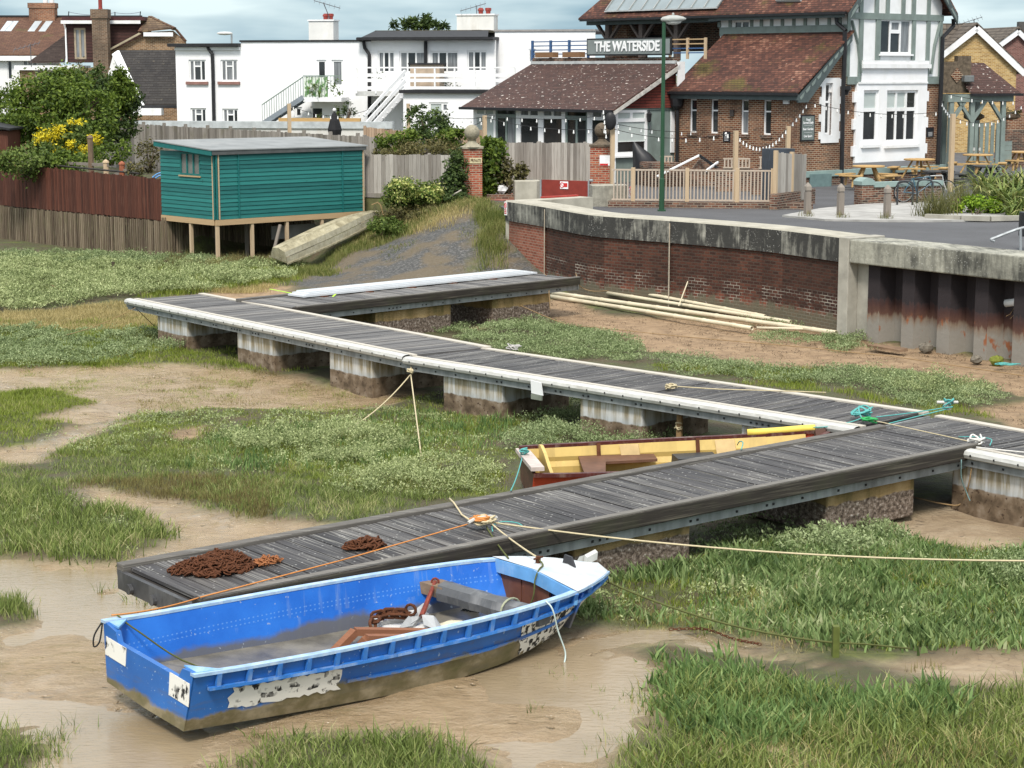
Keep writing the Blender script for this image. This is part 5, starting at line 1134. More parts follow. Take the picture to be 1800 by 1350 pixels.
def text(s, fr, x, z, size, m, name, par, y=-.02, ext=.004, bold=0.0, sx=1.0, align='CENTER'):
    cu = bpy.data.curves.new(name, 'FONT'); cu.body = s; cu.size = size; cu.extrude = ext; cu.offset = bold; cu.align_x = align; cu.align_y = 'CENTER'; cu.space_line = .9
    tmp = bpy.data.objects.new('tmp', cu); col.objects.link(tmp); bpy.context.view_layer.update()
    me = bpy.data.meshes.new_from_object(tmp.evaluated_get(bpy.context.evaluated_depsgraph_get()))
    bpy.data.objects.remove(tmp); me.name = name; o = bpy.data.objects.new(name, me); col.objects.link(o)
    off = ROOT[par.name]; ROOT[o.name] = off; Mx = Matrix(((fr.u[0]*sx, 0, -fr.n[0], 0), (fr.u[1]*sx, 0, -fr.n[1], 0), (0, 1, 0, 0), (0, 0, 0, 1)))
    me.transform(Mx); pt = fr.p(x, y, z) - off; me.transform(Matrix.Translation(Vector(pt)))
    me.materials.append(m); o.parent = par; return o
for (u0, u1, v0, v1, Y, ball, lab) in ((827, 848, 262, 356, 64.8, stone, 'red brick gate pier with a pale stone ball and a PRIVATE sign'), (1037, 1078, 258, 330, 65.5, dark_stone, 'red brick gate pier with a dark mottled stone ball and white notice')):
    a, c = D(u0, v1, Y), D(u1, v1, Y); top = D(u0, v0, Y)[2]; w_ = max(.62, c[0]-a[0]); fr = Fr((c[0]-w_, a[1], 0), (1, .12 if u0 < 900 else -.05)); z0 = 1.6
    t = thing('gate_pier', lab, 'gate pier', fr.p(w_/2, w_/2, z0), 'ball topped gate piers'); pb(t, 'brick_shaft', brick_red, fr, 0, w_, 0, w_, z0, top)
    m = MB(); cx = fr.p(w_/2, w_/2, top); m.box(-.04, w_+.04, -.04, w_+.04, top, top+.06, fr); m.lathe(cx, [(.42, .06), (.30, .10), (.16, .2), (.13, .26), (.17, .30), (.10, .31)], 14); m.build('cap_stone', ball, t)
    m = MB(); m.ellipsoid(cx+np.array([0, 0, .54]), (.26, .26, .26), 16, 10); m.build('stone_ball', ball, t, smooth=True)
    if u0 < 900:
        r = rect(fr, 828, 278, 847, 287); r = (w_-.42, w_-.02, r[2], r[3]); pb(t, 'name_plate', plain('cream_sign', (.66, .58, .36), .5), fr, r[0], r[1], -.02, -.002, r[2], r[3]); text('PRIVATE', fr, (r[0]+r[1])/2, (r[2]+r[3])/2, .15, plain('brown_lettering', (.08, .04, .02), .6), 'lettering', t, y=-.024, sx=.62, bold=.003)
    else:
        r = rect(fr, 1054, 273, 1072, 289); sg = pb(t, 'notice_board', upvc, fr, r[0], r[1]+.02, -.02, -.002, r[2]-.04, r[3]); pb(t, 'red_notice_strip', plain('sign_red', (.55, .03, .03), .5), fr, r[0]+.01, r[1]-.06, -.024, -.021, r[2]-.035, r[2]+.03)
sign_red = plain('sign_red', (.55, .03, .03), .5)
def nosign(fr, r, label, vert=True):
    t = thing('safety_sign', label, 'sign', fr.p(r[0], 0, r[2]), 'white safety signs'); pb(t, 'sign_plate', upvc, fr, r[0], r[1], -.02, -.003, r[2], r[3]); W_, H_ = r[1]-r[0], r[3]-r[2]
    if vert: cx, cz, R_ = (r[0]+r[1])/2, r[2]+H_*.72, W_*.36; rr = (r[0]+W_*.1, r[1]-W_*.1, r[2]+H_*.08, r[2]+H_*.46)
    else: cx, cz, R_ = r[0]+W_*.25, (r[2]+r[3])/2, H_*.28; rr = (r[0]+W_*.45, r[1]-W_*.08, r[2]+H_*.25, r[3]-H_*.2)
    m = MB(); m.tube([fr.p(cx+R_*math.cos(a), -.023, cz+R_*1.25*math.sin(a)) for a in np.linspace(0, 6.283, 17)], .012 if R_ > .05 else .008, 4, False); m.tube([fr.p(cx-R_*.7, -.023, cz+R_*.8), fr.p(cx+R_*.7, -.023, cz-R_*.8)], .009, 4); m.build('prohibition_ring', sign_red, t)
    if vert: 
        for k in range(3): pb(t, 'red_block', sign_red, fr, rr[0], rr[1], -.024, -.021, rr[2]+(rr[3]-rr[2])*k/3+.01, rr[2]+(rr[3]-rr[2])*(k+1)/3-.012)
    else: pb(t, 'red_block', sign_red, fr, *rr[:2], -.024, -.021, *rr[2:])
    return t
gt = Fr((*D(950, 346, 64.0)[:2], 0), D(1037, 360, 63.0)[:2]-D(950, 346, 64.0)[:2])
r = rect(gt, 950, 317, 1037, 352)
t = thing('flood_gate', 'dark red steel flood gate panel between concrete blocks', 'flood gate', gt.p(0, 0, 2.0))
pb(t, 'gate_panel', plain('dark_red_gate_paint', (.22, .035, .025), .5, .2, 3), gt, r[0], r[1], 0, .08, 1.95, r[3])
for x in (r[0], r[1]-.06): pb(t, 'edge_frame', steel_galv, gt, x, x+.05, -.04, .10, 2.0, r[3])
for z in (2.2, 2.5, 2.8): MB().tube([gt.p(r[1]+.02, -.06, z), gt.p(r[1]+.14, -.06, z)], .04, 8).build('hinge', steel_galv, t)
nosign(gt, rect(gt, 985, 319, 999, 332), 'white and red sign on the dark red flood gate', False)
for (u0, u1, v0, v1, Y, dp, lab) in ((1041, 1105, 326, 366, 62.2, .8, 'concrete gate block right of the red flood gate'), (905, 950, 318, 345, 65.2, .7, 'pale concrete gate block left of the red flood gate')):
    fr = Fr((*D(u0, v1, Y)[:2], 0), (1, .10)); r = rect(fr, u0, v0, u1, v1); pts = [(0, 0), (r[1]-.12, 0), (r[1], .15), (r[1], dp), (0, dp)]
    m = MB(); m.slab([fr.p(x, y, r[3]) for x, y in pts], (0, 0, 1.7-r[3])); o = m.build('gate_block', stain('streaked_gate_block', (.36, .34, .28), (.10, .095, .085), .46, .7) if u0 > 1000 else conc_top, loc=fr.p(0, 0, 2), bevel=.02); tag(o, lab, 'concrete block')
    if u0 > 1000: nosign(Fr(fr.p(r[1]+.02, .12, 0), (.35, 1)), (.0, .28, r[2]+.35, r[3]-.1), 'white and red sign on the right face of the concrete gate block')
wfr = Fr((*(np.array(WS[0])-np.array(WS[1])*0), 0), np.array(WS[1])-np.array(WS[0])); wfr.o = wfr.o - wfr.n*.02
nosign(wfr, (.02, .20, 1.95, 2.36), 'white and red sign at the left end of the sea wall')
# garden brick edging left of gate
lb = Fr((*D(856, 346, 65.5)[:2], 0), (1, .05)); m = MB(); m.box(0, 1.5, 0, .2, 1.9, 2.18, lb); tag(m.build('brick_edging', brick_dark, loc=lb.p(0, 0, 2)), 'low brick edging beside the red paved path', 'edging')
for (u, v, Y, s_, lab) in ((883, 333, 65.8, .17, 'white plastic litter caught in the shrub by the pier'), (882, 424, 59.4, .14, 'white litter bag in the grass at the wall end'), (732, 384, 64.0, .15, 'grey litter on the bank below the fence'), (876, 436, 59.2, .09, 'pale blue litter scrap at the foot of the wall end')):
    p = D(u, v, Y); m = MB(); m.ellipsoid(p, (s_, s_*.6, s_*.8), 7, 5, .3); tag(m.build('litter', plain('blue_litter', (.3, .5, .62), .5) if 'blue' in lab else plain('white_litter', (.68, .68, .68), .5), loc=p), lab, 'litter')
m = MB(); m.tube([D(772, 357, 64.2), D(811, 334, 64.0)], .025, 6); tag(m.build('pale_stick', edge_pale, loc=D(772, 357, 64.2)), 'pale stick poking out of the shrub below the fence', 'stick')
# balustrade beside the road
bf = Fr((*D(1075, 352, 62.0)[:2], 0), D(1362, 354, 61.2)[:2]-D(1075, 352, 62.0)[:2]); Lb = np.linalg.norm(D(1362, 354, 61.2)[:2]-D(1075, 352, 62.0)[:2])
t = thing('balustrade', 'sun bleached timber balustrade along the pub steps', 'balustrade', bf.p(0, 0, 2.1))
zb_, zt_ = 2.2, D(1200, 298, 61.8)[2]
for z in (zb_+.02, zt_-.04): pb(t, 'rail', balus, bf, 0, Lb, -.03, .05, z, z+.05)
x = .05
while x < Lb: pb(t, 'baluster', balus, bf, x, x+.042, -.02, .02, zb_+.07, zt_-.04); x += .112
for u in (1113, 1208, 1296, 1358):
    x = bf.px(u, 330)[0]; pb(t, 'post', new_timber, bf, x-.06, x+.06, -.06, .06, 1.9, zt_+.06)
m = MB(); m.box(-.1, Lb+1.2, -.12, .14, 1.6, 2.2, bf); tag(m.build('plinth_wall', brick_dark, loc=bf.p(0, 0, 2)), 'low brick plinth wall under the timber balustrade', 'wall')
p0, p1x = D(1364, 338, 61.0), D(1414, 330, 62.6); board_fence('end_fence', 'pale weathered solid fence panel at the end of the balustrade', p0, p1x, 2.2, D(1364, 268, 61)[2], fence_pale, .16, 1.1, D(1414, 272, 62.6)[2], pm=new_timber, gap=.006)
pf2 = Fr((*D(1366, 350, 60.6)[:2], 0), D(1432, 335, 63.5)[:2]-D(1366, 350, 60.6)[:2]); m = MB(); m.box(0, 3.4, 0, .25, 1.7, 2.5, pf2); tag(m.build('retaining_wall', brick_dark, loc=pf2.p(0, 0, 2)), 'low brick wall below the solid fence panel', 'wall')
m = MB(); fr = Fr(D(1352, 300, 63), (1, .3)); m.box(0, .9, 0, .6, -1.0, .70, fr); o = m.build('storage_box', plain('dark_slate_box', (.05, .06, .075), .5), loc=fr.p(0, 0, -1)); tag(o, 'dark slate blue storage box behind the solid fence panel', 'box')
for (u, v0, v1, Y, w_, lab) in ((1292, 230, 330, 62.5, .13, 'tall pale post with string lights behind the balustrade'), (1384, 222, 300, 65.5, .13, 'tall pale post with string lights near the annex corner'), (1076, 222, 322, 65, .13, 'tall pale post beside the mottled ball pier'), (852, 203, 262, 73, .14, 'pale post with string lights left of the conservatory'), (509, 182, 235, 79, .14, 'pale post with string lights before the white apartments'), (718, 182, 240, 79, .12, 'brown post with string lights below the white stairs'), (1671, 200, 320, 70, .15, 'tall pale post with string lights beside the white bay')):
    p = D(u, v1, Y); zt2 = D(u, v0, Y)[2]; m = MB(); m.box(-w_/2, w_/2, -w_/2, w_/2, min(p[2]-.8, 2.2), zt2, Fr((p[0], p[1], 0), (1, .3))); tag(m.build('light_post', new_timber, loc=(p[0], p[1], p[2]-.5)), lab, 'post', 'posts carrying string lights')

# ================================================================ the pub
YW = R(41); Fv = np.array([math.cos(YW), math.sin(YW)]); Av = np.array([-Fv[1], Fv[0]])
C0 = D(1400, 300, 73)[:2]; PF = Fr((*C0, 0), Fv); SF = Fr((*C0, 0), -Av)
pub = thing('pub', 'brick and half timbered pub with lichened roofs and a long grey fascia sign', 'pub', (*C0, 2.0))
zg = 1.9
GS = PF.px(1490, 60)[0]; GE = PF.px(1652, 100)[0]; ZE = SF.px(1398, 163)[1]        # gable start/end along the front, annex eave height
ALEN = -SF.px(1186, 200)[0]
UF = Fr((*PF.p(GS, 0, 0)[:2], 0), -Av)
ZT = UF.px(1488, 58)[1]                                                            # top of the lean-to roof
ZM = UF.px(1475, 24)[1]                                                            # main eave
def R2(fr, *a, y=0.0): return rect(fr, *a, y=y)
# annex side wall (faces left) with four slim windows
ops = [R2(SF, *q_) for q_ in ((1212, 174, 1224.5, 233), (1249, 174, 1262, 234.5), (1302, 175, 1315.5, 236), (1341.5, 175.5, 1355.5, 237))]
ops = [(o[0], max(o[1], o[0]+.34), o[2], o[3]) for o in ops]
m = MB(); wall(m, SF, -ALEN, 0, zg, ZE+.05, ops, .16); m.build('annex_side_wall', brick_pub, pub)
for i, o in enumerate(ops): window(pub, SF, o, rows=(2.2, 1), y=.12, bar=.055, gm=[glass_mid if i == 2 else glass, glass]); pb(pub, 'brick_sill', brick_dark, SF, o[0]-.08, o[1]+.08, -.05, .02, o[2]-.12, o[2]-.01)
# front wall
tw = R2(PF, 1449, 146, 1461.5, 237); sur = R2(PF, 1442, 137, 1474, 251)
m = MB(); wall(m, PF, 0, GS, zg, ZE, [(tw[0], tw[1], tw[2], min(tw[3], ZE))], .2)
k_ = (ZT-ZE)/GS; sx_ = (tw[0], tw[1])
m.add([PF.p(0, 0, ZE), PF.p(tw[0], 0, ZE), PF.p(tw[0], 0, ZE+k_*tw[0])], [(0, 1, 2)])
m.add([PF.p(tw[0], 0, tw[3]), PF.p(tw[1], 0, tw[3]), PF.p(tw[1], 0, ZE+k_*tw[1]), PF.p(tw[0], 0, ZE+k_*tw[0])], [(0, 1, 2, 3)])
m.add([PF.p(tw[1], 0, ZE), PF.p(GS, 0, ZE), PF.p(GS, 0, ZT), PF.p(tw[1], 0, ZE+k_*tw[1])], [(0, 1, 2, 3)])
m.build('annex_front_wall', brick_pub, pub)
wall(MB(), PF, *sur, [tw], .2, -.05).build('stone_surround', white_paint, pub)
for k in range(4):
    z = sur[2]+(sur[3]-sur[2])*(.06+.27*k); pb(pub, 'quoin_block', white_paint, PF, sur[0]-.09, sur[0], -.048, .0, z, z+.28); pb(pub, 'quoin_block', white_paint, PF, sur[1], sur[1]+.09, -.048, .0, z, z+.28)
window(pub, PF, tw, rows=(1.9, 1), y=.12, bar=.08)
m = MB(); P_ = [PF.p(-.30, -.25, ZE-.12), PF.p(-.30, -.25, ZE-.36), PF.p(.28, -.25, ZE-.36), PF.p(GS+.0, -.25, ZT-.30), PF.p(GS+.0, -.25, ZT)]
m.slab(P_, PF.n*.06); m.build('bargeboard', dark_sage, pub)
m = MB()
for k in range(9):
    a, c = k/9, (k+.8)/9; m.slab([PF.p(-.2+(GS+.1)*q_, -.262, ZE-.18+(ZT-ZE)*q_-(.0 if j in (0, 3) else .13)) for j, q_ in enumerate((a, a+.02, c-.02, c))], PF.n*.012)
m.build('scalloped_edge', sage, pub)
m = MB(); e0, e1_, r0_, r1_ = PF.p(-.38, -.3, ZE-.03), PF.p(-.38, ALEN-.05, ZE-.03), PF.p(GS+.02, ALEN-.05, ZT+.03), PF.p(GS+.02, -.3, ZT+.03)
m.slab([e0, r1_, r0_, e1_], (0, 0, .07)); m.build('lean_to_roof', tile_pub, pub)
pb(pub, 'annex_gutter', black_pipe, SF, -ALEN, .3, -.50, -.37, ZE-.10, ZE+.0); pb(pub, 'annex_fascia', dark_sage, SF, -ALEN+.1, .28, -.36, -.30, ZE-.28, ZE-.06)
# upper side wall with studs
ML = -UF.px(1266, 60)[0]
uw = R2(UF, 1290, 36, 1318, 57)
m = MB(); wall(m, UF, -ML, 0, ZT-.2, ZM+.05, [uw], .1); m.build('upper_side_wall', white_paint, pub)
window(pub, UF, uw, cols=(1, 1), y=.06, bar=.07)
pb(pub, 'sole_plate', sage, UF, -ML, 0, -.05, -.003, ZT-.02, ZT+.32); pb(pub, 'wall_plate', dark_sage, UF, -ML-.2, .2, -.50, -.44, ZM-.16, ZM-.02)
for u in (1265, 1284, 1322, 1339, 1357, 1376, 1396, 1416, 1437, 1458, 1477):
    x = UF.px(u, 44)[0]; pb(pub, 'stud', sage, UF, x-.075, x+.075, -.045, -.003, ZT+.325, ZM-.02)
pb(pub, 'main_gutter', black_pipe, UF, -14.4, .35, -.62, -.51, ZM-.04, ZM+.06)
# gable front
zr = UF.px(1495, 147)[1] if False else PF.px(1570, 147)[1]
HW = (GE-GS)/2; RZ = ZM+HW*1.05+.5
bay = R2(PF, 1501, 146, 1624, 300); by = -.10
w1 = R2(PF, 1517.5, 158.5, 1544, 254, y=by); w3 = R2(PF, 1558, 158.5, 1613, 254, y=by); uw2 = R2(PF, 1545, 34, 1600, 95)
wall(MB(), PF, GS, bay[0], zg, zr).build('gable_brickwork', brick_pub, pub); wall(MB(), PF, bay[1], GE, zg, zr).build('gable_brickwork', brick_pub, pub)
m = MB(); wall(m, PF, bay[0], bay[1], zg+.9, zr+.02, [w1, w3], .2, by)
m.add([PF.p(bay[0], by, zg+.9), PF.p(bay[0], by, zr), PF.p(bay[0], .1, zr), PF.p(bay[0], .1, zg+.9)], [(0, 1, 2, 3)]); m.add([PF.p(bay[1], by, zg+.9), PF.p(bay[1], .1, zg+.9), PF.p(bay[1], .1, zr), PF.p(bay[1], by, zr)], [(0, 1, 2, 3)])
m.build('white_bay', render_white, pub)
for k in range(8):
    z = zg+1.15+k*.52
    if k % 2 == 0 and z < zr-.3:
        for xa, xb in ((bay[0]-.16, bay[0]), (bay[1], bay[1]+.14)): pb(pub, 'quoin_block', render_white, PF, xa, xb, by+.004, -.0, z, z+.40)
def grid_panes(r, n, bars, lo, z_tr, bar=.09):
    o = []; wq = (r[1]-r[0]-bar*(n+1))/n
    for i in range(n): x = r[0]+bar+i*(wq+bar); o += [(x, x+wq, r[2]+lo, z_tr-.08), (x, x+wq, z_tr+.06, r[3]-.10)]
    return o
ztr = PF.px(1570, 192, by)[1]
for r, n in ((w1, 1), (w3, 3)):
    window(pub, PF, r, grid_panes(r, n, 0, .20, ztr, .11 if n > 1 else .10), y=.02, fm=white_paint, gm=([glass, blind] if n == 1 else [glass, blind, glass, blind, glass, glass])); pb(pub, 'stone_sill', white_paint, PF, r[0]-.1, r[1]+.1, by-.09, by-.001, r[2]-.12, r[2]-.002)
lz = PF.px(1570, 120, by)[1]
pb(pub, 'stone_ledge', white_paint, PF, bay[0]+.2, bay[1]+.08, by-.12, by-.001, lz, lz+.16); pb(pub, 'stone_ledge', white_paint, PF, bay[0]+.25, bay[1], by-.06, by-.001, lz+.165, lz+.30); pb(pub, 'string_course', white_paint, PF, bay[0]+.05, bay[1], by-.04, by-.001, zr+.0, zr+.07)
m = MB(); wall(m, PF, GS, GE, zr, ZM, [uw2], .1, -.03); m.add([PF.p(GS, -.03, ZM), PF.p(GE, -.03, ZM), PF.p(GE, -.03, ZM+.48), PF.p((GS+GE)/2, -.03, RZ), PF.p(GS, -.03, ZM+.48)], [(0, 1, 2, 3, 4)]); m.build('upper_gable_wall', white_paint, pub)
m = MB(); wall(m, PF, bay[0]+.25, bay[1], zr+.05, lz+.02, [], .1, by); m.build('bay_head', render_white, pub)
pn = split(uw2, (1, 1.05, 1), (1,), .075); mid_ = pn[1]; zmid = uw2[2]+(uw2[3]-uw2[2])*.64; pn[1] = (mid_[0], mid_[1], mid_[2], zmid-.06); pn.append((mid_[0]+.04, mid_[1]-.04, zmid+.08, mid_[3]-.05))
window(pub, PF, uw2, pn, y=.03, gm=[glass, glass, glass_mid, glass_mid]); pb(pub, 'window_sill', upvc, PF, uw2[0]-.08, uw2[1]+.08, -.14, -.04, uw2[2]-.07, uw2[2]-.002)
def tb(u0, v0, u1, v1): r = R2(PF, u0, v0, u1, v1); pb(pub, 'timber', sage, PF, r[0], r[1], -.085, -.032, r[2], r[3])
zb0 = PF.px(1570, 35)[1]; zb1 = PF.px(1570, 24)[1]
pb(pub, 'timber', sage, PF, GS-.05, GE+.05, -.10, -.032, zb0, zb1)
for u0, u1 in ((1507.5, 1514.5), (1537, 1545), (1600.5, 1606.5), (1626, 1632)):
    x0, x1 = PF.px(u0, 80)[0], PF.px(u1, 80)[0]; zlo = lz+.31 if 1530 < u0 < 1610 else zr+.28
    pb(pub, 'timber', sage, PF, x0, x1, -.085, -.032, zlo, zb0-.003)
for u0, u1 in ((1508.5, 1515), (1536, 1542.5), (1555.5, 1561.5), (1583, 1589), (1601, 1607.5), (1628, 1633.5)):
    x0, x1 = PF.px(u0, 12)[0], PF.px(u1, 12)[0]; pb(pub, 'timber', sage, PF, x0, x1, -.085, -.032, zb1+.003, min(RZ-.4, ZM+.45+(HW-abs((x0+x1)/2-(GS+GE)/2))*1.05))
for us in ((1494, 36, 1510, 128), (1650, 38, 1633, 130)):
    m = MB(); a = PF.px(us[0], us[1]); c = PF.px(us[2], us[3]); mid_ = ((a[0]*.35+c[0]*.65), a[1]*.55+c[1]*.45)
    m.beam(PF.p(a[0], -.055, a[1]), PF.p(mid_[0], -.055, mid_[1]), .05, .2, up=PF.n); m.beam(PF.p(mid_[0], -.056, mid_[1]), PF.p(c[0], -.056, c[1]), .05, .2, up=PF.n)
    m.v = m.v; m.build('curved_brace', sage, pub)
pb(pub, 'timber', sage, PF, GS-.02, bay[0]+.24, -.086, -.033, zr-.02, zr+.275); pb(pub, 'timber', sage, PF, bay[1]-.05, GE, -.086, -.033, zr-.02, zr+.275)
pb(pub, 'timber', sage, PF, GS-.10, GS+.08, -.087, -.033, zr+.28, ZM-.02); pb(pub, 'timber', sage, PF, GE-.14, GE+.02, -.087, -.033, zr+.28, ZM-.02)
# main roof + barges
xc = (GS+GE)/2; ov = .5
def roofp(x): return ZM+.02+(HW+ov-abs(x-xc))*1.05
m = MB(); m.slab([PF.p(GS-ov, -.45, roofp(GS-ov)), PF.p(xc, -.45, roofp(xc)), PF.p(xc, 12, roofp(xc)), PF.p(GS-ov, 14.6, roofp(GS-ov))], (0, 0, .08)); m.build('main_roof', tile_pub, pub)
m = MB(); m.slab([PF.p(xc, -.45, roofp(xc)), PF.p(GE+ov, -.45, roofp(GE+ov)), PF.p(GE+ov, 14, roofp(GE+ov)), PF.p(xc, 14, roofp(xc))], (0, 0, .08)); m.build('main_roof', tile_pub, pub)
m = MB(); m.slab([PF.p(GS-ov, 14.6, roofp(GS-ov)), PF.p(xc, 12, roofp(xc)), PF.p(xc+1, 14.6, roofp(GS-ov))], (0, 0, .08)); m.build('hip_roof', tile_pub, pub)
for sg in (-1, 1):
    x0 = xc+sg*(HW+ov); m = MB(); m.slab([PF.p(x0, -.47, roofp(x0)-.02), PF.p(xc, -.47, roofp(xc)-.02), PF.p(xc, -.47, roofp(xc)-.42), PF.p(x0-sg*.0, -.47, roofp(x0)-.36), PF.p(x0, -.47, roofp(x0)-.30)], PF.n*.06); m.build('bargeboard', dark_sage, pub)
    m = MB()
    for k in range(6):
        a, c = k/6+.02, k/6+.15; xx = lambda q_: x0+(xc-x0)*q_
        m.slab([PF.p(xx(a), -.485, roofp(xx(a))-.30), PF.p(xx(a+.03), -.485, roofp(xx(a+.03))-.16), PF.p(xx(c-.02), -.485, roofp(xx(c-.02))-.16), PF.p(xx(c), -.485, roofp(xx(c))-.30)], PF.n*.012)
    m.build('scalloped_edge', sage, pub)
# glazed rooflight and dormer sill on the main roof
def onroof(u, v):
    d = ray(u, v); n_ = np.cross(PF.p(GS-ov, 5, 0)-PF.p(GS-ov, 0, 0), PF.p(xc, 0, roofp(xc))-PF.p(GS-ov, 0, roofp(GS-ov))); o = PF.p(GS-ov, 0, roofp(GS-ov)+.10)
    return EYE+d*(((o-EYE)@n_)/(d@n_))
nn_ = np.cross(PF.u*1+np.array([0, 0, 1.05]), PF.n); nn_ /= np.linalg.norm(nn_); nn_ *= np.sign(nn_[2])
pl, pr_ = onroof(1066, 21), onroof(1262, 14.5); upv = (PF.u+np.array([0, 0, 1.05])); 
m = MB(); m.slab([pl, pr_, pr_+upv*1.5, pl+upv*1.5], nn_*.06); m.build('rooflight_glazing', plain('pale_rooflight_glass', (.20, .24, .25), .1, .2, 1, .6), pub)
for k in range(10):
    p = pl+(pr_-pl)*k/9+nn_*.08; MB().beam(p, p+upv*1.5, .05, .05).build('glazing_bar', plain('glazing_bar_metal', (.30, .31, .30), .5), pub)
MB().beam(pl+nn_*.07-upv*.03, pr_+nn_*.07-upv*.03, .12, .05).build('lead_apron', plain('pale_lead', (.45, .46, .46), .6), pub)
a, c = onroof(1365, 4), onroof(1408, 3); m = MB(); m.slab([a, c, c+upv*.5, a+upv*.5], nn_*.12); m.build('roof_vent', plain('pale_lead', (.45, .46, .46)), pub)
# balcony under the main roof's far half
BK = Fr((*PF.p(GS+2.2, 0, 0)[:2], 0), -Av)
zfl = PF.p(0, 0, 0)[2]+UF.px(1180, 104)[1]
m = MB(); wall(m, BK, -14.2, -ML, ZT-.6, ZM+1.5); m.build('balcony_back_wall', brick_dark, pub)
m = MB(); m.add([UF.p(-ML, 0, ZT-1.5), UF.p(-ML, 2.2, ZT-1.5), UF.p(-ML, 2.2, ZM+.6), UF.p(-ML, 0, ZM+.1)], [(0, 1, 2, 3)]); m.build('balcony_end_wall', brick_dark, pub)
dk = R2(BK, 1132, 62, 1168, 108); pb(pub, 'balcony_door', plain('black_door', (.02, .02, .022), .4), BK, dk[0], dk[1], -.06, -.005, ZT-.5, dk[3])
for u in (1070, 1129, 1191):
    x = UF.px(u, 60)[0]; MB().box(x-.11, x+.11, -.12, .10, ZT-1.0, ZM-.02, UF).build('balcony_post', plain('brown_oak_post', (.11, .085, .075), .8), pub)
    for s_ in (-1, 1):
        m = MB(); m.beam(UF.p(x+s_*.08, 0, ZM-.85), UF.p(x+s_*.75, 0, ZM-.12), .10, .16, up=UF.n); m.build('post_brace', plain('brown_oak_post', (.11, .085, .075)), pub)
pb(pub, 'balcony_beam', dark_sage, UF, -14.4, -ML, -.2, -.02, ZM-.20, ZM-.03)
m = MB(); m.box(-13.9, -12.6, .5, 1.8, ZT-1.4, ZM+.1, UF); m.build('balcony_brick_pier', brick_pub, pub)
# conservatory
CN = C0+Av*ALEN; SC = 3.27
CC = CN-Fv*SC; EF = Fr((*CC, 0), Fv); CF = Fr((*CC, 0), -Av); CL_ = -CF.px(832, 200)[0]; ZC = CF.px(1075, 190.5)[1]; zfc = 2.6
els = [(835.5, 869, 'w', blind), (870.6, 907, 'd', glass_mid), (912.5, 947.5, 'w', glass), (952.5, 989, 'w', glass), (993, 1032, 'd', glass), (1038, 1079, 'w', glass)]
ops = []
for u0, u1, k, g_ in els: ops.append((CF.px(u0, 215)[0], CF.px(u1, 215)[0], zfc+(.25 if k == 'w' else .05), ZC-.06))
m = MB(); wall(m, CF, -CL_, 0, 1.9, ZC+.02, ops, .1); m.build('conservatory_front_wall', upvc, pub)
for o, (u0, u1, k, g_) in zip(ops, els):
    zt_ = CF.px(950, 205.5)[1]; xm = (o[0]+o[1])/2
    if k == 'w':
        pn = [(o[0]+.07, o[1]-.07, o[2]+.07, zt_-.07), (o[0]+.09, xm-.06, zt_+.06, o[3]-.09), (xm+.06, o[1]-.09, zt_+.06, o[3]-.09)]
        window(pub, CF, o, pn, gm=[g_, blind if g_ is blind else glass_mid, blind if g_ is blind else glass_mid], y=.06)
    else:
        pn = [(o[0]+.10, xm-.05, o[2]+.1, zt_-.09), (xm+.05, o[1]-.10, o[2]+.1, zt_-.09), (o[0]+.10, o[1]-.10, zt_+.08, o[3]-.08)]
        window(pub, CF, o, pn, fm=sage, gm=[glass, g_, glass], y=.08, name='door')
r = R2(EF, 1081, 193.5, 1138, 273); pd = R2(EF, 1138.5, 193.5, 1177.5, 273)
m = MB(); wall(m, EF, 0, SC, 1.9, ZC, [r, pd], .1); m.build('conservatory_end_wall', sage, pub)
zt_ = EF.px(1110, 212)[1]; xm = (r[0]+r[1])/2; zbl = EF.px(1110, 249)[1]
window(pub, EF, r, [(r[0]+.16, r[1]-.13, r[2]+.14, zbl), (r[0]+.16, r[1]-.13, zbl+.01, zt_-.05), (r[0]+.17, xm-.07, zt_+.09, r[3]-.1), (xm+.07, r[1]-.14, zt_+.09, r[3]-.1)], gm=[glass, blind, blind, blind], y=.05)
pb(pub, 'window_sill', upvc, EF, r[0]-.04, r[1]+.02, -.12, -.003, r[2]-.07, r[2]-.003)
dr = pb(pub, 'door', sage, EF, pd[0]+.02, pd[1]-.02, .03, .07, pd[2], pd[3]); MB().box(pd[0]+.12, pd[0]+.17, .0, .03, pd[2]+.9, pd[2]+1.2, EF).build('handle', steel_galv, dr)
r2 = R2(EF, 1178, 196, 1184, 268); pb(pub, 'door_post', upvc, EF, r2[0], r2[1], -.06, -.003, r2[2], r2[3])
ZR_ = 6.60
m = MB(); m.slab([EF.p(-.02, -.05, ZC), EF.p(SC, -.05, ZC), EF.p(SC, -.05, ZR_-.1)], EF.n*.12); m.build('tile_hung_gable', tile_hung, pub)
m = MB(); P_ = [EF.p(-.45, -.28, ZC-.13), EF.p(SC+.02, -.28, ZR_), EF.p(SC+.02, CL_-.1, ZR_), EF.p(-.45, CL_+.3, ZC-.13)]; m.slab(P_, (0, 0, .07)); m.build('conservatory_roof', tile_cons, pub)
m = MB(); m.slab([EF.p(-.40, -.30, ZC-.26), EF.p(-.40, -.30, ZC-.11), EF.p(SC, -.30, ZR_-.0), EF.p(SC, -.30, ZR_-.20)], EF.n*.03); m.build('verge_board', plain('dirty_white_board', (.5, .48, .44), .7, .4, 5), pub)
pb(pub, 'conservatory_gutter', black_pipe, CF, -CL_-.3, .3, -.56, -.44, ZC-.16, ZC-.05); pb(pub, 'conservatory_fascia', sage, CF, -CL_-.1, .1, -.20, -.01, ZC-.07, ZC-.005)
TP = Fr((*CN, 0), -Av)
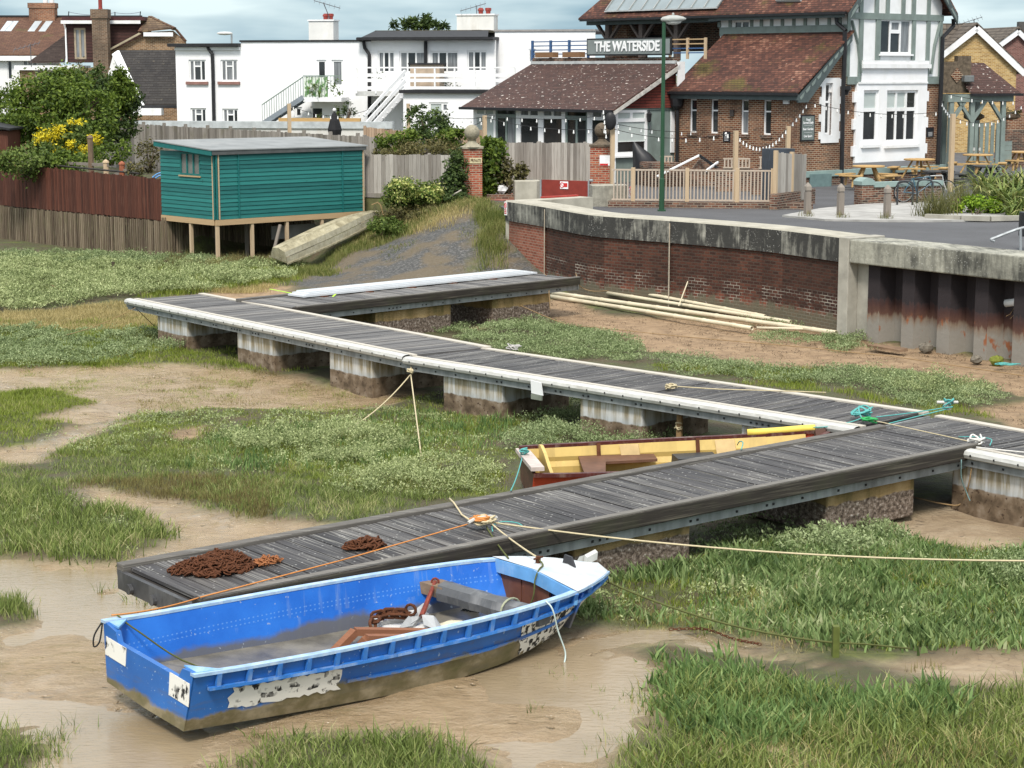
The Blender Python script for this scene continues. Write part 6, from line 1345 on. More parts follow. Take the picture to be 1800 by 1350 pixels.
pb(pub, 'lead_flashing', plain('pale_lead', (.45, .46, .46)), TP, -CL_+.1, .1, -.12, -.02, ZR_+.02, ZR_+.14); pb(pub, 'parapet', brick_dark, TP, -CL_+.1, .0, -.02, .25, ZR_-.4, ZR_+.28)
m = MB(); m.slab([EF.p(SC-.15, -.30, ZR_-1.0), EF.p(SC+.25, -.30, ZR_-1.0), EF.p(SC+.25, -.30, ZR_+.1), EF.p(SC-.15, -.30, ZR_+.1)], EF.n*.06); m.build('white_end_board', white_paint, pub)
blue_paint = plain('blue_rail_paint', (.05, .11, .24), .5, .2, 5)
for k, (x0, x1) in enumerate(((TP.px(936, 90, .3)[0], TP.px(1034, 90, .3)[0]), (TP.px(1178, 90, .3)[0], TP.px(1240, 90, .3)[0]))):
    for z in np.linspace(ZR_+.42, ZR_+.95, 4): pb(pub, 'terrace_rail', blue_paint if k == 0 or z < ZR_+.7 else new_timber_u, TP, x0, x1, .28, .32, z, z+.045)
    for x in np.linspace(x0, x1, 4 if k == 0 else 3): pb(pub, 'terrace_post', blue_paint if k == 0 else new_timber, TP, x-.05, x+.05, .26, .34, ZR_+.2, ZR_+1.03)
for u0, u1 in ((945, 977), (993, 1024)):
    xa, xb = TP.px(u0, 95)[0], TP.px(u1, 95)[0]; o = MB().box(xa, xb, -.15, .15, ZR_+.30, ZR_+.52, TP).build('planter_box', plain('brown_planter_wood', (.22, .12, .06), .7, .3, 5, st=(1, 8, 1)), loc=TP.p(xa, 0, ZR_+.29)); tag(o, 'orange timber planter box left on the terrace edge' if u0 < 980 else 'orange timber planter box right beside the grey fascia sign', 'planter', 'planters on the terrace edge')
# the fascia sign
r = R2(TP, 1032, 66.5, 1180, 97.5, y=-.2); sg = thing('pub_sign', 'long grey board reading THE WATERSIDE in raised white letters', 'sign', TP.p(r[0], -.2, r[2]))
pb(sg, 'sign_frame', plain('black_sign_frame', (.02, .02, .022), .5), TP, r[0], r[1], -.22, -.14, r[2], r[3]); pb(sg, 'sign_panel', plain('sign_grey', (.20, .225, .22), .6, .1), TP, r[0]+.06, r[1]-.06, -.235, -.221, r[2]+.06, r[3]-.06)
H_ = r[3]-r[2]; text('THE WATERSIDE', TP, (r[0]+r[1])/2-.05, (r[2]+r[3])/2, H_*.80, plain('sign_white', (.80, .80, .80), .4, .03), 'lettering', sg, y=-.245, ext=.02, bold=.014, sx=.89)
# ground floor details
def pipe_on(fr, pts, r_, name='drainpipe', y=-.12): 
    return MB().tube([fr.p(*fr.px(u, v, y)[:1], y, fr.px(u, v, y)[1]) for u, v in pts], r_, 8).build(name, black_pipe, pub)
pipe_on(PF, [(1485, 55), (1485, 82), (1482, 165), (1479, 325)], .085, y=-.25); pipe_on(PF, [(1676, 33), (1676, 45), (1657, 66), (1655, 130), (1648, 300)], .085, y=-.22)
pipe_on(UF, [(1470, 30), (1471, 40), (1487, 54)], .08, y=-.3); pipe_on(SF, [(1189, 168), (1191, 200), (1190, 285)], .07, y=-.2)
hx, hz = PF.px(1487, 160, -.25); m = MB(); m.lathe(PF.p(hx, -.25, hz-.15), [(.09, 0), (.12, .12), (.20, .2), (.2, .34)], 8); m.build('rainwater_hopper', black_pipe, pub)
hx, hz = SF.px(1190, 182, -.2); m = MB(); m.lathe(SF.p(hx, -.2, hz-.25), [(.1, 0), (.24, .15), (.28, .45)], 8); m.build('rainwater_hopper', black_pipe, pub)
zp = PF.px(1570, 293)[1]; pb(pub, 'teal_plinth_cap', plain('pale_teal_paint', (.24, .32, .30), .6, .15, 3), PF, -.1, GE+.3, -.32, -.0, zp-.22, zp); pb(pub, 'brick_plinth', brick_dark, PF, -.05, GE+.25, -.26, -.001, 1.8, zp-.22)
r = R2(PF, 1406, 202, 1430, 248); bsg = thing('menu_board', 'grey green board listing Food Served Daily, Beer Garden and Live Sport', 'sign', PF.p(r[0], -.05, r[2]))
pb(bsg, 'board_frame', plain('black_sign_frame', (.02, .02, .022)), PF, r[0], r[1], -.06, -.005, r[2], r[3]); pb(bsg, 'board_panel', plain('board_grey', (.16, .19, .18), .6, .1), PF, r[0]+.05, r[1]-.05, -.07, -.061, r[2]+.05, r[3]-.05)
for s_, k, sz in (('Food\nServed Daily', .76, .125), ('Beer Garden', .46, .125), ('Live Sport', .19, .125)): text(s_, PF, (r[0]+r[1])/2, r[2]+(r[3]-r[2])*k, sz, plain('sign_white', (.8, .8, .8)), 'lettering', bsg, y=-.074, ext=.002, bold=.003, sx=.92)
for k in (.60, .33): pb(bsg, 'divider', plain('sign_white', (.8, .8, .8)), PF, r[0]+.18, r[1]-.18, -.074, -.071, r[2]+(r[3]-r[2])*k, r[2]+(r[3]-r[2])*k+.008)
for (fr, q_, lab) in ((SF, (1272, 231, 1284, 249), 'small black plaque with white emblem on the annex brick side wall'), (PF, (1628, 224, 1640, 241), 'small black plaque with white lines right of the white bay')):
    r = R2(fr, *q_); t = thing('plaque', lab, 'plaque', fr.p(r[0], 0, r[2])); pb(t, 'plaque_plate', plain('black_plaque', (.015, .016, .02), .5), fr, r[0], r[1], -.04, -.003, r[2], r[3]); W_, H_ = r[1]-r[0], r[3]-r[2]
    if fr is SF: MB().ellipsoid(fr.p((r[0]+r[1])/2, -.045, r[2]+H_*.74), (.07, .02, .08), 8, 5).build('emblem', upvc, t)
    for k in range(4): pb(t, 'text_line', upvc, fr, r[0]+W_*.2, r[1]-W_*.2, -.044, -.041, r[2]+H_*(.12+.12*k), r[2]+H_*(.15+.12*k))
r = R2(SF, 1379, 169, 1387, 183); tag(MB().box(r[0], r[1]+.05, -.1, -.003, r[2], r[3], SF).build('alarm_box', upvc, loc=SF.p(r[0], 0, r[2]), bevel=.02), 'white alarm box high on the annex brick wall', 'alarm box')
r = R2(SF, 1285, 193, 1291, 204); tag(MB().box(r[0], r[1], -.08, -.003, r[2], r[3], SF).build('vent_box', plain('brown_box', (.06, .05, .045)), loc=SF.p(r[0], 0, r[2]), bevel=.01), 'small dark box between annex windows', 'box')
lp = EF.p(*EF.px(1141, 206, -.12)[:1], -.12, EF.px(1141, 206, -.12)[1]); t = thing('wall_lantern', 'black wall lantern beside the conservatory end door', 'lantern', lp)
m = MB(); m.lathe(lp-np.array([0, 0, .2]), [(.04, 0), (.08, .05), (.10, .30), (.12, .32), (.03, .42), (.015, .48)], 8); m.build('lantern_body', black_pipe, t); MB().beam(lp+np.array([0, 0, .25]), lp+np.array([0, 0, .25])+EF.n*.12, .03, .03).build('bracket', black_pipe, t)
# covered barbecue, steps with rails
p = D(1131, 285, 74.5); m = MB(); rows = []
for z, r_, dx in ((-.9, .40, .0), (-.4, .42, .05), (.0, .46, .10), (.3, .34, -.05), (.62, .14, -.28), (.78, .03, -.36)): rows.append([p+np.array([dx+r_*math.cos(a)*(1+.12*math.sin(a*5)), r_*.8*math.sin(a), z]) for a in np.linspace(0, 6.283, 16)[:-1]])
m.grid(rows, True); tag(m.build('covered_heater', plain('black_tarpaulin', (.018, .018, .02), .45, .3, 4, .4), loc=p, smooth=True), 'heater under a draped black cover by the conservatory door', 'covered heater')
stp = thing('entrance_steps', 'brick steps with white handrails beside the conservatory door', 'steps', D(1215, 310, 71))
sfm = Fr((*D(1140, 312, 72.5)[:2], 0), Fv*.6+np.array([.6, -.1])); 
for k in range(5): pb(stp, 'step', brick_dark, sfm, .3+k*.35, 3.3, .2, 1.6, 1.8, 3.2-k*.24) if False else pb(stp, 'step', brick_dark, sfm, .2, 1.4+k*.35, .2, 1.6, 1.8+.0, 2.9-k*.2)
for a, c, w_ in (((1155, 310), (1229, 273), .045), ((1240, 301), (1262, 285), .045)):
    m = MB(); m.beam(D(*a, 70.5), D(*c, 71.5), .06, .06); m.build('white_handrail', upvc, stp)
m = MB(); m.beam(D(1229, 273, 71.5), D(1272, 303, 71), .06, .10); m.build('dark_handrail', black_pipe, stp)
m = MB(); m.slab([D(1205, 310, 71.7), D(1232, 277, 71.7), D(1262, 305, 71.7)], (0, .25, 0)); m.build('stair_side_wall', brick_dark, stp)
for u0, u1, v0, v1, Y in ((1160, 1182, 274, 290, 73.5), (1271, 1319, 278, 296, 70), (1334, 1352, 275, 297, 68)):
    fr = Fr((*D(u0, v1, Y)[:2], 0), (1, .1)); za, zb2 = D(u0, v1, Y)[2], D(u0, v0, Y)[2]; L = D(u1, v1, Y)[0]-D(u0, v1, Y)[0]; t = thing('balustrade', 'short run of pale balusters %s' % ('below the conservatory door' if u0 < 1200 else 'behind the tall post on the annex side' if u0 < 1300 else 'beside the dark storage box'), 'balustrade', fr.p(0, 0, za))
    for z in (za, zb2-.05): pb(t, 'rail', balus, fr, 0, L, -.02, .04, z, z+.05)
    for x in np.arange(.03, L, .13): pb(t, 'baluster', balus, fr, x, x+.05, -.015, .02, za+.05, zb2-.05)
    pb(t, 'base_wall', brick_dark, fr, -.2, L+.2, .05, .3, 1.9, za)
# smoking shelter right of the pub
shp = thing('smoking_shelter', 'sage green timber shelter with brown tiled roof beside the pub', 'shelter', D(1720, 300, 80))
SHF = Fr((*D(1664, 300, 78.5)[:2], 0), (1, .30)); Ls = SHF.px(1776, 250)[0]; zs0 = 2.0; zsb = SHF.px(1700, 166)[1]
xa = SHF.px(1708, 200)[0]
for x, y in ((.1, 0), (xa, 0), (Ls-.4, 0), (.1, 1.8), (xa, 2.2), (Ls-.3, 2.2)): pb(shp, 'post', sage, SHF, x-.09, x+.09, y-.09, y+.09, zs0, zsb-.2)
pb(shp, 'beam', sage, SHF, -.1, Ls, -.12, .10, zsb-.3, zsb); pb(shp, 'beam', sage, SHF, -.1, Ls, 2.1, 2.3, zsb-.3, zsb)
for x, s_ in ((.1, 1), (xa, -1), (xa, 1), (Ls-.4, -1)): MB().beam(SHF.p(x, 0, zsb-1.1), SHF.p(x+s_*.6, 0, zsb-.28), .12, .16, up=SHF.n).build('curved_brace', sage, shp)
zrt = SHF.px(1740, 113)[1]; xr = SHF.px(1714, 120)[0]; xr2 = SHF.px(1746, 113)[0]
m = MB(); m.slab([SHF.p(xr-.3, -.25, zsb+.02), SHF.p(Ls+.25, -.25, zsb-.02), SHF.p(xr2+.5, 1.6, zrt), SHF.p(xr-.3, 1.6, zrt)], (0, 0, .07)); m.build('shelter_roof', tile_cons, shp); m = MB(); m.slab([SHF.p(Ls+.25, -.25, zsb-.02), SHF.p(Ls+.25, 3.4, zsb-.02), SHF.p(xr2+.5, 1.6, zrt)], (0, 0, .07)); m.build('shelter_roof', tile_cons, shp)
pb(shp, 'gutter', black_pipe, SHF, xr-.3, Ls+.3, -.38, -.26, zsb-.06, zsb+.04)
x0, x1 = SHF.px(1699, 230)[0], SHF.px(1747, 230)[0]; zt_ = SHF.px(1720, 216)[1]
for x in np.arange(xa+.15, Ls-.5, .25): pb(shp, 'slat', sage, SHF, x, x+.15, -.04, .0, zs0+.3, zt_)
for k in range(5): pb(shp, 'boarding', sage, SHF, Ls-.42, Ls+.05, -.05-.01*(k % 2), -.0, zs0+.55+k*.19, zs0+.73+k*.19)
for x in np.arange(.25, xa-.2, .3): pb(shp, 'slat', dark_sage, SHF, x, x+.12, 1.75, 1.8, zs0, zsb-.5)
hb = thing('brick_parapet', 'mossy brown brick parapet block with diamond panel right of the gable', 'parapet', SHF.p(0, 1, zsb)); pb(hb, 'parapet_wall', dark_stone, SHF, -.3, xr+.0, .3, .6, zsb+.05, SHF.px(1690, 108)[1])
m = MB(); c = SHF.p(xa*.45, .29, (zsb+SHF.px(1690, 108)[1])/2+.1); m.slab([c+SHF.u*a+np.array([0, 0, z]) for a, z in ((-.28, 0), (0, .3), (.28, 0), (0, -.3))], -SHF.n*.03); m.build('diamond_panel', brick_pub, hb); pb(hb, 'parapet_top', dark_stone, SHF, .5, 1.1, .3, .6, SHF.px(1690, 108)[1], SHF.px(1690, 98)[1])
lx, lz_ = SHF.px(1700, 138, .2); tag(MB().box(lx-.22, lx+.22, .0, .28, lz_-.14, lz_+.12, SHF).build('hopper_head', plain('dull_lead', (.16, .17, .17), .5), loc=SHF.p(lx, .2, lz_), bevel=.03), 'grey rainwater hopper on the parapet above the shelter', 'hopper')
for (u, v, lab) in ((1712, 205, 'trough planter hanging in the shelter opening'), (1775, 204, 'basket planter hanging at the right of the shelter')):
    p = D(u, v, 79.5); t = thing('hanging_planter', lab, 'planter', p); m = MB(); m.ellipsoid(p, (.45, .2, .17), 10, 5); m.build('basket', plain('brown_basket', (.10, .07, .045)), t); leaves('trailing_plants', t, [(p+np.array([0, 0, .15]), (.45, .2, .14))], 160, .1, lf_olive)
# ---------------- string lights
def lights(p, q_, sag, n, label, b0=.5):
    pts = catn(p, q_, sag, 16); t = thing('string_lights', label, 'string lights', pts[0], 'strings of festoon bulbs'); MB().tube(pts, .010, 4).build('cable', wire_m, t)
    for k in range(n):
        f_ = (k+b0)/n*(len(pts)-1); i = min(int(f_), len(pts)-2); c = pts[i]+(pts[i+1]-pts[i])*(f_-i); m = MB(); m.lathe(c-np.array([0, 0, .15]), [(.010, 0), (.028, .02), (.032, .045), (.017, .08), (.016, .14)], 6); m.build('bulb', bulb_m, t, smooth=True)
P1, P2_, P3, P4, P5 = D(1292, 233, 62.5), D(1384, 225, 65.5), D(1076, 226, 65), D(852, 206, 73), D(509, 185, 79)
lights(P1, P2_, .55, 16, 'dense string of bulbs drooping between the two tall posts by the annex')
lights(P2_, PF.p(*PF.px(1420, 180, -.1)[:1], -.1, PF.px(1420, 180, -.1)[1]), .05, 6, 'string of bulbs climbing from the right post to the annex corner')
lights(P3, P1, .25, 9, 'lower string of bulbs from the mottled pier post to the balustrade post'); lights(P3+np.array([0, 0, .18]), SF.p(-5, -.3, SF.px(1240, 232, -.3)[1]), .1, 8, 'upper string of bulbs in front of the conservatory door')
lights(P4, P3, .2, 9, 'string of bulbs crossing before the conservatory windows'); lights(P4+np.array([0, 0, .1]), CF.p(-.3, -.5, CF.px(1070, 204, -.5)[1]), .15, 8, 'higher string of bulbs under the conservatory eaves')
lights(D(718, 184, 79), P4, .25, 9, 'string of bulbs before the low white annexe'); lights(D(718, 188, 79)-np.array([0, 0, .4]), P4-np.array([0, 0, .1]), .5, 12, 'lower drooping string of bulbs left of the conservatory')
lights(P5, D(650, 192, 82), .35, 11, 'string of bulbs above the white terrace wall')
lights(PF.p(*PF.px(1423, 180, -.2)[:1], -.2, PF.px(1423, 180, -.2)[1]), D(1655, 196, 74), .25, 12, 'string of bulbs across the white bay windows')
lights(D(1655, 178, 74.5), D(1671, 202, 70), .05, 5, 'short string of bulbs down to the post right of the bay'); lights(D(1671, 203, 70), D(1800, 182, 78), .5, 12, 'string of bulbs in front of the smoking shelter'); lights(D(1663, 165, 77), D(1790, 178, 78), .1, 7, 'string of bulbs along the shelter beam')
rosette = MB(); tp = D(1073, 213, 64.8); rosette.ellipsoid(tp, (.20, .08, .30), 10, 8); tag(rosette.build('speaker', black_pipe, loc=tp, smooth=True), 'black rounded speaker on top of the pier post', 'speaker')
lights(tp+np.array([-.25, -.1, .45]), D(1066, 240, 64.8), .02, 6, 'tight string of bulbs twisted down the pier post')

# ================================================================ street furniture
lpst = G(1163, 371, 2.0); t = thing('street_lamp', 'tall dark green street lamp post standing behind the sea wall', 'street lamp', lpst); gp = plain('dark_green_lamp_paint', (.022, .07, .035), .5, .2, 2); tz = D(1169, 38, lpst[1])[2]
MB().tube([lpst-np.array([0, 0, .1]), (lpst[0], lpst[1], 3.0), (lpst[0], lpst[1], 3.02), (lpst[0], lpst[1], tz)], [.085, .085, .066, .058], 10).build('post', gp, t, smooth=False)
MB().box(-.12, .12, -.12, .12, -.02, .05, Fr(lpst, (1, 0))).build('base_plate', gp, t)
c = np.array([lpst[0], lpst[1], tz]); m = MB(); rows = []
for x, a, h in ((-.10, .03, .03), (-.05, .10, .08), (.15, .15, .13), (.4, .16, .12), (.6, .10, .07), (.68, .02, .02)): rows.append([c+np.array([x, a*math.cos(q_), .06+h*math.sin(q_)*(1 if math.sin(q_) > 0 else .75)+x*.03]) for q_ in np.linspace(0, 6.283, 12)[:-1]])
m.grid(rows, True); m.build('lamp_head', plain('grey_lamp_head', (.36, .37, .35), .5), t, smooth=True)
MB().ellipsoid(c+np.array([.28, 0, .0]), (.26, .11, .10), 10, 6).build('lens', plain('cloudy_lens', (.5, .5, .48), .2), t, smooth=True)
MB().lathe(c+np.array([.28, 0, .18]), [(.04, 0), (.04, .06), (.01, .09)], 8).build('photocell', plain('grey_lamp_head', (.36, .37, .35)), t)
for (u, v0, v1, Y, lab, dx) in ((407, 60, 80, 130, 'small grey street lamp head above the white apartment roof', -.45), (1671, 84, 106, 105, 'green post street lamp in front of the yellow brick gable', .5)):
    p, q_ = D(u, v1, Y), D(u, v0, Y); t = thing('street_lamp', lab, 'street lamp', p); MB().tube([p-np.array([0, 0, 5.5 if u < 900 else 3]), q_], .07, 6).build('post', gp if u > 900 else steel_galv, t); MB().ellipsoid(q_+np.array([dx, 0, .05]), (.55, .15, .12), 8, 5).build('lamp_head', plain('pale_lamp_head', (.6, .6, .58), .5), t)
def bollard(p, h, lab, first=[None]):
    if first[0] is None:
        t = thing('bollard', lab, 'bollard', p, 'bollards along the pavement'); fr = Fr(p, (1, .3)); m = MB(); m.box(-.085, .085, -.085, .085, -.1, .66, fr); m.box(-.065, .065, -.065, .065, .66, .71, fr); m.box(-.085, .085, -.085, .085, .71, .83, fr)
        rows = [[fr.p(x, y, .83) for x, y in ((-.085, -.085), (.085, -.085), (.085, .085), (-.085, .085))], [fr.p(x, y, .94) for x, y in ((-.02, -.02), (.02, -.02), (.02, .02), (-.02, .02))]]; m.grid(rows, True); m.f.append(tuple(len(m.v)-4+k for k in range(4))); m.build('post_shaft', old_post, t); first[0] = t; return t
    return dup(first[0], p, random.uniform(-.2, .2), lab)
for u, v, lab in ((1419, 376, 'wooden bollard nearest the solid fence panel'), (1477, 378, 'wooden bollard in the middle of the three on the pavement'), (1559, 381, 'wooden bollard nearest the bicycle rack')): bollard(G(u, v, 2.06), .9, lab)
gwf = Fr((*G(1513, 358, 2.06)[:2], 0), (1, .42)); gw = thing('garden_wall', 'low brick wall with pale teal coping behind the bicycles', 'wall', gwf.p(0, 0, 2)); tealc = plain('pale_teal_paint', (.24, .32, .30))
pb(gw, 'end_pier', brick_dark, gwf, 0, .44, -.05, .40, 1.9, 2.66); m = MB(); rows = [[gwf.p(x, y, z) for x, z in ((-.03, 2.66), (-.03, 2.78), (.08, 2.87), (.22, 2.90), (.36, 2.87), (.47, 2.78), (.47, 2.66))] for y in (-.08, .43)]; m.grid(rows); m.f += [tuple(range(7))[::-1], tuple(range(7, 14))]; m.build('pier_cap', tealc, gw)
pb(gw, 'brickwork', brick_dark, gwf, .44, 3.2, .05, .28, 1.9, 2.58); pb(gw, 'coping', tealc, gwf, .442, 3.2, .0, .33, 2.58, 2.74)
tcf = Fr((*D(1425, 322, 73)[:2], 0), Fv*.5+np.array([.6, 0])); r = rect(tcf, 1424, 306, 1462, 322); tag(MB().box(r[0], r[1], 0, .8, 1.9, r[3], tcf).build('step_block', plain('slate_teal_blocks', (.12, .18, .18), .7, .2, 4), loc=tcf.p(0, 0, 2)), 'slate teal painted block step at the annex corner', 'step')
mtl = plain('dark_grey_rack_steel', (.04, .045, .05), .45)
for k, (u, lab) in enumerate(((1577, 'left dark steel bicycle hoop'), (1612, 'right dark steel bicycle hoop behind the bicycles'))):
    p = G(u, 360-k*3, 2.06); fr = Fr(p, (1, -.25)); m = MB(); m.tube(catmull([fr.p(0, 0, -.05), fr.p(0, 0, .6), fr.p(.04, 0, .72), fr.p(.14, 0, .76), fr.p(.34, 0, .76), fr.p(.44, 0, .72), fr.p(.48, 0, .6), fr.p(.48, 0, -.05)], 4), .032, 8)
    tag(m.build('bike_rack', mtl, loc=p, smooth=True), lab, 'bike rack', 'bike racks')
def bike(p, rz, colr, lab):
    t = thing('bicycle', lab, 'bicycle', p, 'parked bicycles'); fr = Fr(p, (math.cos(rz), math.sin(rz))); tyre = plain('black_tyre', (.015, .015, .015), .8); fm = plain('frame_'+lab.split()[0], colr, .35)
    for x in (0, 1.02):
        w_ = MB().tube([fr.p(x+.33*math.cos(a), 0, .34+.33*math.sin(a)) for a in np.linspace(0, 6.283, 25)], .018, 6, False).build('wheel', tyre, t); m = MB()
        for a in np.linspace(0, 6.283, 13)[:-1]: m.tube([fr.p(x, 0, .34), fr.p(x+.32*math.cos(a), 0, .34+.32*math.sin(a))], .003, 3)
        m.build('spokes', steel_galv, w_); MB().tube([fr.p(x+.30*math.cos(a), 0, .34+.30*math.sin(a)) for a in np.linspace(0, 6.283, 25)], .009, 5, False).build('rim', steel_galv, w_)
    J = dict(bb=(.45, .29), st=(.30, .80), hd=(.88, .83), hb=(.92, .62), r=(0, .34), f=(1.02, .34)); m = MB()
    for a, c in (('bb', 'st'), ('st', 'hd'), ('bb', 'hb'), ('hd', 'hb'), ('r', 'bb'), ('r', 'st'), ('hb', 'f')): m.tube([fr.p(J[a][0], 0, J[a][1]), fr.p(J[c][0], 0, J[c][1])], .018, 6)
    m.build('frame', fm, t); m = MB(); m.box(.18, .44, -.06, .06, .86, .91, fr); m.tube([fr.p(.30, 0, .8), fr.p(.29, 0, .87)], .014, 5); m.build('saddle', tyre, t)
    m = MB(); m.tube([fr.p(.88, 0, .83), fr.p(.86, 0, .95)], .015, 5); m.tube(catmull([fr.p(.98, -.27, .90), fr.p(.90, -.22, .97), fr.p(.86, 0, .96), fr.p(.90, .22, .97), fr.p(.98, .27, .90)], 3), .014, 5); m.build('handlebar', tyre, t)
    m = MB(); m.lathe(fr.p(.45, 0, .29), [(.09, -.01), (.09, .01)], 10); m.beam(fr.p(.45, -.08, .29), fr.p(.55, -.08, .16), .02, .02); m.build('crankset', steel_galv, t)
bike(G(1588, 356, 2.06), R(8), (.05, .12, .17), 'dark blue bicycle with pale frame decals leaning at the rack'); bike(G(1596, 353, 2.06)+np.array([.3, .25, 0]), R(2), (.5, .5, .5), 'silver bicycle half hidden by the long grass')
def table_at(p, rz, lab, mt, first={}):
    if mt.name in first: return dup(first[mt.name], p, rz, lab)
    t = thing('picnic_table', lab, 'picnic table', p, 'round picnic tables'); first[mt.name] = t; q_ = np.array(p, float)
    MB().lathe(q_, [(.58, .70), (.60, .715), (.60, .75), (.58, .76)], 22).build('tabletop', mt, t)
    for k in range(4):
        a = math.pi/4+k*math.pi/2; fr = Fr(q_, (math.cos(a), math.sin(a))); m = MB(); m.beam(fr.p(.26, 0, .70), fr.p(.66, 0, .0), .09, .06); m.build('leg', mt, t); m = MB(); m.box(.55, 1.12, -.05, .05, .30, .39, fr); m.build('bench_support', mt, t)
        m = MB(); m.beam(fr.p(.98, 0, .30), fr.p(1.02, 0, 0), .09, .06); m.build('bench_leg', mt, t)
        fr2 = Fr(q_, (math.cos(a), math.sin(a))); m = MB(); m.slab([fr2.p(.80, -.34, .395), fr2.p(.80, .34, .395), fr2.p(1.14, .52, .395), fr2.p(1.14, -.52, .395)], (0, 0, .045)); m.build('bench', mt, t)
    return t
for u, v, Y, lab in ((1527, 291, 71.5, 'orange round picnic table in front of the white bay, nearest the brick pier'), (1616, 279, 75.5, 'orange round picnic table at the right corner of the white bay'), (1719, 271, 77.5, 'orange round picnic table with glasses before the shelter'), (1796, 266, 80, 'orange round picnic table at the right edge of the photo')):
    p = D(u, v, Y); table_at((p[0], p[1], p[2]-.76), random.uniform(0, .6), lab, table_wood)
for u, v, Y, lab in ((1650, 300, 72, 'dark weathered picnic table behind the bicycles'), (1738, 291, 73, 'dark weathered picnic table behind the strap leaved plants')):
    p = D(u, v, Y); table_at((p[0], p[1], p[2]-.76), .3, lab, plain('dark_weathered_table', (.05, .05, .05), .7, .3, 4))
for k, u in enumerate((1712, 1722)):
    p = D(u, 270, 77.5); m = MB(); m.lathe((p[0], p[1], p[2]-.0), [(.04, 0), (.01, .01), (.01, .08), (.05, .12), (.045, .24)], 8); tag(m.build('wine_glass', plain('clear_glass', (.4, .42, .42), .05), loc=p), '%s wine glass on the orange table before the shelter' % ('left' if k == 0 else 'right'), 'glass')
hr = thing('handrail', 'bent galvanised handrail on the quay at the right edge', 'handrail', D(1775, 420, 46)); m = MB(); m.tube(catmull([D(1748, 424, 45.6), D(1742, 421, 45.6), D(1752, 417, 45.6), D(1775, 408, 45.6), D(1796, 401, 45.6), D(1830, 395, 45.6)], 4), .035, 8); m.build('rail', steel_galv, hr); MB().tube([D(1794, 402, 45.6), D(1794, 440, 45.6)], .035, 8).build('upright', steel_galv, hr)
p = D(1800, 405, 46.5); m = MB(); m.box(-.06, .5, 0, .3, 2.36, 2.95, Fr((p[0], p[1], 0), (1, 0))); tag(m.build('black_bin', plain('black_plastic', (.02, .02, .022), .5), loc=(p[0], p[1], 2.36), bevel=.02), 'black box standing at the right edge of the quay', 'bin')

# ================================================================ white apartment terrace
wa = R(-13); WB = Fr((*D(310, 200, 100)[:2], 0), (math.cos(wa), math.sin(wa)))
apt = thing('apartment_building', 'white rendered flat roofed apartment terrace with balconies and outside stairs', 'apartment building', WB.p(0, 0, 2))
def XZ(u, v, y=0.0): return WB.px(u, v, y)
zg2 = 1.5
bt = plain('black_roof_edge', (.022, .022, .024), .6, .3, 4)
brick_sill = plain('dusky_pink_sill', (.26, .14, .12), .8)
x0, x1, x2 = XZ(310, 150)[0], XZ(425, 150)[0], XZ(652, 150)[0]
ws = [(332, 105, 362, 143), (388, 105, 418, 143), (335, 190, 363, 226), (391, 191, 419, 226)]
ops = [rect(WB, *w_) for w_ in ws]; z1 = XZ(360, 82)[1]
m = MB(); wall(m, WB, x0, x1-.003, zg2, z1, ops, .14); m.add([WB.p(x0, 0, zg2), WB.p(x0, 0, z1), WB.p(x0, 9, z1), WB.p(x0, 9, zg2)], [(0, 1, 2, 3)]); m.build('left_wall', render_white, apt)
for i, o in enumerate(ops):
    xm1, xm2 = o[0]+(o[1]-o[0])*.30, o[0]+(o[1]-o[0])*.70; zt_ = o[2]+(o[3]-o[2])*.70; b_ = .035
    window(apt, WB, o, [(o[0]+.08, xm1-b_, o[2]+.08, o[3]-.08), (xm2+b_, o[1]-.08, o[2]+.08, o[3]-.08), (xm1+b_, xm2-b_, o[2]+.08, zt_-b_), (xm1+b_, xm2-b_, zt_+b_, o[3]-.08)], gm=[glass_mid, glass_mid if i == 1 else glass, glass if i == 0 else glass_mid if i == 1 else glass, glass_mid], y=.11)
    if i < 2: pb(apt, 'sill', brick_sill, WB, o[0]-.15, o[1]+.12, -.12, .0, o[2]-.16, o[2]-.01)
pb(apt, 'roof_edge', bt, WB, x0-.3, x1-.004, -.35, 9, z1, z1+.16); pb(apt, 'eave_board', white_paint, WB, x0, x1-.05, -.12, -.003, z1-.18, z1-.02)
def apipe(pts, y=-.12, r_=.09): MB().tube([WB.p(XZ(u, v, y)[0], y, XZ(u, v, y)[1]) for u, v in pts], r_, 7).build('drainpipe', bt, apt)
apipe([(365, 80), (366, 85), (373, 95), (374, 125), (376, 215)])
z2 = XZ(520, 73.5)[1]
ops = [rect(WB, *w_) for w_ in ((557, 105, 574, 172), (583, 105, 603, 152), (518, 188, 531, 206), (546, 187, 569, 226), (588, 186, 600, 226))]
m = MB(); wall(m, WB, x1, x2, zg2, z2, ops, .14); m.add([WB.p(x1, 0, z1), WB.p(x1, 0, z2), WB.p(x1, 9, z2), WB.p(x1, 9, z1)], [(0, 1, 2, 3)]); m.build('parapet_wall', render_white, apt)
for o, nm, g_ in zip(ops, ('door', 'window', 'window', 'door', 'door'), (glass, glass_mid, glass, glass, glass)): window(apt, WB, o, gm=g_, y=.11, bar=.10, name=nm)
pb(apt, 'coping', bt, WB, x1-.06, x2+.05, -.06, 9, z2, z2+.09); pb(apt, 'flat_roof', bt, WB, x1, x2, .3, 9, z2-.5, z2-.4)
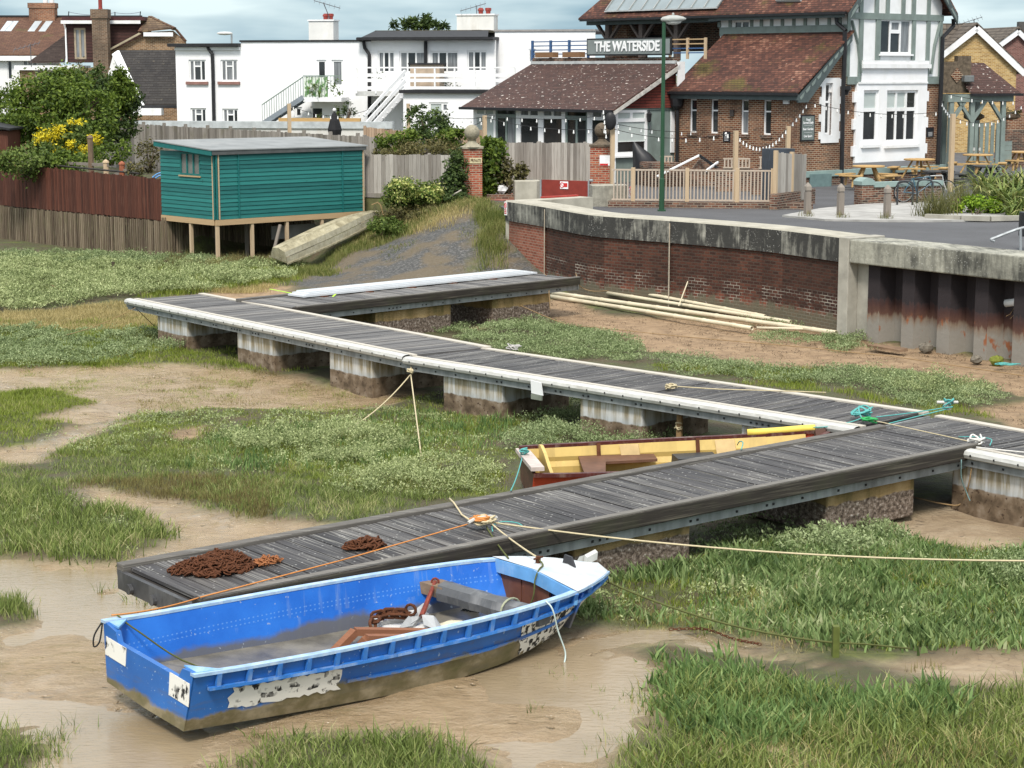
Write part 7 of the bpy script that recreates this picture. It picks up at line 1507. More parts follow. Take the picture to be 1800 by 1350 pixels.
# small balcony and metal stair
zs1 = XZ(565, 171, -1.2)[1]; bx0, bx1 = XZ(533, 172, -1.3)[0], XZ(600, 172, -1.3)[0]
pb(apt, 'balcony_slab', white_paint, WB, bx0, bx1, -1.3, -.003, zs1-.22, zs1)
grn = plain('grey_green_rail_paint', (.20, .26, .22), .6); b = NB('leaf_print_screen'); vo = b.noise(3.5, 'UV', 5, (1.4, .8, 1), .6)
cc = b.ramp(vo, [(.40, (.70, .73, .70)), (.49, (.55, .62, .50)), (.54, (.10, .22, .07)), (.7, (.16, .33, .10))]); leafscr = b.done(cc, .7)
pb(apt, 'leaf_screen', leafscr, WB, bx0+.05, bx1-.7, -1.28, -1.26, zs1+.02, zs1+1.02); pb(apt, 'top_rail', grn, WB, bx0, bx1, -1.31, -1.25, zs1+1.03, zs1+1.08)
for x in np.arange(bx0, bx1, .16): pb(apt, 'rail_bar', grn, WB, x, x+.022, -1.30, -1.285, zs1, zs1+1.03)
leaves('potted_foliage', apt, [(WB.p(bx1-.4, -1.1, zs1+.5), (.4, .2, .45)), (WB.p(bx0+.8, -1.35, zs1+.35), (.5, .12, .35))], 260, .12, lf_mid)
a, c = WB.p(bx0, -.9, zs1), WB.p(XZ(466, 212, -.9)[0], -.9, XZ(466, 212, -.9)[1]-.15)
for dy in (-.4, .4): MB().beam(a+WB.n*dy, c+WB.n*dy, .06, .24).build('stair_stringer', plain('blue_grey_stair', (.22, .25, .28), .6), apt)
for k in range(11):
    p = a+(c-a)*(k+.5)/11; pb(apt, 'stair_tread', plain('blue_grey_stair', (.22, .25, .28)), Fr((p[0], p[1], 0), WB.u), -.13, .13, -.38, .38, p[2]-.02, p[2]+.02)
MB().tube([a+np.array([0, 0, 1.0])+WB.n*-.4, c+np.array([0, 0, .95])+WB.n*-.4], .03, 5).build('stair_handrail', grn, apt)
for k in range(18): p = a+(c-a)*k/17+WB.n*-.4; MB().tube([p, p+np.array([0, 0, .97])], .014, 4).build('rail_bar', grn, apt)
# right block
x3 = XZ(872, 100)[0]; z3 = XZ(760, 71)[1]
ws = [(664, 90, 694, 128, 'w'), (702, 90, 752, 128, 'd'), (757, 90, 806, 128, 'd'), (821, 89, 856, 126, 'w'), (656, 176, 676, 215, 'd')]
ops = [rect(WB, *w_[:4]) for w_ in ws]
m = MB(); wall(m, WB, x2, x3, zg2, z3, ops, .14); m.build('right_wall', render_white, apt)
for o, w_ in zip(ops, ws): window(apt, WB, o, cols=(1, 1.1, 1) if o[1]-o[0] < 1.4 else (.8, 1, 1.4), gm=[glass_mid, glass, glass_mid], y=.11, bar=.08)
xa, xb = XZ(632, 66)[0], XZ(871, 62)[0]
pb(apt, 'roof_edge', bt, WB, xa, xb, -.45, 8, z3, z3+.16); m = MB(); m.slab([WB.p(xa+.2, -.35, z3+.16), WB.p(xb-.3, -.35, z3+.16), WB.p(xb-.6, 1.0, z3+.50), WB.p(xa+.5, 1.0, z3+.50)], (0, .06, 0)); m.build('roof_slope', bt, apt)
pb(apt, 'flat_roof', plain('mossy_flat_roof', (.10, .085, .05), .9), WB, xa+.5, xb-.6, 1.0, 8, z3+.4, z3+.52); pb(apt, 'gutter', bt, WB, xa, xb, -.58, -.46, z3+.02, z3+.14)
apipe([(639, 72), (641, 84), (649, 96), (649, 215)]); apipe([(748, 72), (748, 120)])
# long balcony
by0 = -2.2; zb1 = XZ(740, 161, by0)[1]; bxa, bxb = XZ(625, 160, by0)[0], XZ(905, 160, by0)[0]
pb(apt, 'balcony_slab', plain('grey_white_slab', (.52, .52, .50), .8), WB, bxa, bxb, by0, -.003, zb1-.22, zb1+.0)
for f_ in (.08, .40, .62): pb(apt, 'balcony_rail_board', white_paint, WB, bxa, bxb, by0-.03, by0, zb1+1.15*f_, zb1+1.15*f_+.16)
pb(apt, 'balcony_top_rail', white_paint, WB, bxa, bxb, by0-.05, by0+.03, zb1+1.12, zb1+1.19)
for x in np.linspace(bxa+.05, bxb, 9): pb(apt, 'balcony_post', white_paint, WB, x-.04, x+.04, by0-.04, by0+.02, zb1-.1, zb1+1.12)
m = MB(); m.box(XZ(713, 140, by0)[0], XZ(765, 140, by0)[0], -1.4, -.5, zb1, zb1+1.3, WB); m.build('balcony_shed', plain('tan_cladding', (.46, .36, .27), .7), apt)
pb(apt, 'shed_lid', bt, WB, XZ(710, 122, by0)[0], XZ(768, 122, by0)[0], -1.5, -.4, zb1+1.3, zb1+1.38)
leaves('balcony_plants', apt, [(D(664, 133, 96), (.35, .25, .2)), (D(790, 150, 96), (.5, .2, .25)), (D(840, 110, 98), (.18, .15, .2)), (D(863, 108, 98), (.16, .14, .2))], 300, .1, lf_dark)
# white timber stair
a, c = D(712, 152, 94), D(640, 232, 92)
for dy in (0, 1.0):
    o = np.array([0, dy, 0])
    for h, w_ in ((0, .30), (.5, .14), (.95, .12)): MB().beam(a+o+np.array([0, 0, h-.2]), c+o+np.array([0, 0, h-.2]), .06, w_).build('stair_board' if h else 'stair_stringer', white_paint, apt)
for k in range(9): p = a+(c-a)*(k+.4)/9; pb(apt, 'stair_tread', white_paint, Fr((p[0], p[1], 0), (1, 0)), -.14, .14, .02, .98, p[2]-.22, p[2]-.18)
# single storey white annexe and terrace wall
AX = Fr((*D(709, 200, 92)[:2], 0), WB.u); r = rect(AX, 709, 164, 865, 245); wq = rect(AX, 754, 180, 788, 221)
m = MB(); wall(m, AX, r[0], r[1], zg2, r[3], [wq], .12); m.add([AX.p(r[0], 0, zg2), AX.p(r[0], 0, r[3]), AX.p(r[0], 5, r[3]), AX.p(r[0], 5, zg2)], [(0, 1, 2, 3)]); m.build('annexe_wall', render_white, apt)
xm = wq[0]+(wq[1]-wq[0])*.68; zq = wq[2]+(wq[3]-wq[2])*.5; window(apt, AX, wq, [(wq[0]+.08, xm-.04, wq[2]+.4, wq[3]-.08), (wq[0]+.08, xm-.04, wq[2]+.06, wq[2]+.39), (xm+.06, wq[1]-.08, wq[2]+.1, zq-.05), (xm+.06, wq[1]-.08, zq+.2, wq[3]-.1)], gm=[blind, glass, glass, glass_mid], y=.09)
pb(apt, 'annexe_roof_edge', bt, AX, r[0]-.15, r[1], -.2, 5.5, r[3], r[3]+.16)
TW = Fr((*D(200, 214, 93)[:2], 0), (math.cos(R(-8)), math.sin(R(-8)))); ztw = TW.px(500, 213.5)[1]
xl, xr_ = TW.px(186, 220)[0], TW.px(690, 220)[0]; tw_ = thing('terrace_wall', 'long low white terrace wall with pale grey coping behind the grey fence', 'wall', TW.p(0, 0, 2)); pb(tw_, 'wall_face', plain('flaking_white_render', (.62, .61, .58), .9, .12, 2, dirt=(.42, .36, .30)), TW, xl, xr_, .05, .3, 1.5, ztw-.16*2); pb(tw_, 'coping', plain('pale_blue_grey_coping', (.46, .49, .50), .8), TW, xl-.1, xr_, -.03, .40, ztw-.32, ztw)
pl_ = thing('trough_planter', 'long timber trough planter standing on the white terrace wall', 'planter', TW.p(TW.px(560, 208)[0], .2, ztw)); pa_, pb_ = TW.px(489, 208)[0], TW.px(632, 208)[0]; pb(pl_, 'trough', table_wood, TW, pa_, pb_, .05, .35, ztw+.003, ztw+.16); leaves('small_plants', pl_, [(TW.p(pa_+2.1, .2, ztw+.25), (.25, .1, .15)), (TW.p(pb_-1.0, .2, ztw+.45), (.3, .15, .4))], 160, .09, lf_mid)
bush('olive_tree', 'small rounded olive tree on the terrace trough', 'tree', TW.p(TW.px(611, 200)[0], .2, ztw+.2), [(TW.p(TW.px(611, 188)[0], .2, ztw+.55), (.30, .28, .36))], 500, .08, lf_dark, trunk=.03)
pz_ = D(588, 210, 86); par = thing('folded_parasol', 'folded black parasol standing behind the grey fence', 'parasol', pz_-np.array([0, 0, 1.2])); m = MB(); m.lathe(pz_-np.array([0, 0, .75]), [(.26, 0), (.32, .3), (.22, .7), (.20, .75), (.10, 1.0), (.02, 1.12)], 9); m.build('canopy', plain('black_canvas', (.016, .016, .018), .8, .3, 4), par); MB().tube([pz_-np.array([0, 0, 2.6]), pz_-np.array([0, 0, .7])], .025, 6).build('pole', steel_galv, par); MB().ellipsoid(pz_+np.array([0, 0, .42]), (.08, .08, .08), 8, 5).build('finial', upvc, par)
# taller white block, chimneys
HB_ = Fr((*D(870, 150, 97)[:2], 0), WB.u); r = rect(HB_, 870, 55, 1046, 245); m = MB(); wall(m, HB_, r[0], r[1], zg2, r[3], [rect(HB_, 929, 86, 942, 110)], .1); m.add([HB_.p(0, 0, zg2), HB_.p(0, 0, r[3]), HB_.p(0, 9, r[3]), HB_.p(0, 9, zg2)], [(0, 1, 2, 3)]); m.build('tall_wall', render_white, apt); window(apt, HB_, rect(HB_, 929, 86, 942, 110), gm=glass_mid, y=.08)
pb(apt, 'coping', plain('grey_coping', (.30, .28, .27), .8), HB_, r[0]-.05, r[1], -.06, 9, r[3], r[3]+.09)
pots = plain('red_chimney_pot', (.26, .045, .035), .7)
for u0, u1, v0, v1, Y, npot in ((543, 586, 37, 74, 104, 2), (803, 868, 27, 68, 103, 2)):
    fr = Fr((*D(u0, v1, Y)[:2], 0), WB.u); r = rect(fr, u0, v0, u1, v1); ch = pb(apt, 'chimney', plain('rust_stained_white_render', (.72, .71, .68), .9, .1, 1.5, dirt=(.50, .46, .40)), fr, 0, r[1], 0, .9, r[2]-1, r[3]); MB().box(-.05, r[1]+.05, -.05, .95, r[3], r[3]+.08, fr).build('chimney_cap', white_paint, ch)
    for k in range(npot):
        p = fr.p(r[1]*(.6+.2*k), .4, r[3]+.08); MB().lathe(p, [(.12, 0), (.13, .15), (.17, .18), (.17, .3 if k else .22), (.10, .32)], 9).build('chimney_pot', pots, ch)
def aerial(p, h, lab, yw=0):
    t = thing('tv_aerial', lab, 'aerial', p); q_ = np.array(p)+np.array([-.4 if yw else 0, 0, h]); mt = plain('dull_aerial_metal', (.10, .10, .11), .5); MB().tube([p, q_], .025, 5).build('mast', mt, t)
    fr = Fr(q_, (math.cos(yw+.3), math.sin(yw+.3))); m = MB(); m.tube([fr.p(-.9, 0, -.3), fr.p(.5, 0, .1)], .018, 4)
    for k in range(6): c_ = fr.p(-.85+k*.26, 0, -.285+k*.075); m.tube([c_+np.array([0, -.3, -.14]), c_+np.array([0, .3, .14])], .01, 3)
    m.build('array', mt, t)
aerial(D(582, 38, 104), 1.0, 'bent television aerial on the left white chimney', 2.9); aerial(D(838, 40, 103), .9, 'thin television aerial on the right white chimney')
aerial(D(55, 118, 105), 1.2, 'television aerial on the roof edge above the big bush'); aerial(D(1712, 46, 108), .4, 'television aerial on the yellow brick gable')
m = MB(); c = D(838, 56, 101); m.lathe(c, [(.02, 0), (.25, .1)], 12); tag(m.build('satellite_dish', plain('grey_dish', (.3, .3, .3), .6), loc=c), 'satellite dish at the foot of the right white chimney', 'satellite dish')

# ================================================================ houses at the left
hs = thing('brick_house', 'brown tiled house with a dark clad dormer and brick chimney at the left', 'house', D(150, 200, 112))
HF = Fr((*D(0, 120, 112)[:2], 0), (1, .03))
def HX(u, v, y=0.0): return HF.px(u, v, y)
ze_, zr2 = HX(50, 99)[1], HX(60, 33, 4.5)[1]
m = MB(); m.slab([HF.p(-9, -.3, ze_), HF.p(HX(118, 99)[0], -.3, ze_), HF.p(HX(225, 34, 4.5)[0], 4.5, zr2), HF.p(-9, 4.5, zr2)], (0, 0, .12)); m.build('main_roof', tile_brown, hs)
m = MB(); m.slab([HF.p(-9, 4.5, zr2), HF.p(HX(258, 34, 4.5)[0], 4.5, zr2), HF.p(HX(258, 34, 4.5)[0], 9, ze_), HF.p(-9, 9, ze_)], (0, 0, .12)); m.build('rear_roof', tile_brown, hs)
pb(hs, 'ridge', bt, HF, -9, HX(250, 33, 4.5)[0], 4.4, 4.6, zr2+.1, zr2+.2); pb(hs, 'eave_board', white_paint, HF, -9, HX(105, 100)[0], -.36, -.31, ze_-.25, ze_+.02)
ww = [rect(HF, 13, 106, 22, 140), rect(HF, 40, 106, 66, 130)]
m = MB(); wall(m, HF, -9, HX(105, 120)[0], 1.5, ze_, ww, .1); m.build('front_wall', white_paint, hs)
window(hs, HF, ww[0], gm=glass); window(hs, HF, ww[1], cols=(1, 1, 1), rows=(2, 1), gm=glass_mid)
slt = tiles('dark_side_roof_tiles', [(.03, .02, .018), (.05, .035, .03), (.07, .05, .042)], .3, .16)
m = MB(); m.slab([HF.p(HX(58, 111)[0], -1.0, HX(58, 111, -1)[1]), HF.p(HX(120, 111)[0], -1.0, HX(118, 110, -1)[1]), HF.p(HX(120, 60, .2)[0], .6, HX(118, 62, .6)[1]), HF.p(HX(116, 60, .2)[0], .6, HX(118, 62, .6)[1])], (0, 0, .1)); m.build('side_roof', slt, hs)
clad = tiles('dark_brown_dormer_cladding', [(.04, .02, .018), (.06, .028, .025), (.075, .035, .03)], 3, .17)
DF = Fr((*D(118, 108, 110)[:2], 0), (1, 0)); rd_ = rect(DF, 118, 40, 253, 110); wd = rect(DF, 130, 49, 151, 104)
m = MB(); wall(m, DF, rd_[0], rd_[1], rd_[2], rd_[3], [wd], .15); m.add([DF.p(0, 0, rd_[2]), DF.p(0, 0, rd_[3]), DF.p(0, 4, rd_[3]), DF.p(0, 4, rd_[2])], [(0, 1, 2, 3)]); m.build('dormer', clad, hs)
window(hs, DF, wd, cols=(1, 1), fm=plain('pale_wood_frame', (.34, .28, .2), .7), gm=glass_mid, y=.1, bar=.11); pb(hs, 'dormer_fascia', white_paint, DF, -.2, rd_[1]-.1, -.35, -.3, rd_[3]-.06, rd_[3]+.12); pb(hs, 'dormer_roof', plain('maroon_roof_edge', (.07, .025, .025), .6), DF, -.15, rd_[1]+.1, -.3, 4.5, rd_[3]+.125, rd_[3]+.33)
MB().tube([DF.p(-.05, -.3, rd_[3]), DF.p(.0, -.1, rd_[3]-.3), DF.p(.0, -.1, rd_[2])], .05, 6).build('drainpipe', white_paint, hs)
pb(hs, 'extension_roof', white_paint, Fr((*D(25, 122, 108)[:2], 0), (1, 0)), 0, 3.6, 0, 3, D(60, 120, 108)[2]-.1, D(60, 115, 108)[2]); EXF = Fr((*D(35, 140, 108.2)[:2], 0), (1, 0)); we = rect(EXF, 62, 122, 102, 138); m = MB(); wall(m, EXF, 0, 4.2, 1.5, D(60, 119.5, 108.2)[2], [we], .1); m.build('extension_wall', brick_brown, hs); window(hs, EXF, we, cols=(1, 1), gm=glass_mid)
CHF = Fr((*D(164, 118, 108.5)[:2], 0), (1, 0)); r = rect(CHF, 164, 16, 189, 122); pb(hs, 'chimney', brick('chimney_brick', [(.12, .065, .04), (.20, .12, .075), (.26, .16, .10)], (.26, .22, .17), dirt=(.06, .05, .04)), CHF, 0, r[1], 0, .8, r[2]-1, r[3]-.5); pb(hs, 'chimney_top', MATS['chimney_brick'], CHF, -.06, r[1]+.06, -.06, .86, r[3]-.5, r[3]); MB().lathe(CHF.p(r[1]/2, .4, r[3]), [(.13, 0), (.11, .1), (.11, 1.0)], 9).build('chimney_pot', pots, hs)
r = rect(Fr((*D(50, 32, 116)[:2], 0), (1, 0)), 51, 5, 96, 30); CF2 = Fr((*D(51, 32, 116)[:2], 0), (1, 0)); L = r[1]-r[0]; m = MB(); m.box(0, L, 0, .8, r[2]-.6, r[3]-.3, CF2); m.box(-.05, L+.05, -.05, .85, r[3]-.3, r[3], CF2); m.build('chimney', brick('orange_chimney_brick', [(.18, .06, .03), (.30, .11, .05), (.38, .18, .10)], (.3, .24, .18), dirt=(.08, .05, .04)), hs)
for k in range(2): MB().lathe(CF2.p(L*(.6+.25*k), .4, r[3]), [(.14, 0), (.16, .4), (.1, .42)], 8).build('chimney_pot', white_paint, hs)
# gable brickwork with hipped tip
GF = Fr((*D(205, 90, 109.5)[:2], 0), (1, .05)); g0 = GF.px(192, 92); g1 = GF.px(262, 56); g2 = GF.px(304, 54); g3 = GF.px(326, 73); 
m = MB(); m.slab([GF.p(g0[0], 0, 1.5), GF.p(g0[0], 0, g0[1]), GF.p(g1[0], 0, g1[1]), GF.p(g2[0], 0, g2[1]), GF.p(g3[0], 0, g3[1]), GF.p(g3[0]+.6, 0, 1.5)], GF.n*.3); m.build('gable_wall', brick_brown, hs)
r0_, r1_ = GF.px(247, 57), GF.px(308, 51); tp = GF.px(264, 31, 1.5); m = MB(); m.slab([GF.p(r0_[0], -.3, r0_[1]), GF.p(r1_[0], -.3, r1_[1]), GF.p(tp[0]+.1, 1.5, tp[1]), GF.p(tp[0]-.1, 1.5, tp[1])], (0, 0, .1)); m.build('hip_roof', tiles('mottled_brown_pantiles', [(.07, .045, .03), (.15, .10, .06), (.24, .17, .10)], .3, .28), hs)
m = MB(); m.beam(GF.p(g0[0]-.4, -.15, g0[1]-.1), GF.p(r0_[0]+.1, -.15, r0_[1]), .3, .10); m.build('verge', plain('cream_verge', (.42, .36, .25), .7), hs); m = MB(); m.beam(GF.p(r1_[0], .2, r1_[1]), GF.p(g3[0], .2, g3[1]+.02), .5, .10); m.build('verge', tile_brown, hs); m = MB(); m.beam(GF.p(r0_[0], -.32, r0_[1]), GF.p(tp[0], 1.5, tp[1]), .22, .16); m.build('hip_tiles', tile_brown, hs); m = MB(); m.beam(GF.p(r1_[0], -.32, r1_[1]), GF.p(tp[0], 1.5, tp[1]), .22, .16); m.build('hip_tiles', tile_brown, hs); pb(hs, 'hip_fascia', white_paint, GF, r0_[0]+.2, r1_[0]-.1, -.3, -.22, r0_[1]-.22, r0_[1]+.0)
m = MB()
for a, c in (((120, 33), (121, 20)), ((202, 32), (202, 21)), ((246, 32), (247, 20))): m.tube([D(*a, 112), D(*c, 112)], .03, 5)
tag(m.build('roof_rail_posts', bt, loc=D(120, 33, 112)), 'thin posts of a rope rail on the dormer roof', 'roof rail'); rope(catn(D(121, 21, 112), D(202, 22, 112), .15)+catn(D(202, 22, 112), D(247, 21, 112), .08), .02, plain('blue_grey_line', (.16, .17, .22)), 'blue grey rope strung along the dormer roof', 'roof_rope')
for (u0, u1, lab) in ((0, 8, ''), (8, 17, ''), (49, 70, ''), (68, 90, '')):
    a, c, d, e = [HF.p(HX(u, v, y)[0], y-.14, HX(u, v, y)[1]) for u, v, y in ((u0, 59, 2.7), (u0+12, 59, 2.7), (u0+26, 40, 4.0), (u0+14, 40, 4.0))]
    m = MB(); m.slab([a, c, d, e], (0, -.03, .1)); m.build('skylight', plain('pale_skylight_glass', (.42, .46, .48), .08, .1, 1, .6), hs)
sh2 = thing('slate_roofed_house', 'low house with dark tiled roof and white gable triangle left of the white apartments', 'house', D(250, 190, 103))
SLF = Fr((*D(212, 190, 102)[:2], 0), (1, .03)); a, c, d, e = SLF.px(252, 186), SLF.px(313, 186), SLF.px(312, 92, 3.2), SLF.px(208, 92, 3.2)
m = MB(); m.slab([SLF.p(a[0]-.1, -.2, a[1]), SLF.p(c[0]+2, -.2, c[1]), SLF.p(d[0]+2, 3.2, d[1]), SLF.p(e[0], 3.2, e[1])], (0, .05, .12)); m.build('roof', tile_slate, sh2)
m = MB(); m.slab([SLF.p(e[0]-.05, 3.2, e[1]+.1), SLF.p(a[0]+.0, -.25, a[1]+.05), SLF.p(a[0]-.12, -.25, a[1]-.25), SLF.p(e[0]-.35, 3.2, e[1]-.1)], (.10, 0, 0)); m.build('verge_board', white_paint, sh2)
g0, g1, g2 = SLF.px(187, 120, 3.1), SLF.px(217, 120, 3.1), SLF.px(200, 93, 3.1); m = MB(); m.slab([SLF.p(g0[0], 3.05, g0[1]-.6), SLF.p(g1[0]+.3, 3.05, g1[1]-.6), SLF.p(g2[0], 3.05, g2[1])], SLF.n*.1); m.build('white_gable', white_paint, sh2)
pb(sh2, 'wall_face', brick_brown, SLF, a[0]-1.5, c[0]+2, .05, .2, 1.5, a[1]-.75); pb(sh2, 'porch_box', white_paint, SLF, a[0]-.9, SLF.px(288, 195)[0], -.9, .0, SLF.px(270, 202)[1], SLF.px(270, 190)[1]); pb(sh2, 'gutter', bt, SLF, a[0]-.1, c[0]+2, -.34, -.22, a[1]-.12, a[1]+.03)
st_ = thing('timber_outbuilding', 'corner of a brown timber outbuilding at the left edge', 'outbuilding', D(0, 275, 76)); OF = Fr((*D(-30, 275, 76)[:2], 0), (1, 0)); r = rect(OF, -30, 230, 14, 285); pb(st_, 'boarding', fence_brown, OF, 0, r[1], 0, 2, 1.5, r[3]); m = MB(); m.slab([OF.p(-.5, -.2, OF.px(0, 216)[1]), OF.p(OF.px(19, 229)[0], -.2, OF.px(19, 229)[1]), OF.p(OF.px(19, 229)[0], 2.2, OF.px(19, 229)[1]), OF.p(-.5, 2.2, OF.px(0, 216)[1])], (0, 0, .08)); m.build('roof', bt, st_)
pb(st_, 'grey_shed_roof', bt, Fr((*D(245, 240, 73)[:2], 0), (1, -.1)), 0, 1.6, 0, .8, D(260, 238, 73)[2], D(260, 236, 73)[2]) if False else None
# ================================================================ houses at the right
yh = thing('yellow_brick_house', 'yellow brick gable house with white bargeboards behind the shelter', 'house', D(1715, 200, 104)); YF = Fr((*D(1655, 200, 104)[:2], 0), (1, .12))
ap, l_, r_e = YF.px(1714.5, 50), YF.px(1650, 100), YF.px(1790, 122)
wdx = rect(YF, 1787, 128, 1794, 152); m = MB(); m.slab([YF.p(l_[0]-1, 0, 1.5), YF.p(l_[0]-1, 0, l_[1]-.9), YF.p(ap[0], 0, ap[1]), YF.p(r_e[0]-.1, 0, r_e[1]), YF.p(r_e[0]-.1, 0, 1.5)], YF.n*.3); m.build('gable_wall', brick_yellow, yh)
for q_, sg in ((l_, -1), (r_e, 1)):
    m = MB(); m.beam(YF.p(q_[0]+sg*.3, -.2, q_[1]-.25), YF.p(ap[0], -.2, ap[1]), .10, .32); m.build('bargeboard', white_paint, yh)
    m = MB(); m.slab([YF.p(q_[0]+sg*.5, -.25, q_[1]-.25), YF.p(ap[0], -.25, ap[1]+.22), YF.p(ap[0]-.4, 9, ap[1]+.22), YF.p(q_[0]+sg*.5-.4, 9, q_[1]-.25)], (0, 0, .1)); m.build('roof', tiles('grey_brown_pantiles', [(.07, .055, .045), (.12, .10, .08), (.17, .14, .11)], .33, .32) if 'grey_brown_pantiles' not in MATS else MATS['grey_brown_pantiles'], yh)
m = MB(); m.slab([YF.p(-1.2, .5, YF.px(1655, 96)[1]-.3), YF.p(ap[0]+.2, 1.5, ap[1]+.3), YF.p(ap[0]-1.7, 1.6, ap[1]+.3), YF.p(-1.2, 1.6, ap[1]+.1)], (0, .1, 0)); m.build('roof', MATS['grey_brown_pantiles'], yh)
rh = thing('red_brick_house', 'red brick gable house at the far right edge', 'house', D(1790, 200, 125)); RF = Fr((*D(1755, 200, 125)[:2], 0), (1, .12)); ap, l_ = RF.px(1788, 58), RF.px(1757, 80)
m = MB(); m.slab([RF.p(l_[0], 0, 1.5), RF.p(l_[0], 0, l_[1]), RF.p(ap[0], 0, ap[1]), RF.p(ap[0]+4, 0, ap[1]-3.6), RF.p(ap[0]+4, 0, 1.5)], RF.n*.3); m.build('gable_wall', brick('plum_red_brick', [(.12, .04, .035), (.20, .07, .06), (.26, .11, .09)], (.25, .19, .16)), rh)
for sg, q_ in ((-1, l_), (1, (ap[0]+4, ap[1]-3.6))):
    MB().beam(RF.p(q_[0]+sg*.3, -.2, q_[1]-.15), RF.p(ap[0], -.2, ap[1]+.1), .12, .34).build('bargeboard', white_paint, rh); m = MB(); m.slab([RF.p(q_[0]+sg*.4, -.3, q_[1]), RF.p(ap[0], -.3, ap[1]+.3), RF.p(ap[0]-.5, 8, ap[1]+.3), RF.p(q_[0]+sg*.4-.5, 8, q_[1])], (0, 0, .1)); m.build('roof', MATS['grey_brown_pantiles'], rh)
bfm = Fr((*D(1745, 60, 132)[:2], 0), (1, 0)); m = MB(); m.slab([bfm.p(0, 0, bfm.px(1745, 71)[1]), bfm.p(.3, 0, bfm.px(1750, 58)[1]), bfm.p(1.6, 1, bfm.px(1782, 57)[1]), bfm.p(1.5, 0, bfm.px(1770, 68)[1]), bfm.p(1.5, 0, 5), bfm.p(0, 0, 5)], (0, 1, 0)); tag(m.build('dark_dormer', plain('slate_grey_cladding', (.07, .08, .09), .6), loc=bfm.p(0, 0, 5)), 'slate grey dormer with metal roof between the right houses', 'dormer')
cfm = Fr((*D(1791, 55, 127)[:2], 0), (1, 0)); r = rect(cfm, 1791, 38, 1805, 60); tag(MB().box(0, .8, 0, .6, r[2]-1, r[3], cfm).build('chimney_stack', plain('dark_chimney_grey', (.08, .075, .07)), loc=cfm.p(0, 0, r[2])), 'dark chimney stack above the red brick gable', 'chimney')
bwf = Fr((*D(1768, 270, 92)[:2], 0), (1, .05)); r = rect(bwf, 1768, 198, 1830, 275); tag(MB().box(0, r[1]+1, 0, .3, 1.5, r[3], bwf).build('yard_wall', brick_pub, loc=bwf.p(0, 0, 2)), 'brick yard wall behind the shelter at the right edge', 'wall')
bwf = Fr((*D(1752, 250, 88)[:2], 0), (1, .05)); r = rect(bwf, 1752, 228, 1830, 275); tag(MB().box(0, r[1]+1, 0, .25, 1.5, r[3], bwf).build('yard_wall', brick_dark, loc=bwf.p(0, 0, 2)), 'darker low brick wall in front of the yard wall at the right', 'wall')

# ================================================================ trees and shrubs
bush('bushy_tree', 'big rounded glossy green bushy tree at the left', 'tree', D(90, 270, 80), [blob(75, 195, 80, 75, 62), blob(150, 205, 79, 55, 58), blob(20, 200, 80, 45, 50), blob(110, 160, 81, 55, 38), blob(60, 235, 79, 60, 45), blob(140, 245, 79, 42, 38)], 19000, .16, lf_green, k=60, spread=.13, trunk=.16, stems=8)
bush('bushy_tree', 'darker spreading tree right of the big green bush', 'tree', D(190, 260, 83), [blob(205, 170, 83, 38, 40), blob(225, 190, 83, 24, 36), blob(175, 150, 84, 40, 32), blob(200, 215, 82, 40, 36)], 8000, .15, lf_dark, k=50, spread=.14, trunk=.12, stems=7)
leaves('bright_sprays', bpy.data.objects['bushy_tree.001'], [blob(215, 155, 82, 22, 32), blob(195, 185, 81.5, 20, 20)], 2600, .17, lf_green, k=26)
bush('bare_topped_tree', 'dark twiggy tree top between the bush and the brick chimney', 'tree', D(150, 230, 86), [blob(150, 138, 86, 38, 26), blob(95, 140, 86, 36, 18)], 2600, .15, lf_olive, k=30, spread=.25, trunk=.09, stems=12)
ys = bush('flowering_shrub', 'yellow flowering shrub in the garden behind the brown fence', 'shrub', D(115, 300, 74), [blob(100, 250, 74, 30, 28), blob(140, 262, 73.5, 26, 24), blob(70, 262, 74, 18, 20), blob(130, 235, 74.5, 28, 22)], 4200, .15, lf_mid, k=34, spread=.2)
leaves('flowers', ys, [blob(100, 232, 73.3, 12, 17), blob(75, 240, 73.3, 14, 10), blob(140, 212, 73.6, 6, 7), blob(124, 214, 73.6, 6, 6), blob(150, 265, 73, 9, 12), blob(165, 247, 73, 11, 10), blob(95, 262, 73, 9, 8), blob(125, 255, 73, 10, 9)], 1000, .12, lf_yel, k=14, spread=.35, shell=.3)
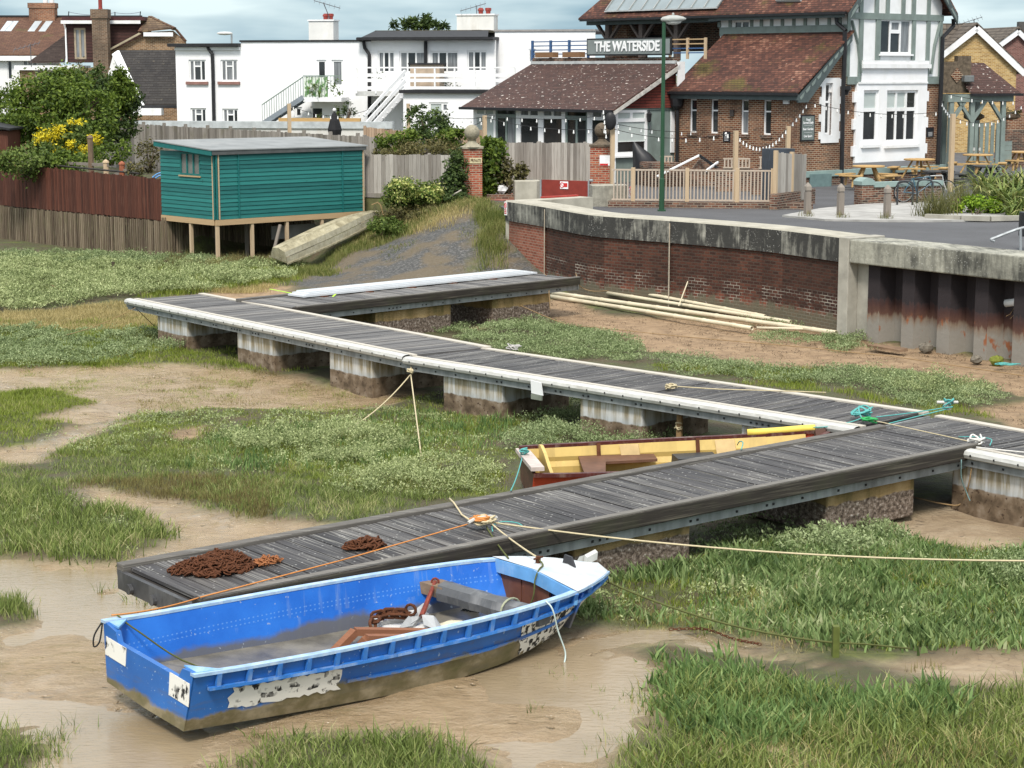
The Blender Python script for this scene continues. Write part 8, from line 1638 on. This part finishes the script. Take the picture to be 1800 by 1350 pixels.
for nm, lab, bl, n, sz, mt in (('garden_shrub', 'low pale green shrub at the left end behind the brown fence', [blob(40, 285, 70, 50, 22), blob(85, 275, 71, 30, 18)], 3200, .13, lf_mid), ('garden_shrub', 'dark low shrub behind the middle of the brown fence', [blob(120, 288, 70.5, 45, 18), blob(95, 278, 71, 24, 20)], 2600, .13, lf_green), ('garden_climber', 'sparse climber on the trellis left of the shed', [blob(195, 268, 73, 34, 18), blob(220, 262, 73, 22, 14)], 700, .14, lf_green), ('garden_shrub', 'greyish twiggy shrub beside the back corner of the shed', [blob(262, 272, 67.5, 22, 26), blob(240, 300, 66.5, 18, 14)], 900, .10, lf_olive),
    ('laurel_shrub', 'glossy laurel behind the PRIVATE pier', [blob(862, 270, 66.5, 24, 26), blob(866, 305, 66.3, 22, 30), blob(852, 325, 66, 14, 22)], 3000, .17, lf_green), ('wall_shrub', 'brownish leggy shrub right of the PRIVATE pier', [blob(895, 318, 66, 26, 22), blob(885, 300, 66.2, 16, 24), blob(915, 305, 66, 14, 16)], 1300, .13, lf_olive),
    ('fence_shrub', 'tall dark twiggy shrub above the pale fence', [blob(752, 222, 70, 36, 32), blob(735, 205, 70.4, 16, 24), blob(770, 240, 69.5, 34, 24)], 2600, .13, lf_dark), ('fence_shrub', 'bright green shrub on the fence top left of the tall dark one', [blob(698, 255, 68.5, 32, 20), blob(712, 240, 68.6, 18, 14)], 1900, .14, lf_green), ('fence_shrub', 'bright green shrub on the fence top right of the tall dark one', [blob(795, 248, 68.2, 22, 22)], 1200, .14, lf_green),
    ('ivy', 'brownish ivy tumbling along the top of the pale fence', [blob(750, 262, 67, 50, 12), blob(700, 268, 67, 44, 6), blob(790, 266, 66.5, 30, 12)], 2600, .10, lf_olive), ('climbing_ivy', 'dense dark ivy climbing between pale fence and PRIVATE pier', [blob(806, 292, 65.0, 17, 32), blob(800, 325, 64.7, 22, 28), blob(815, 348, 64.4, 11, 16), blob(795, 350, 64.3, 26, 16)], 3900, .12, lf_dark),
    ('bank_shrub', 'bramble patch on the bank right of the cream dinghy', [blob(690, 380, 63.4, 36, 14), blob(740, 376, 63.6, 50, 12), blob(800, 370, 63.8, 40, 10)], 2600, .10, lf_olive), ('bank_shrub', 'green weeds beside the bow of the cream dinghy', [blob(672, 395, 62.5, 22, 16), blob(690, 400, 62, 22, 10)], 1200, .11, lf_mid)):
    c0 = bl[0][0]; bush(nm, lab, 'shrub' if 'ivy' not in nm else 'ivy', (c0[0], c0[1], c0[2]-bl[0][1][2]), bl, n, sz, mt, trunk=.03, k=26)
vs = bush('variegated_shrub', 'yellow and green variegated shrub against the pale fence', 'shrub', D(735, 362, 64.3), [blob(712, 340, 64.4, 30, 24), blob(700, 345, 64.2, 24, 24), blob(752, 342, 64.4, 30, 20), blob(775, 350, 64.2, 18, 14)], 5200, .11, lf_mid, k=40, trunk=.03)
leaves('pale_leaf_tips', vs, [blob(705, 335, 63.6, 27, 20), blob(758, 340, 63.7, 22, 13)], 1400, .10, lf_var, k=30)
bush('cypress_tree', 'wind blown dark cypress top behind the white apartments', 'tree', D(735, 70, 122), [blob(714, 40, 122, 5, 11), blob(726, 38, 122, 8, 4), blob(748, 34, 122, 5, 9), blob(757, 41, 122, 11, 3), blob(738, 46, 122, 12, 3), blob(692, 45, 122, 4, 8), blob(783, 47, 122, 3, 7), blob(770, 46, 122, 6, 4)], 1500, .32, lf_dark, k=14, spread=.3, trunk=.10, aspect=.3)
# strap leaved plants beside the pavement
def straps(name, label, base, n, L, w_, mt, spread=.35, droop=.6, group=None, lr=(.15, .9)):
    t = thing(name, label, 'plant', base, group); m = MB(); base = np.array(base, float)
    for i in range(n):
        a = random.uniform(0, 6.283); o = base+np.array([random.gauss(0, spread*.4), random.gauss(0, spread*.4), 0]); d = np.array([math.cos(a), math.sin(a), 0]); l_ = L*random.uniform(.6, 1.1); le = random.uniform(*lr); s_ = np.array([-d[1], d[0], 0])*w_/2; rows = []
        for k in range(5):
            f_ = k/4; p = o+d*l_*le*f_*(.55+.45*f_)+np.array([0, 0, l_*(f_-droop*le*f_*f_)]); rows.append([p-s_*(1-f_*.85), p+s_*(1-f_*.85)])
        m.grid(rows)
    m.build('strap_leaves', mt, t); return t
lf_strap = leafm('striped_strap_leaves', [(.2, (.07, .11, .025)), (.5, (.16, .21, .05)), (.8, (.36, .36, .13)), (.95, (.48, .44, .20))]); lf_grass2 = leafm('olive_grass_blades', [(.2, (.07, .075, .02)), (.6, (.14, .14, .045)), (.9, (.24, .21, .09))])
for u, v, lab in ((1768, 352, 'largest yellow striped strap leaved plant by the pavement'), (1795, 330, 'yellow striped strap leaved plant at the right edge of the bed'), (1735, 330, 'yellow striped strap leaved plant at the back of the bed')): straps('flax_plant', lab, G(u, v+20, 2.06), 150, 1.75, .11, lf_strap, .5, .75, lr=(.45, 1.15), group='flax plants in the pavement bed')
straps('flax_plant', 'yellow striped strap leaved plant at the front right of the bed', G(1790, 378, 2.06), 90, 1.0, .10, lf_strap, .5, .75, lr=(.5, 1.2), group='flax plants in the pavement bed')
for u, v, lab in ((1660, 366, 'feathery olive grass clump at the left of the bed'), (1690, 352, 'feathery olive grass clump in the middle of the bed'), (1640, 372, 'small olive grass clump at the left tip of the bed')): straps('grass_clump', lab, G(u, v+8, 2.06), 260, 1.0, .018, lf_grass2, .55, group='grass clumps in the pavement bed')
bush('euphorbia', 'bright lime green low plant at the front of the bed', 'plant', G(1715, 378, 2.06), [blob(1700, 362, 58.6, 22, 14), blob(1730, 360, 58.6, 24, 15), blob(1752, 366, 58.4, 16, 10)], 2600, .10, leafm('lime_leaves', [(.2, (.08, .15, .01)), (.6, (.20, .32, .02)), (.9, (.34, .44, .05))]), trunk=.02)
m = MB(); kb = [G(1628, 382, 2.07)[:2], G(1690, 385, 2.07)[:2], G(1740, 386, 2.07)[:2], G(1830, 384, 2.07)[:2]]
for a, c in zip(kb[:-1], kb[1:]): m.beam((*a, 2.1), (*c, 2.1), .2, .14)
tag(m.build('bed_kerb', conc, loc=(*kb[0], 2.06)), 'low concrete kerb edging the planted bed', 'kerb')
for u, v, lab in ((1419, 380, 'dry grass tuft at the foot of the first bollard'), (1480, 382, 'dry grass tuft at the foot of the middle bollard'), (1556, 384, 'dry grass tuft at the foot of the bollard by the rack')): straps('grass_tuft', lab, G(u, v, 2.07), 50, .28, .012, lf_grass2, .3)

# ================================================================ the marsh: grasses, purslane, weeds
def scatter(px, dens, mud_ok=.25, patch=None, seed=0):
    P_ = gpoly(px); x0 = min(p[0] for p in P_); x1 = max(p[0] for p in P_); y0 = min(p[1] for p in P_); y1 = max(p[1] for p in P_); n = int((x1-x0)*(y1-y0)*dens)
    x = rng.uniform(x0, x1, n); y = rng.uniform(y0, y1, n); dx = (fbm(x, y, 1.1, 90+seed)-.5)*1.0; dy = (fbm(x, y, 1.1, 95+seed)-.5)*1.0
    k = pip(x+dx*1.8+rng.normal(size=n)*.13, y+dy*1.8+rng.normal(size=n)*.13, P_)
    if patch: k &= fbm(x, y, patch[0], 31+seed) > patch[1]
    x, y = x[k], y[k]
    if len(x) and mud_ok < 1: 
        a = np.maximum(soft(MUD, x, y), soft(SAND, x, y, .3, 5, 3)); k = rng.random(len(x)) > a*(1.6-mud_ok); x, y = x[k], y[k]
    k = np.ones(len(x), bool)
    for fr, L, W_, zz in HARD: 
        lx_ = (x-fr.o[0])*fr.u[0]+(y-fr.o[1])*fr.u[1]; ly_ = (x-fr.o[0])*fr.n[0]+(y-fr.o[1])*fr.n[1]; k &= ~((lx_ > -.05) & (lx_ < L+.05) & (ly_ > .0) & (ly_ < W_)) | (rng.random(len(x)) < zz)
    lx_ = (x-BB.o[0])*BB.M[0, 0]+(y-BB.o[1])*BB.M[1, 0]; ly_ = (x-BB.o[0])*BB.M[0, 1]+(y-BB.o[1])*BB.M[1, 1]
    hb_ = np.interp(lx_, [r_[0] for r_ in TAB], [r_[1] for r_ in TAB]); k &= ~((lx_ > -.06) & (lx_ < 5.45) & (np.abs(ly_) < hb_+.05))
    lx_ = (x-DB.o[0])*DB.M[0, 0]+(y-DB.o[1])*DB.M[1, 0]; ly_ = (x-DB.o[0])*DB.M[0, 1]+(y-DB.o[1])*DB.M[1, 1]; k &= ~((lx_ > 0) & (lx_ < 5.5) & (np.abs(ly_) < .75))
    k &= ~pip(x, y, LAND); return x[k], y[k]
HARD = [(f1, L1, 2.0, .35), (f2_, L2, 2.0, .35), (f3, L3, 2.0, .2), (f4, L4, 1.9, .35), (f5, L5, 2.2, .3)]
ACC = {}
def blades(kind, px, tufts, per, h, wd, lean=.5, tr=.08, patch=None, seed=0, mud_ok=.25, hv=.35):
    x, y = scatter(px, tufts, mud_ok, patch, seed)
    if not len(x): return
    big = (.45+1.0*fbm(x, y, .9, 41+seed))*rng.uniform(.7, 1.25, len(x)); x = np.repeat(x, per); y = np.repeat(y, per); big = np.repeat(big, per); n = len(x)
    x = x+rng.normal(size=n)*tr; y = y+rng.normal(size=n)*tr; a = rng.uniform(0, 6.283, n); hh_ = h*big*(1-hv+2*hv*rng.random(n)); ln_ = lean*rng.random(n)*hh_
    z = hgt(x, y)-.03-.10*soft(MUD, x, y); d = np.stack([np.cos(a), np.sin(a), 0*a], 1); b0 = rng.uniform(0, 6.283, n); s_ = np.stack([np.cos(b0), np.sin(b0), 0*a], 1)*(wd*(.6+.8*rng.random(n)))[:, None]*.5
    B = np.stack([x, y, z], 1); M_ = B+d*(ln_*.35)[:, None]+np.array([0, 0, 1.0])*(hh_*.55)[:, None]; T_ = B+d*ln_[:, None]+np.array([0, 0, 1.0])*(hh_*.95)[:, None]
    V = np.stack([B-s_, B+s_, M_-s_*.8, M_+s_*.8, T_], 1).reshape(-1, 3); i0 = np.arange(n)[:, None]*5
    Fc = np.concatenate([i0+np.array([[0, 1, 3]]), i0+np.array([[0, 3, 2]]), i0+np.array([[2, 3, 4]])], 1).reshape(-1, 3)
    ACC.setdefault(kind, []).append((V, Fc))
def leafy(kind, px, dens, per, h, lsz, wd, patch=None, seed=0, mound=.6, up=.7, mud_ok=.2):
    """low leafy ground cover: each stem carries a few fleshy leaves"""
    x, y = scatter(px, dens, mud_ok, patch, seed)
    if not len(x): return
    mo = sstep(.28, .68, .6*fbm(x, y, mound, 51+seed)+.4*fbm(x, y, mound*.4, 71+seed)); x = np.repeat(x, per); y = np.repeat(y, per); hm = np.repeat(h*(.12+1.05*mo)*rng.uniform(.7, 1.2, len(mo)), per); n = len(x)
    x = x+rng.normal(size=n)*.04; y = y+rng.normal(size=n)*.04; z = hgt(x, y)-.02+hm*(.35+.65*rng.random(n)**.5); B = np.stack([x, y, z], 1)
    d = rng.normal(size=(n, 3))+np.array([0, 0, up]); d /= np.linalg.norm(d, axis=1)[:, None]; s_ = np.cross(d, rng.normal(size=(n, 3))); s_ /= np.linalg.norm(s_, axis=1)[:, None]
    l_ = (lsz*(.6+.8*rng.random(n)))[:, None]; V = np.stack([B, B+d*l_*.5+s_*l_*wd*.5, B+d*l_, B+d*l_*.5-s_*l_*wd*.5], 1).reshape(-1, 3); i0 = np.arange(n)[:, None]*4
    ACC.setdefault(kind, []).append((V, np.concatenate([i0+np.array([[0, 1, 2]]), i0+np.array([[0, 2, 3]])], 1).reshape(-1, 3)))
# foreground right: cordgrass, asters, sea lavender
RB = [(1030, 1205), (1180, 1165), (1330, 1185), (1460, 1212), (1640, 1262), (2010, 1250), (2010, 1400), (1080, 1400), (1140, 1265)]
blades('cordgrass', RB, 110, 7, .19, .016, 1.2, .09, (1.1, .30))
blades('short_saltgrass', RB, 120, 6, .11, .010, .9, .07, (.8, .34), 70)
blades('dry_straw_grass', RB, 40, 6, .17, .008, 1.3, .08, (.9, .42), 71)
blades('dry_straw_grass', [(1000, 1105), (1060, 1020), (1160, 985), (2010, 975), (2010, 1150), (1480, 1145)], 40, 6, .13, .008, 1.2, .08, (.9, .45), 72)
leafy('pale_purslane', [(1000, 1105), (1060, 1020), (1160, 985), (1420, 945), (2010, 975), (2010, 1120), (1500, 1090), (1200, 1080)], 110, 6, .13, .045, .42, (.8, .50), 73)
leafy('pale_purslane', [(60, 770), (260, 722), (560, 725), (780, 690), (1000, 700), (900, 760), (640, 830), (420, 830), (200, 800)], 120, 6, .10, .04, .42, (.8, .50), 74)
leafy('pale_purslane', [(-230, 880), (150, 880), (300, 935), (200, 980), (-230, 975)], 80, 6, .12, .04, .42, (.6, .50), 75)
blades('aster_leaves', [(1040, 1190), (1120, 1150), (1300, 1175), (1460, 1210), (1600, 1250), (1720, 1300), (1500, 1310), (1250, 1290), (1090, 1255)], 75, 13, .22, .034, .9, .10, (.8, .34), 2)
blades('dead_weed', [(-230, 640), (1000, 690), (1000, 1100), (1500, 1150), (2010, 1130), (2010, 1370), (-230, 1370)], 9, 5, .03, .014, 4.5, .10, (.9, .42), 80, 1.6)
blades('dead_weed', [(740, 560), (1000, 520), (1480, 590), (2010, 640), (2010, 780), (1300, 650)], 14, 5, .03, .014, 4.5, .10, (.9, .40), 81, 1.6)
blades('cordgrass', [(1500, 1215), (2010, 1215), (2010, 1290), (1600, 1260)], 90, 7, .22, .014, 1.1, .09, None, 3, .6)
blades('cordgrass', [(400, 1330), (440, 1300), (560, 1285), (700, 1290), (800, 1310), (870, 1340), (890, 1400), (360, 1400)], 170, 8, .19, .014, 1.0, .08, None, 4, .7)
blades('cordgrass', [(920, 1170), (1010, 1190), (1080, 1215), (1150, 1230), (1060, 1290), (960, 1260), (900, 1210)], 90, 8, .17, .010, .8, .07, (.7, .42), 5, 1)
blades('cordgrass', [(860, 1180), (960, 1170), (1000, 1190), (900, 1230)], 80, 8, .13, .010, .8, .06, (.5, .45), 6, 1)
blades('cordgrass', [(180, 1040), (260, 1030), (330, 1050), (320, 1075), (200, 1070)], 90, 8, .17, .010, .8, .07, None, 7, 1)
blades('cordgrass', [(-230, 1040), (40, 1035), (90, 1055), (80, 1085), (-230, 1100)], 240, 8, .20, .010, .7, .06, None, 8, .8)
blades('cordgrass', [(-230, 1270), (50, 1280), (110, 1300), (90, 1370), (-230, 1370)], 150, 8, .18, .010, .8, .06, None, 9, .9)
blades('cordgrass', [(1020, 1290), (1110, 1260), (1130, 1370), (1000, 1370)], 120, 8, .2, .011, .8, .07, (.6, .4), 10, 1)
for s__, px in enumerate(([(520, 1262), (560, 1240), (640, 1240), (700, 1262)], [(1130, 1140), (1230, 1150), (1210, 1200), (1120, 1200)], [(1560, 1165), (1760, 1160), (1740, 1210), (1600, 1200)], [(930, 1130), (1010, 1110), (1040, 1150), (960, 1170)])): blades('brown_saltgrass', px, 50, 7, .12, .010, .8, .06, (.5, .45), 11+s__, 1)
RM = [(1000, 1095), (1060, 1020), (1160, 985), (1240, 960), (1420, 945), (1600, 950), (2010, 975), (2010, 1140), (1640, 1135), (1480, 1128), (1330, 1105), (1200, 1090)]
blades('broad_saltmarsh_leaves', RM, 80, 10, .155, .036, .9, .10, (1.0, .32), 20)
blades('aster_leaves', RM, 26, 10, .15, .032, .9, .10, (.9, .40), 83)
blades('short_saltgrass', RM, 130, 6, .12, .010, .9, .07, (.9, .34), 21)
blades('brown_saltgrass', [(1000, 1110), (1060, 1060), (1200, 1080), (1330, 1120), (1200, 1110), (1060, 1120)], 260, 6, .12, .009, .5, .05, None, 22)
leafy('sea_purslane', [(1225, 905), (1430, 905), (1560, 925), (1600, 960), (1440, 975), (1300, 990), (1200, 985)], 300, 7, .22, .05, .42, None, 23)
leafy('sea_purslane', [(1690, 990), (2010, 975), (2010, 1040), (1740, 1035)], 380, 7, .26, .045, .42, None, 24)
leafy('sea_purslane', [(1500, 975), (2010, 965), (2010, 1120), (1600, 1090)], 120, 6, .14, .045, .4, (.9, .52), 25)
# left and middle
LM = [(-230, 880), (60, 868), (150, 880), (250, 897), (310, 935), (300, 958), (200, 988), (60, 985), (-230, 975)]
blades('cordgrass', LM, 130, 8, .19, .015, 1.0, .08, (.7, .28), 30)
blades('cordgrass', [(-230, 820), (90, 800), (160, 770), (400, 760), (420, 800), (300, 850), (120, 865), (-230, 880)], 150, 6, .12, .010, .9, .07, (.9, .32), 31)
blades('brown_saltgrass', [(120, 850), (300, 835), (520, 850), (520, 905), (420, 905), (320, 875), (160, 862)], 420, 6, .12, .008, .5, .05, None, 32)
blades('cordgrass', [(310, 850), (440, 830), (640, 820), (860, 850), (780, 870), (640, 905), (520, 915), (420, 902), (320, 875)], 140, 7, .13, .010, 1.0, .06, (.8, .30), 33)
blades('short_saltgrass', [(160, 745), (260, 722), (560, 725), (780, 690), (1000, 690), (1020, 770), (880, 800), (640, 830), (420, 830), (200, 800), (60, 810)], 210, 6, .075, .010, .9, .06, (1.0, .30), 34)
blades('aster_leaves', [(360, 770), (760, 720), (900, 730), (860, 800), (500, 830), (380, 820)], 22, 9, .16, .020, .6, .07, None, 35)
leafy('pale_purslane', [(372, 790), (450, 765), (560, 745), (640, 750), (680, 780), (760, 810), (880, 810), (900, 840), (820, 872), (680, 875), (560, 850), (460, 820)], 330, 8, .28, .042, .42, (1.0, .42), 36)
blades('short_saltgrass', [(372, 790), (450, 765), (640, 750), (760, 810), (900, 840), (820, 872), (560, 850)], 160, 6, .09, .011, .9, .06, None, 87)
blades('short_saltgrass', [(-230, 640), (330, 636), (600, 680), (740, 695), (560, 725), (250, 725), (-230, 695)], 260, 6, .08, .010, .9, .06, (.7, .57), 88, 1.6)
blades('brown_saltgrass', [(200, 640), (440, 645), (600, 680), (700, 700), (420, 715)], 160, 6, .09, .010, .9, .06, (.5, .56), 89, 1.6)
leafy('sea_purslane', [(880, 770), (940, 730), (1010, 700), (1130, 755), (1230, 760), (1250, 800), (1000, 785), (900, 800)], 420, 8, .26, .040, .42, None, 37)
leafy('pale_purslane', [(980, 720), (1040, 720), (1060, 770), (960, 770)], 200, 7, .2, .04, .42, None, 38)
blades('short_saltgrass', [(-230, 690), (90, 685), (165, 705), (150, 735), (60, 775), (-230, 785)], 240, 6, .12, .010, .9, .06, (.8, .30), 39)
blades('short_saltgrass', [(140, 640), (220, 620), (420, 610), (560, 650), (440, 655), (300, 645)], 200, 6, .10, .012, .6, .06, None, 40)
blades('brown_saltgrass', [(220, 700), (300, 690), (330, 700), (260, 722)], 220, 6, .12, .010, .5, .06, None, 41, 1)
blades('brown_saltgrass', [(420, 645), (560, 660), (600, 690), (480, 690)], 60, 6, .10, .010, .5, .06, (.5, .5), 42, 1)
leafy('sea_purslane', [(-230, 585), (120, 578), (270, 590), (330, 610), (240, 625), (120, 645), (-230, 645)], 260, 7, .20, .05, .42, None, 43)
blades('short_saltgrass', [(-230, 580), (270, 560), (330, 620), (180, 645), (-230, 645)], 180, 5, .12, .014, .6, .07, None, 44)
blades('dry_straw_grass', [(120, 545), (240, 530), (280, 570), (200, 585), (-230, 585), (-230, 560)], 300, 5, .14, .013, .7, .07, None, 45)
blades('dry_straw_grass', [(300, 515), (420, 500), (530, 480), (520, 498), (440, 512)], 260, 5, .10, .013, .7, .07, None, 46, 1)
leafy('pale_purslane', [(-230, 468), (100, 456), (250, 468), (420, 468), (540, 468), (520, 490), (380, 510), (240, 522), (120, 540), (-230, 560)], 230, 7, .26, .065, .42, None, 47, 1.6)
leafy('sea_purslane', [(-230, 450), (180, 450), (420, 462), (400, 476), (200, 470), (-230, 470)], 240, 7, .26, .06, .42, None, 48)
blades('short_saltgrass', [(260, 470), (540, 466), (520, 500), (260, 525)], 130, 5, .16, .014, .6, .07, None, 49)
leafy('sea_purslane', [(760, 580), (880, 565), (1010, 575), (1090, 590), (1130, 610), (1120, 640), (960, 625), (860, 605)], 330, 7, .18, .045, .42, None, 50, mud_ok=.6)
leafy('sea_purslane', [(1120, 630), (1300, 650), (1500, 650), (1720, 680), (1790, 710), (1660, 720), (1500, 690), (1340, 668), (1180, 650)], 330, 7, .20, .042, .42, None, 51)
leafy('pale_purslane', [(1500, 655), (1620, 665), (1740, 690), (1700, 712), (1560, 690)], 260, 7, .24, .042, .42, None, 52, mud_ok=.9)
blades('short_saltgrass', [(1130, 640), (1300, 640), (1420, 650), (1480, 690), (1800, 735), (2010, 760), (1600, 715), (1300, 665)], 220, 6, .12, .011, .6, .06, None, 53)
leafy('sea_purslane', [(1455, 595), (1530, 592), (1530, 618), (1460, 615)], 420, 8, .22, .045, .42, None, 54, mud_ok=1)
leafy('sea_purslane', [(1330, 590), (1440, 590), (1450, 606), (1330, 604)], 220, 7, .12, .04, .42, None, 55, mud_ok=1)
leafy('sea_purslane', [(1290, 560), (1400, 562), (1460, 582), (1330, 575)], 160, 7, .16, .04, .42, (.5, .45), 56, mud_ok=1)
# the bank
blades('bank_grass', [(600, 450), (640, 405), (672, 380), (760, 372), (845, 352), (862, 366), (760, 390), (690, 416), (640, 438)], 130, 6, .18, .014, .9, .09, (.9, .30), 65, 1)
blades('dry_straw_grass', [(600, 450), (640, 405), (672, 380), (760, 372), (845, 352), (862, 366), (760, 390), (690, 416), (640, 438)], 55, 6, .15, .013, .9, .09, None, 66, 1)
blades('bank_grass', [(530, 470), (600, 440), (690, 404), (730, 400), (640, 440), (600, 455), (540, 490)], 200, 6, .2, .014, .6, .09, None, 60, 1)
blades('bank_grass', [(838, 395), (885, 378), (890, 436), (872, 442), (845, 420)], 200, 7, .30, .014, .6, .08, None, 61, 1)
blades('dry_straw_grass', [(700, 400), (860, 362), (885, 368), (850, 395), (760, 410)], 60, 6, .22, .014, .7, .09, None, 62, 1)
blades('bank_grass', [(670, 440), (760, 425), (840, 420), (820, 440), (700, 455)], 60, 6, .12, .013, .7, .09, (.8, .5), 63, 1)
blades('brown_saltgrass', [(300, 460), (480, 462), (480, 474), (300, 474)], 120, 6, .3, .012, .6, .09, None, 64, 1)
lf_cord = leafm('cordgrass_blades', [(.10, (.06, .08, .02)), (.40, (.14, .19, .045)), (.68, (.25, .30, .085)), (.86, (.42, .39, .19))], .3)
KM = dict(dead_weed=(leafm('dead_weed_bits', [(.2, (.05, .032, .018)), (.6, (.11, .075, .04)), (.9, (.20, .15, .08))], .1), 'dark dead weed scraps scattered over the mud', 'weed'), cordgrass=(lf_cord, 'green cordgrass blades standing in the mud', 'grass'), aster_leaves=(leafm('aster_leaf_blades', [(.12, (.055, .10, .03)), (.5, (.135, .22, .065)), (.85, (.27, .36, .13))], .3), 'deep green sea aster leaves in the marsh', 'sea aster'),
 broad_saltmarsh_leaves=(leafm('sea_lavender_blades', [(.12, (.06, .10, .03)), (.45, (.145, .215, .07)), (.78, (.26, .33, .13)), (.95, (.46, .46, .28))], .3), 'broad leaved sea lavender on the right of the marsh', 'sea lavender'),
 brown_saltgrass=(leafm('brown_saltgrass_blades', [(.12, (.10, .07, .033)), (.5, (.18, .155, .055)), (.85, (.27, .25, .09))], .2), 'brownish salt grass along the mud edges', 'grass'), short_saltgrass=(leafm('short_saltgrass_blades', [(.10, (.075, .09, .015)), (.38, (.15, .20, .024)), (.66, (.26, .32, .048)), (.88, (.38, .35, .15))], .3), 'short green and olive salt grass over the marsh', 'grass'),
 dry_straw_grass=(leafm('straw_blades', [(.15, (0.232, 0.189, 0.072)), (.5, (0.406, 0.334, 0.145)), (.85, (0.551, 0.450, 0.217))], .3), 'pale straw coloured grass', 'grass'), bank_grass=(leafm('bank_grass_blades', [(.12, (.07, .095, .02)), (.45, (.15, .18, .04)), (.8, (.30, .28, .11))], .3), 'green grass on the bank beside the slipway', 'grass'),
 sea_purslane=(leafm('purslane_leaves', [(.10, (.08, .115, .042)), (.45, (.19, .245, .10)), (.8, (.35, .41, .21))], .2), 'grey green sea purslane mounds', 'sea purslane'), pale_purslane=(leafm('pale_purslane_leaves', [(.10, (.11, .14, .048)), (.45, (.26, .31, .125)), (.8, (.46, .50, .25))], .2), 'pale sage green purslane patches', 'sea purslane'))
for kind, lst in ACC.items():
    o = 0; VV = []; FF = []
    for V, Fc in lst: VV.append(V); FF.append(Fc+o); o += len(V)
    ob = fast_mesh(kind, np.concatenate(VV), np.concatenate(FF), 3, KM[kind][0]); ob['kind'] = 'stuff'; ob['label'] = KM[kind][1]; ob['category'] = KM[kind][2]
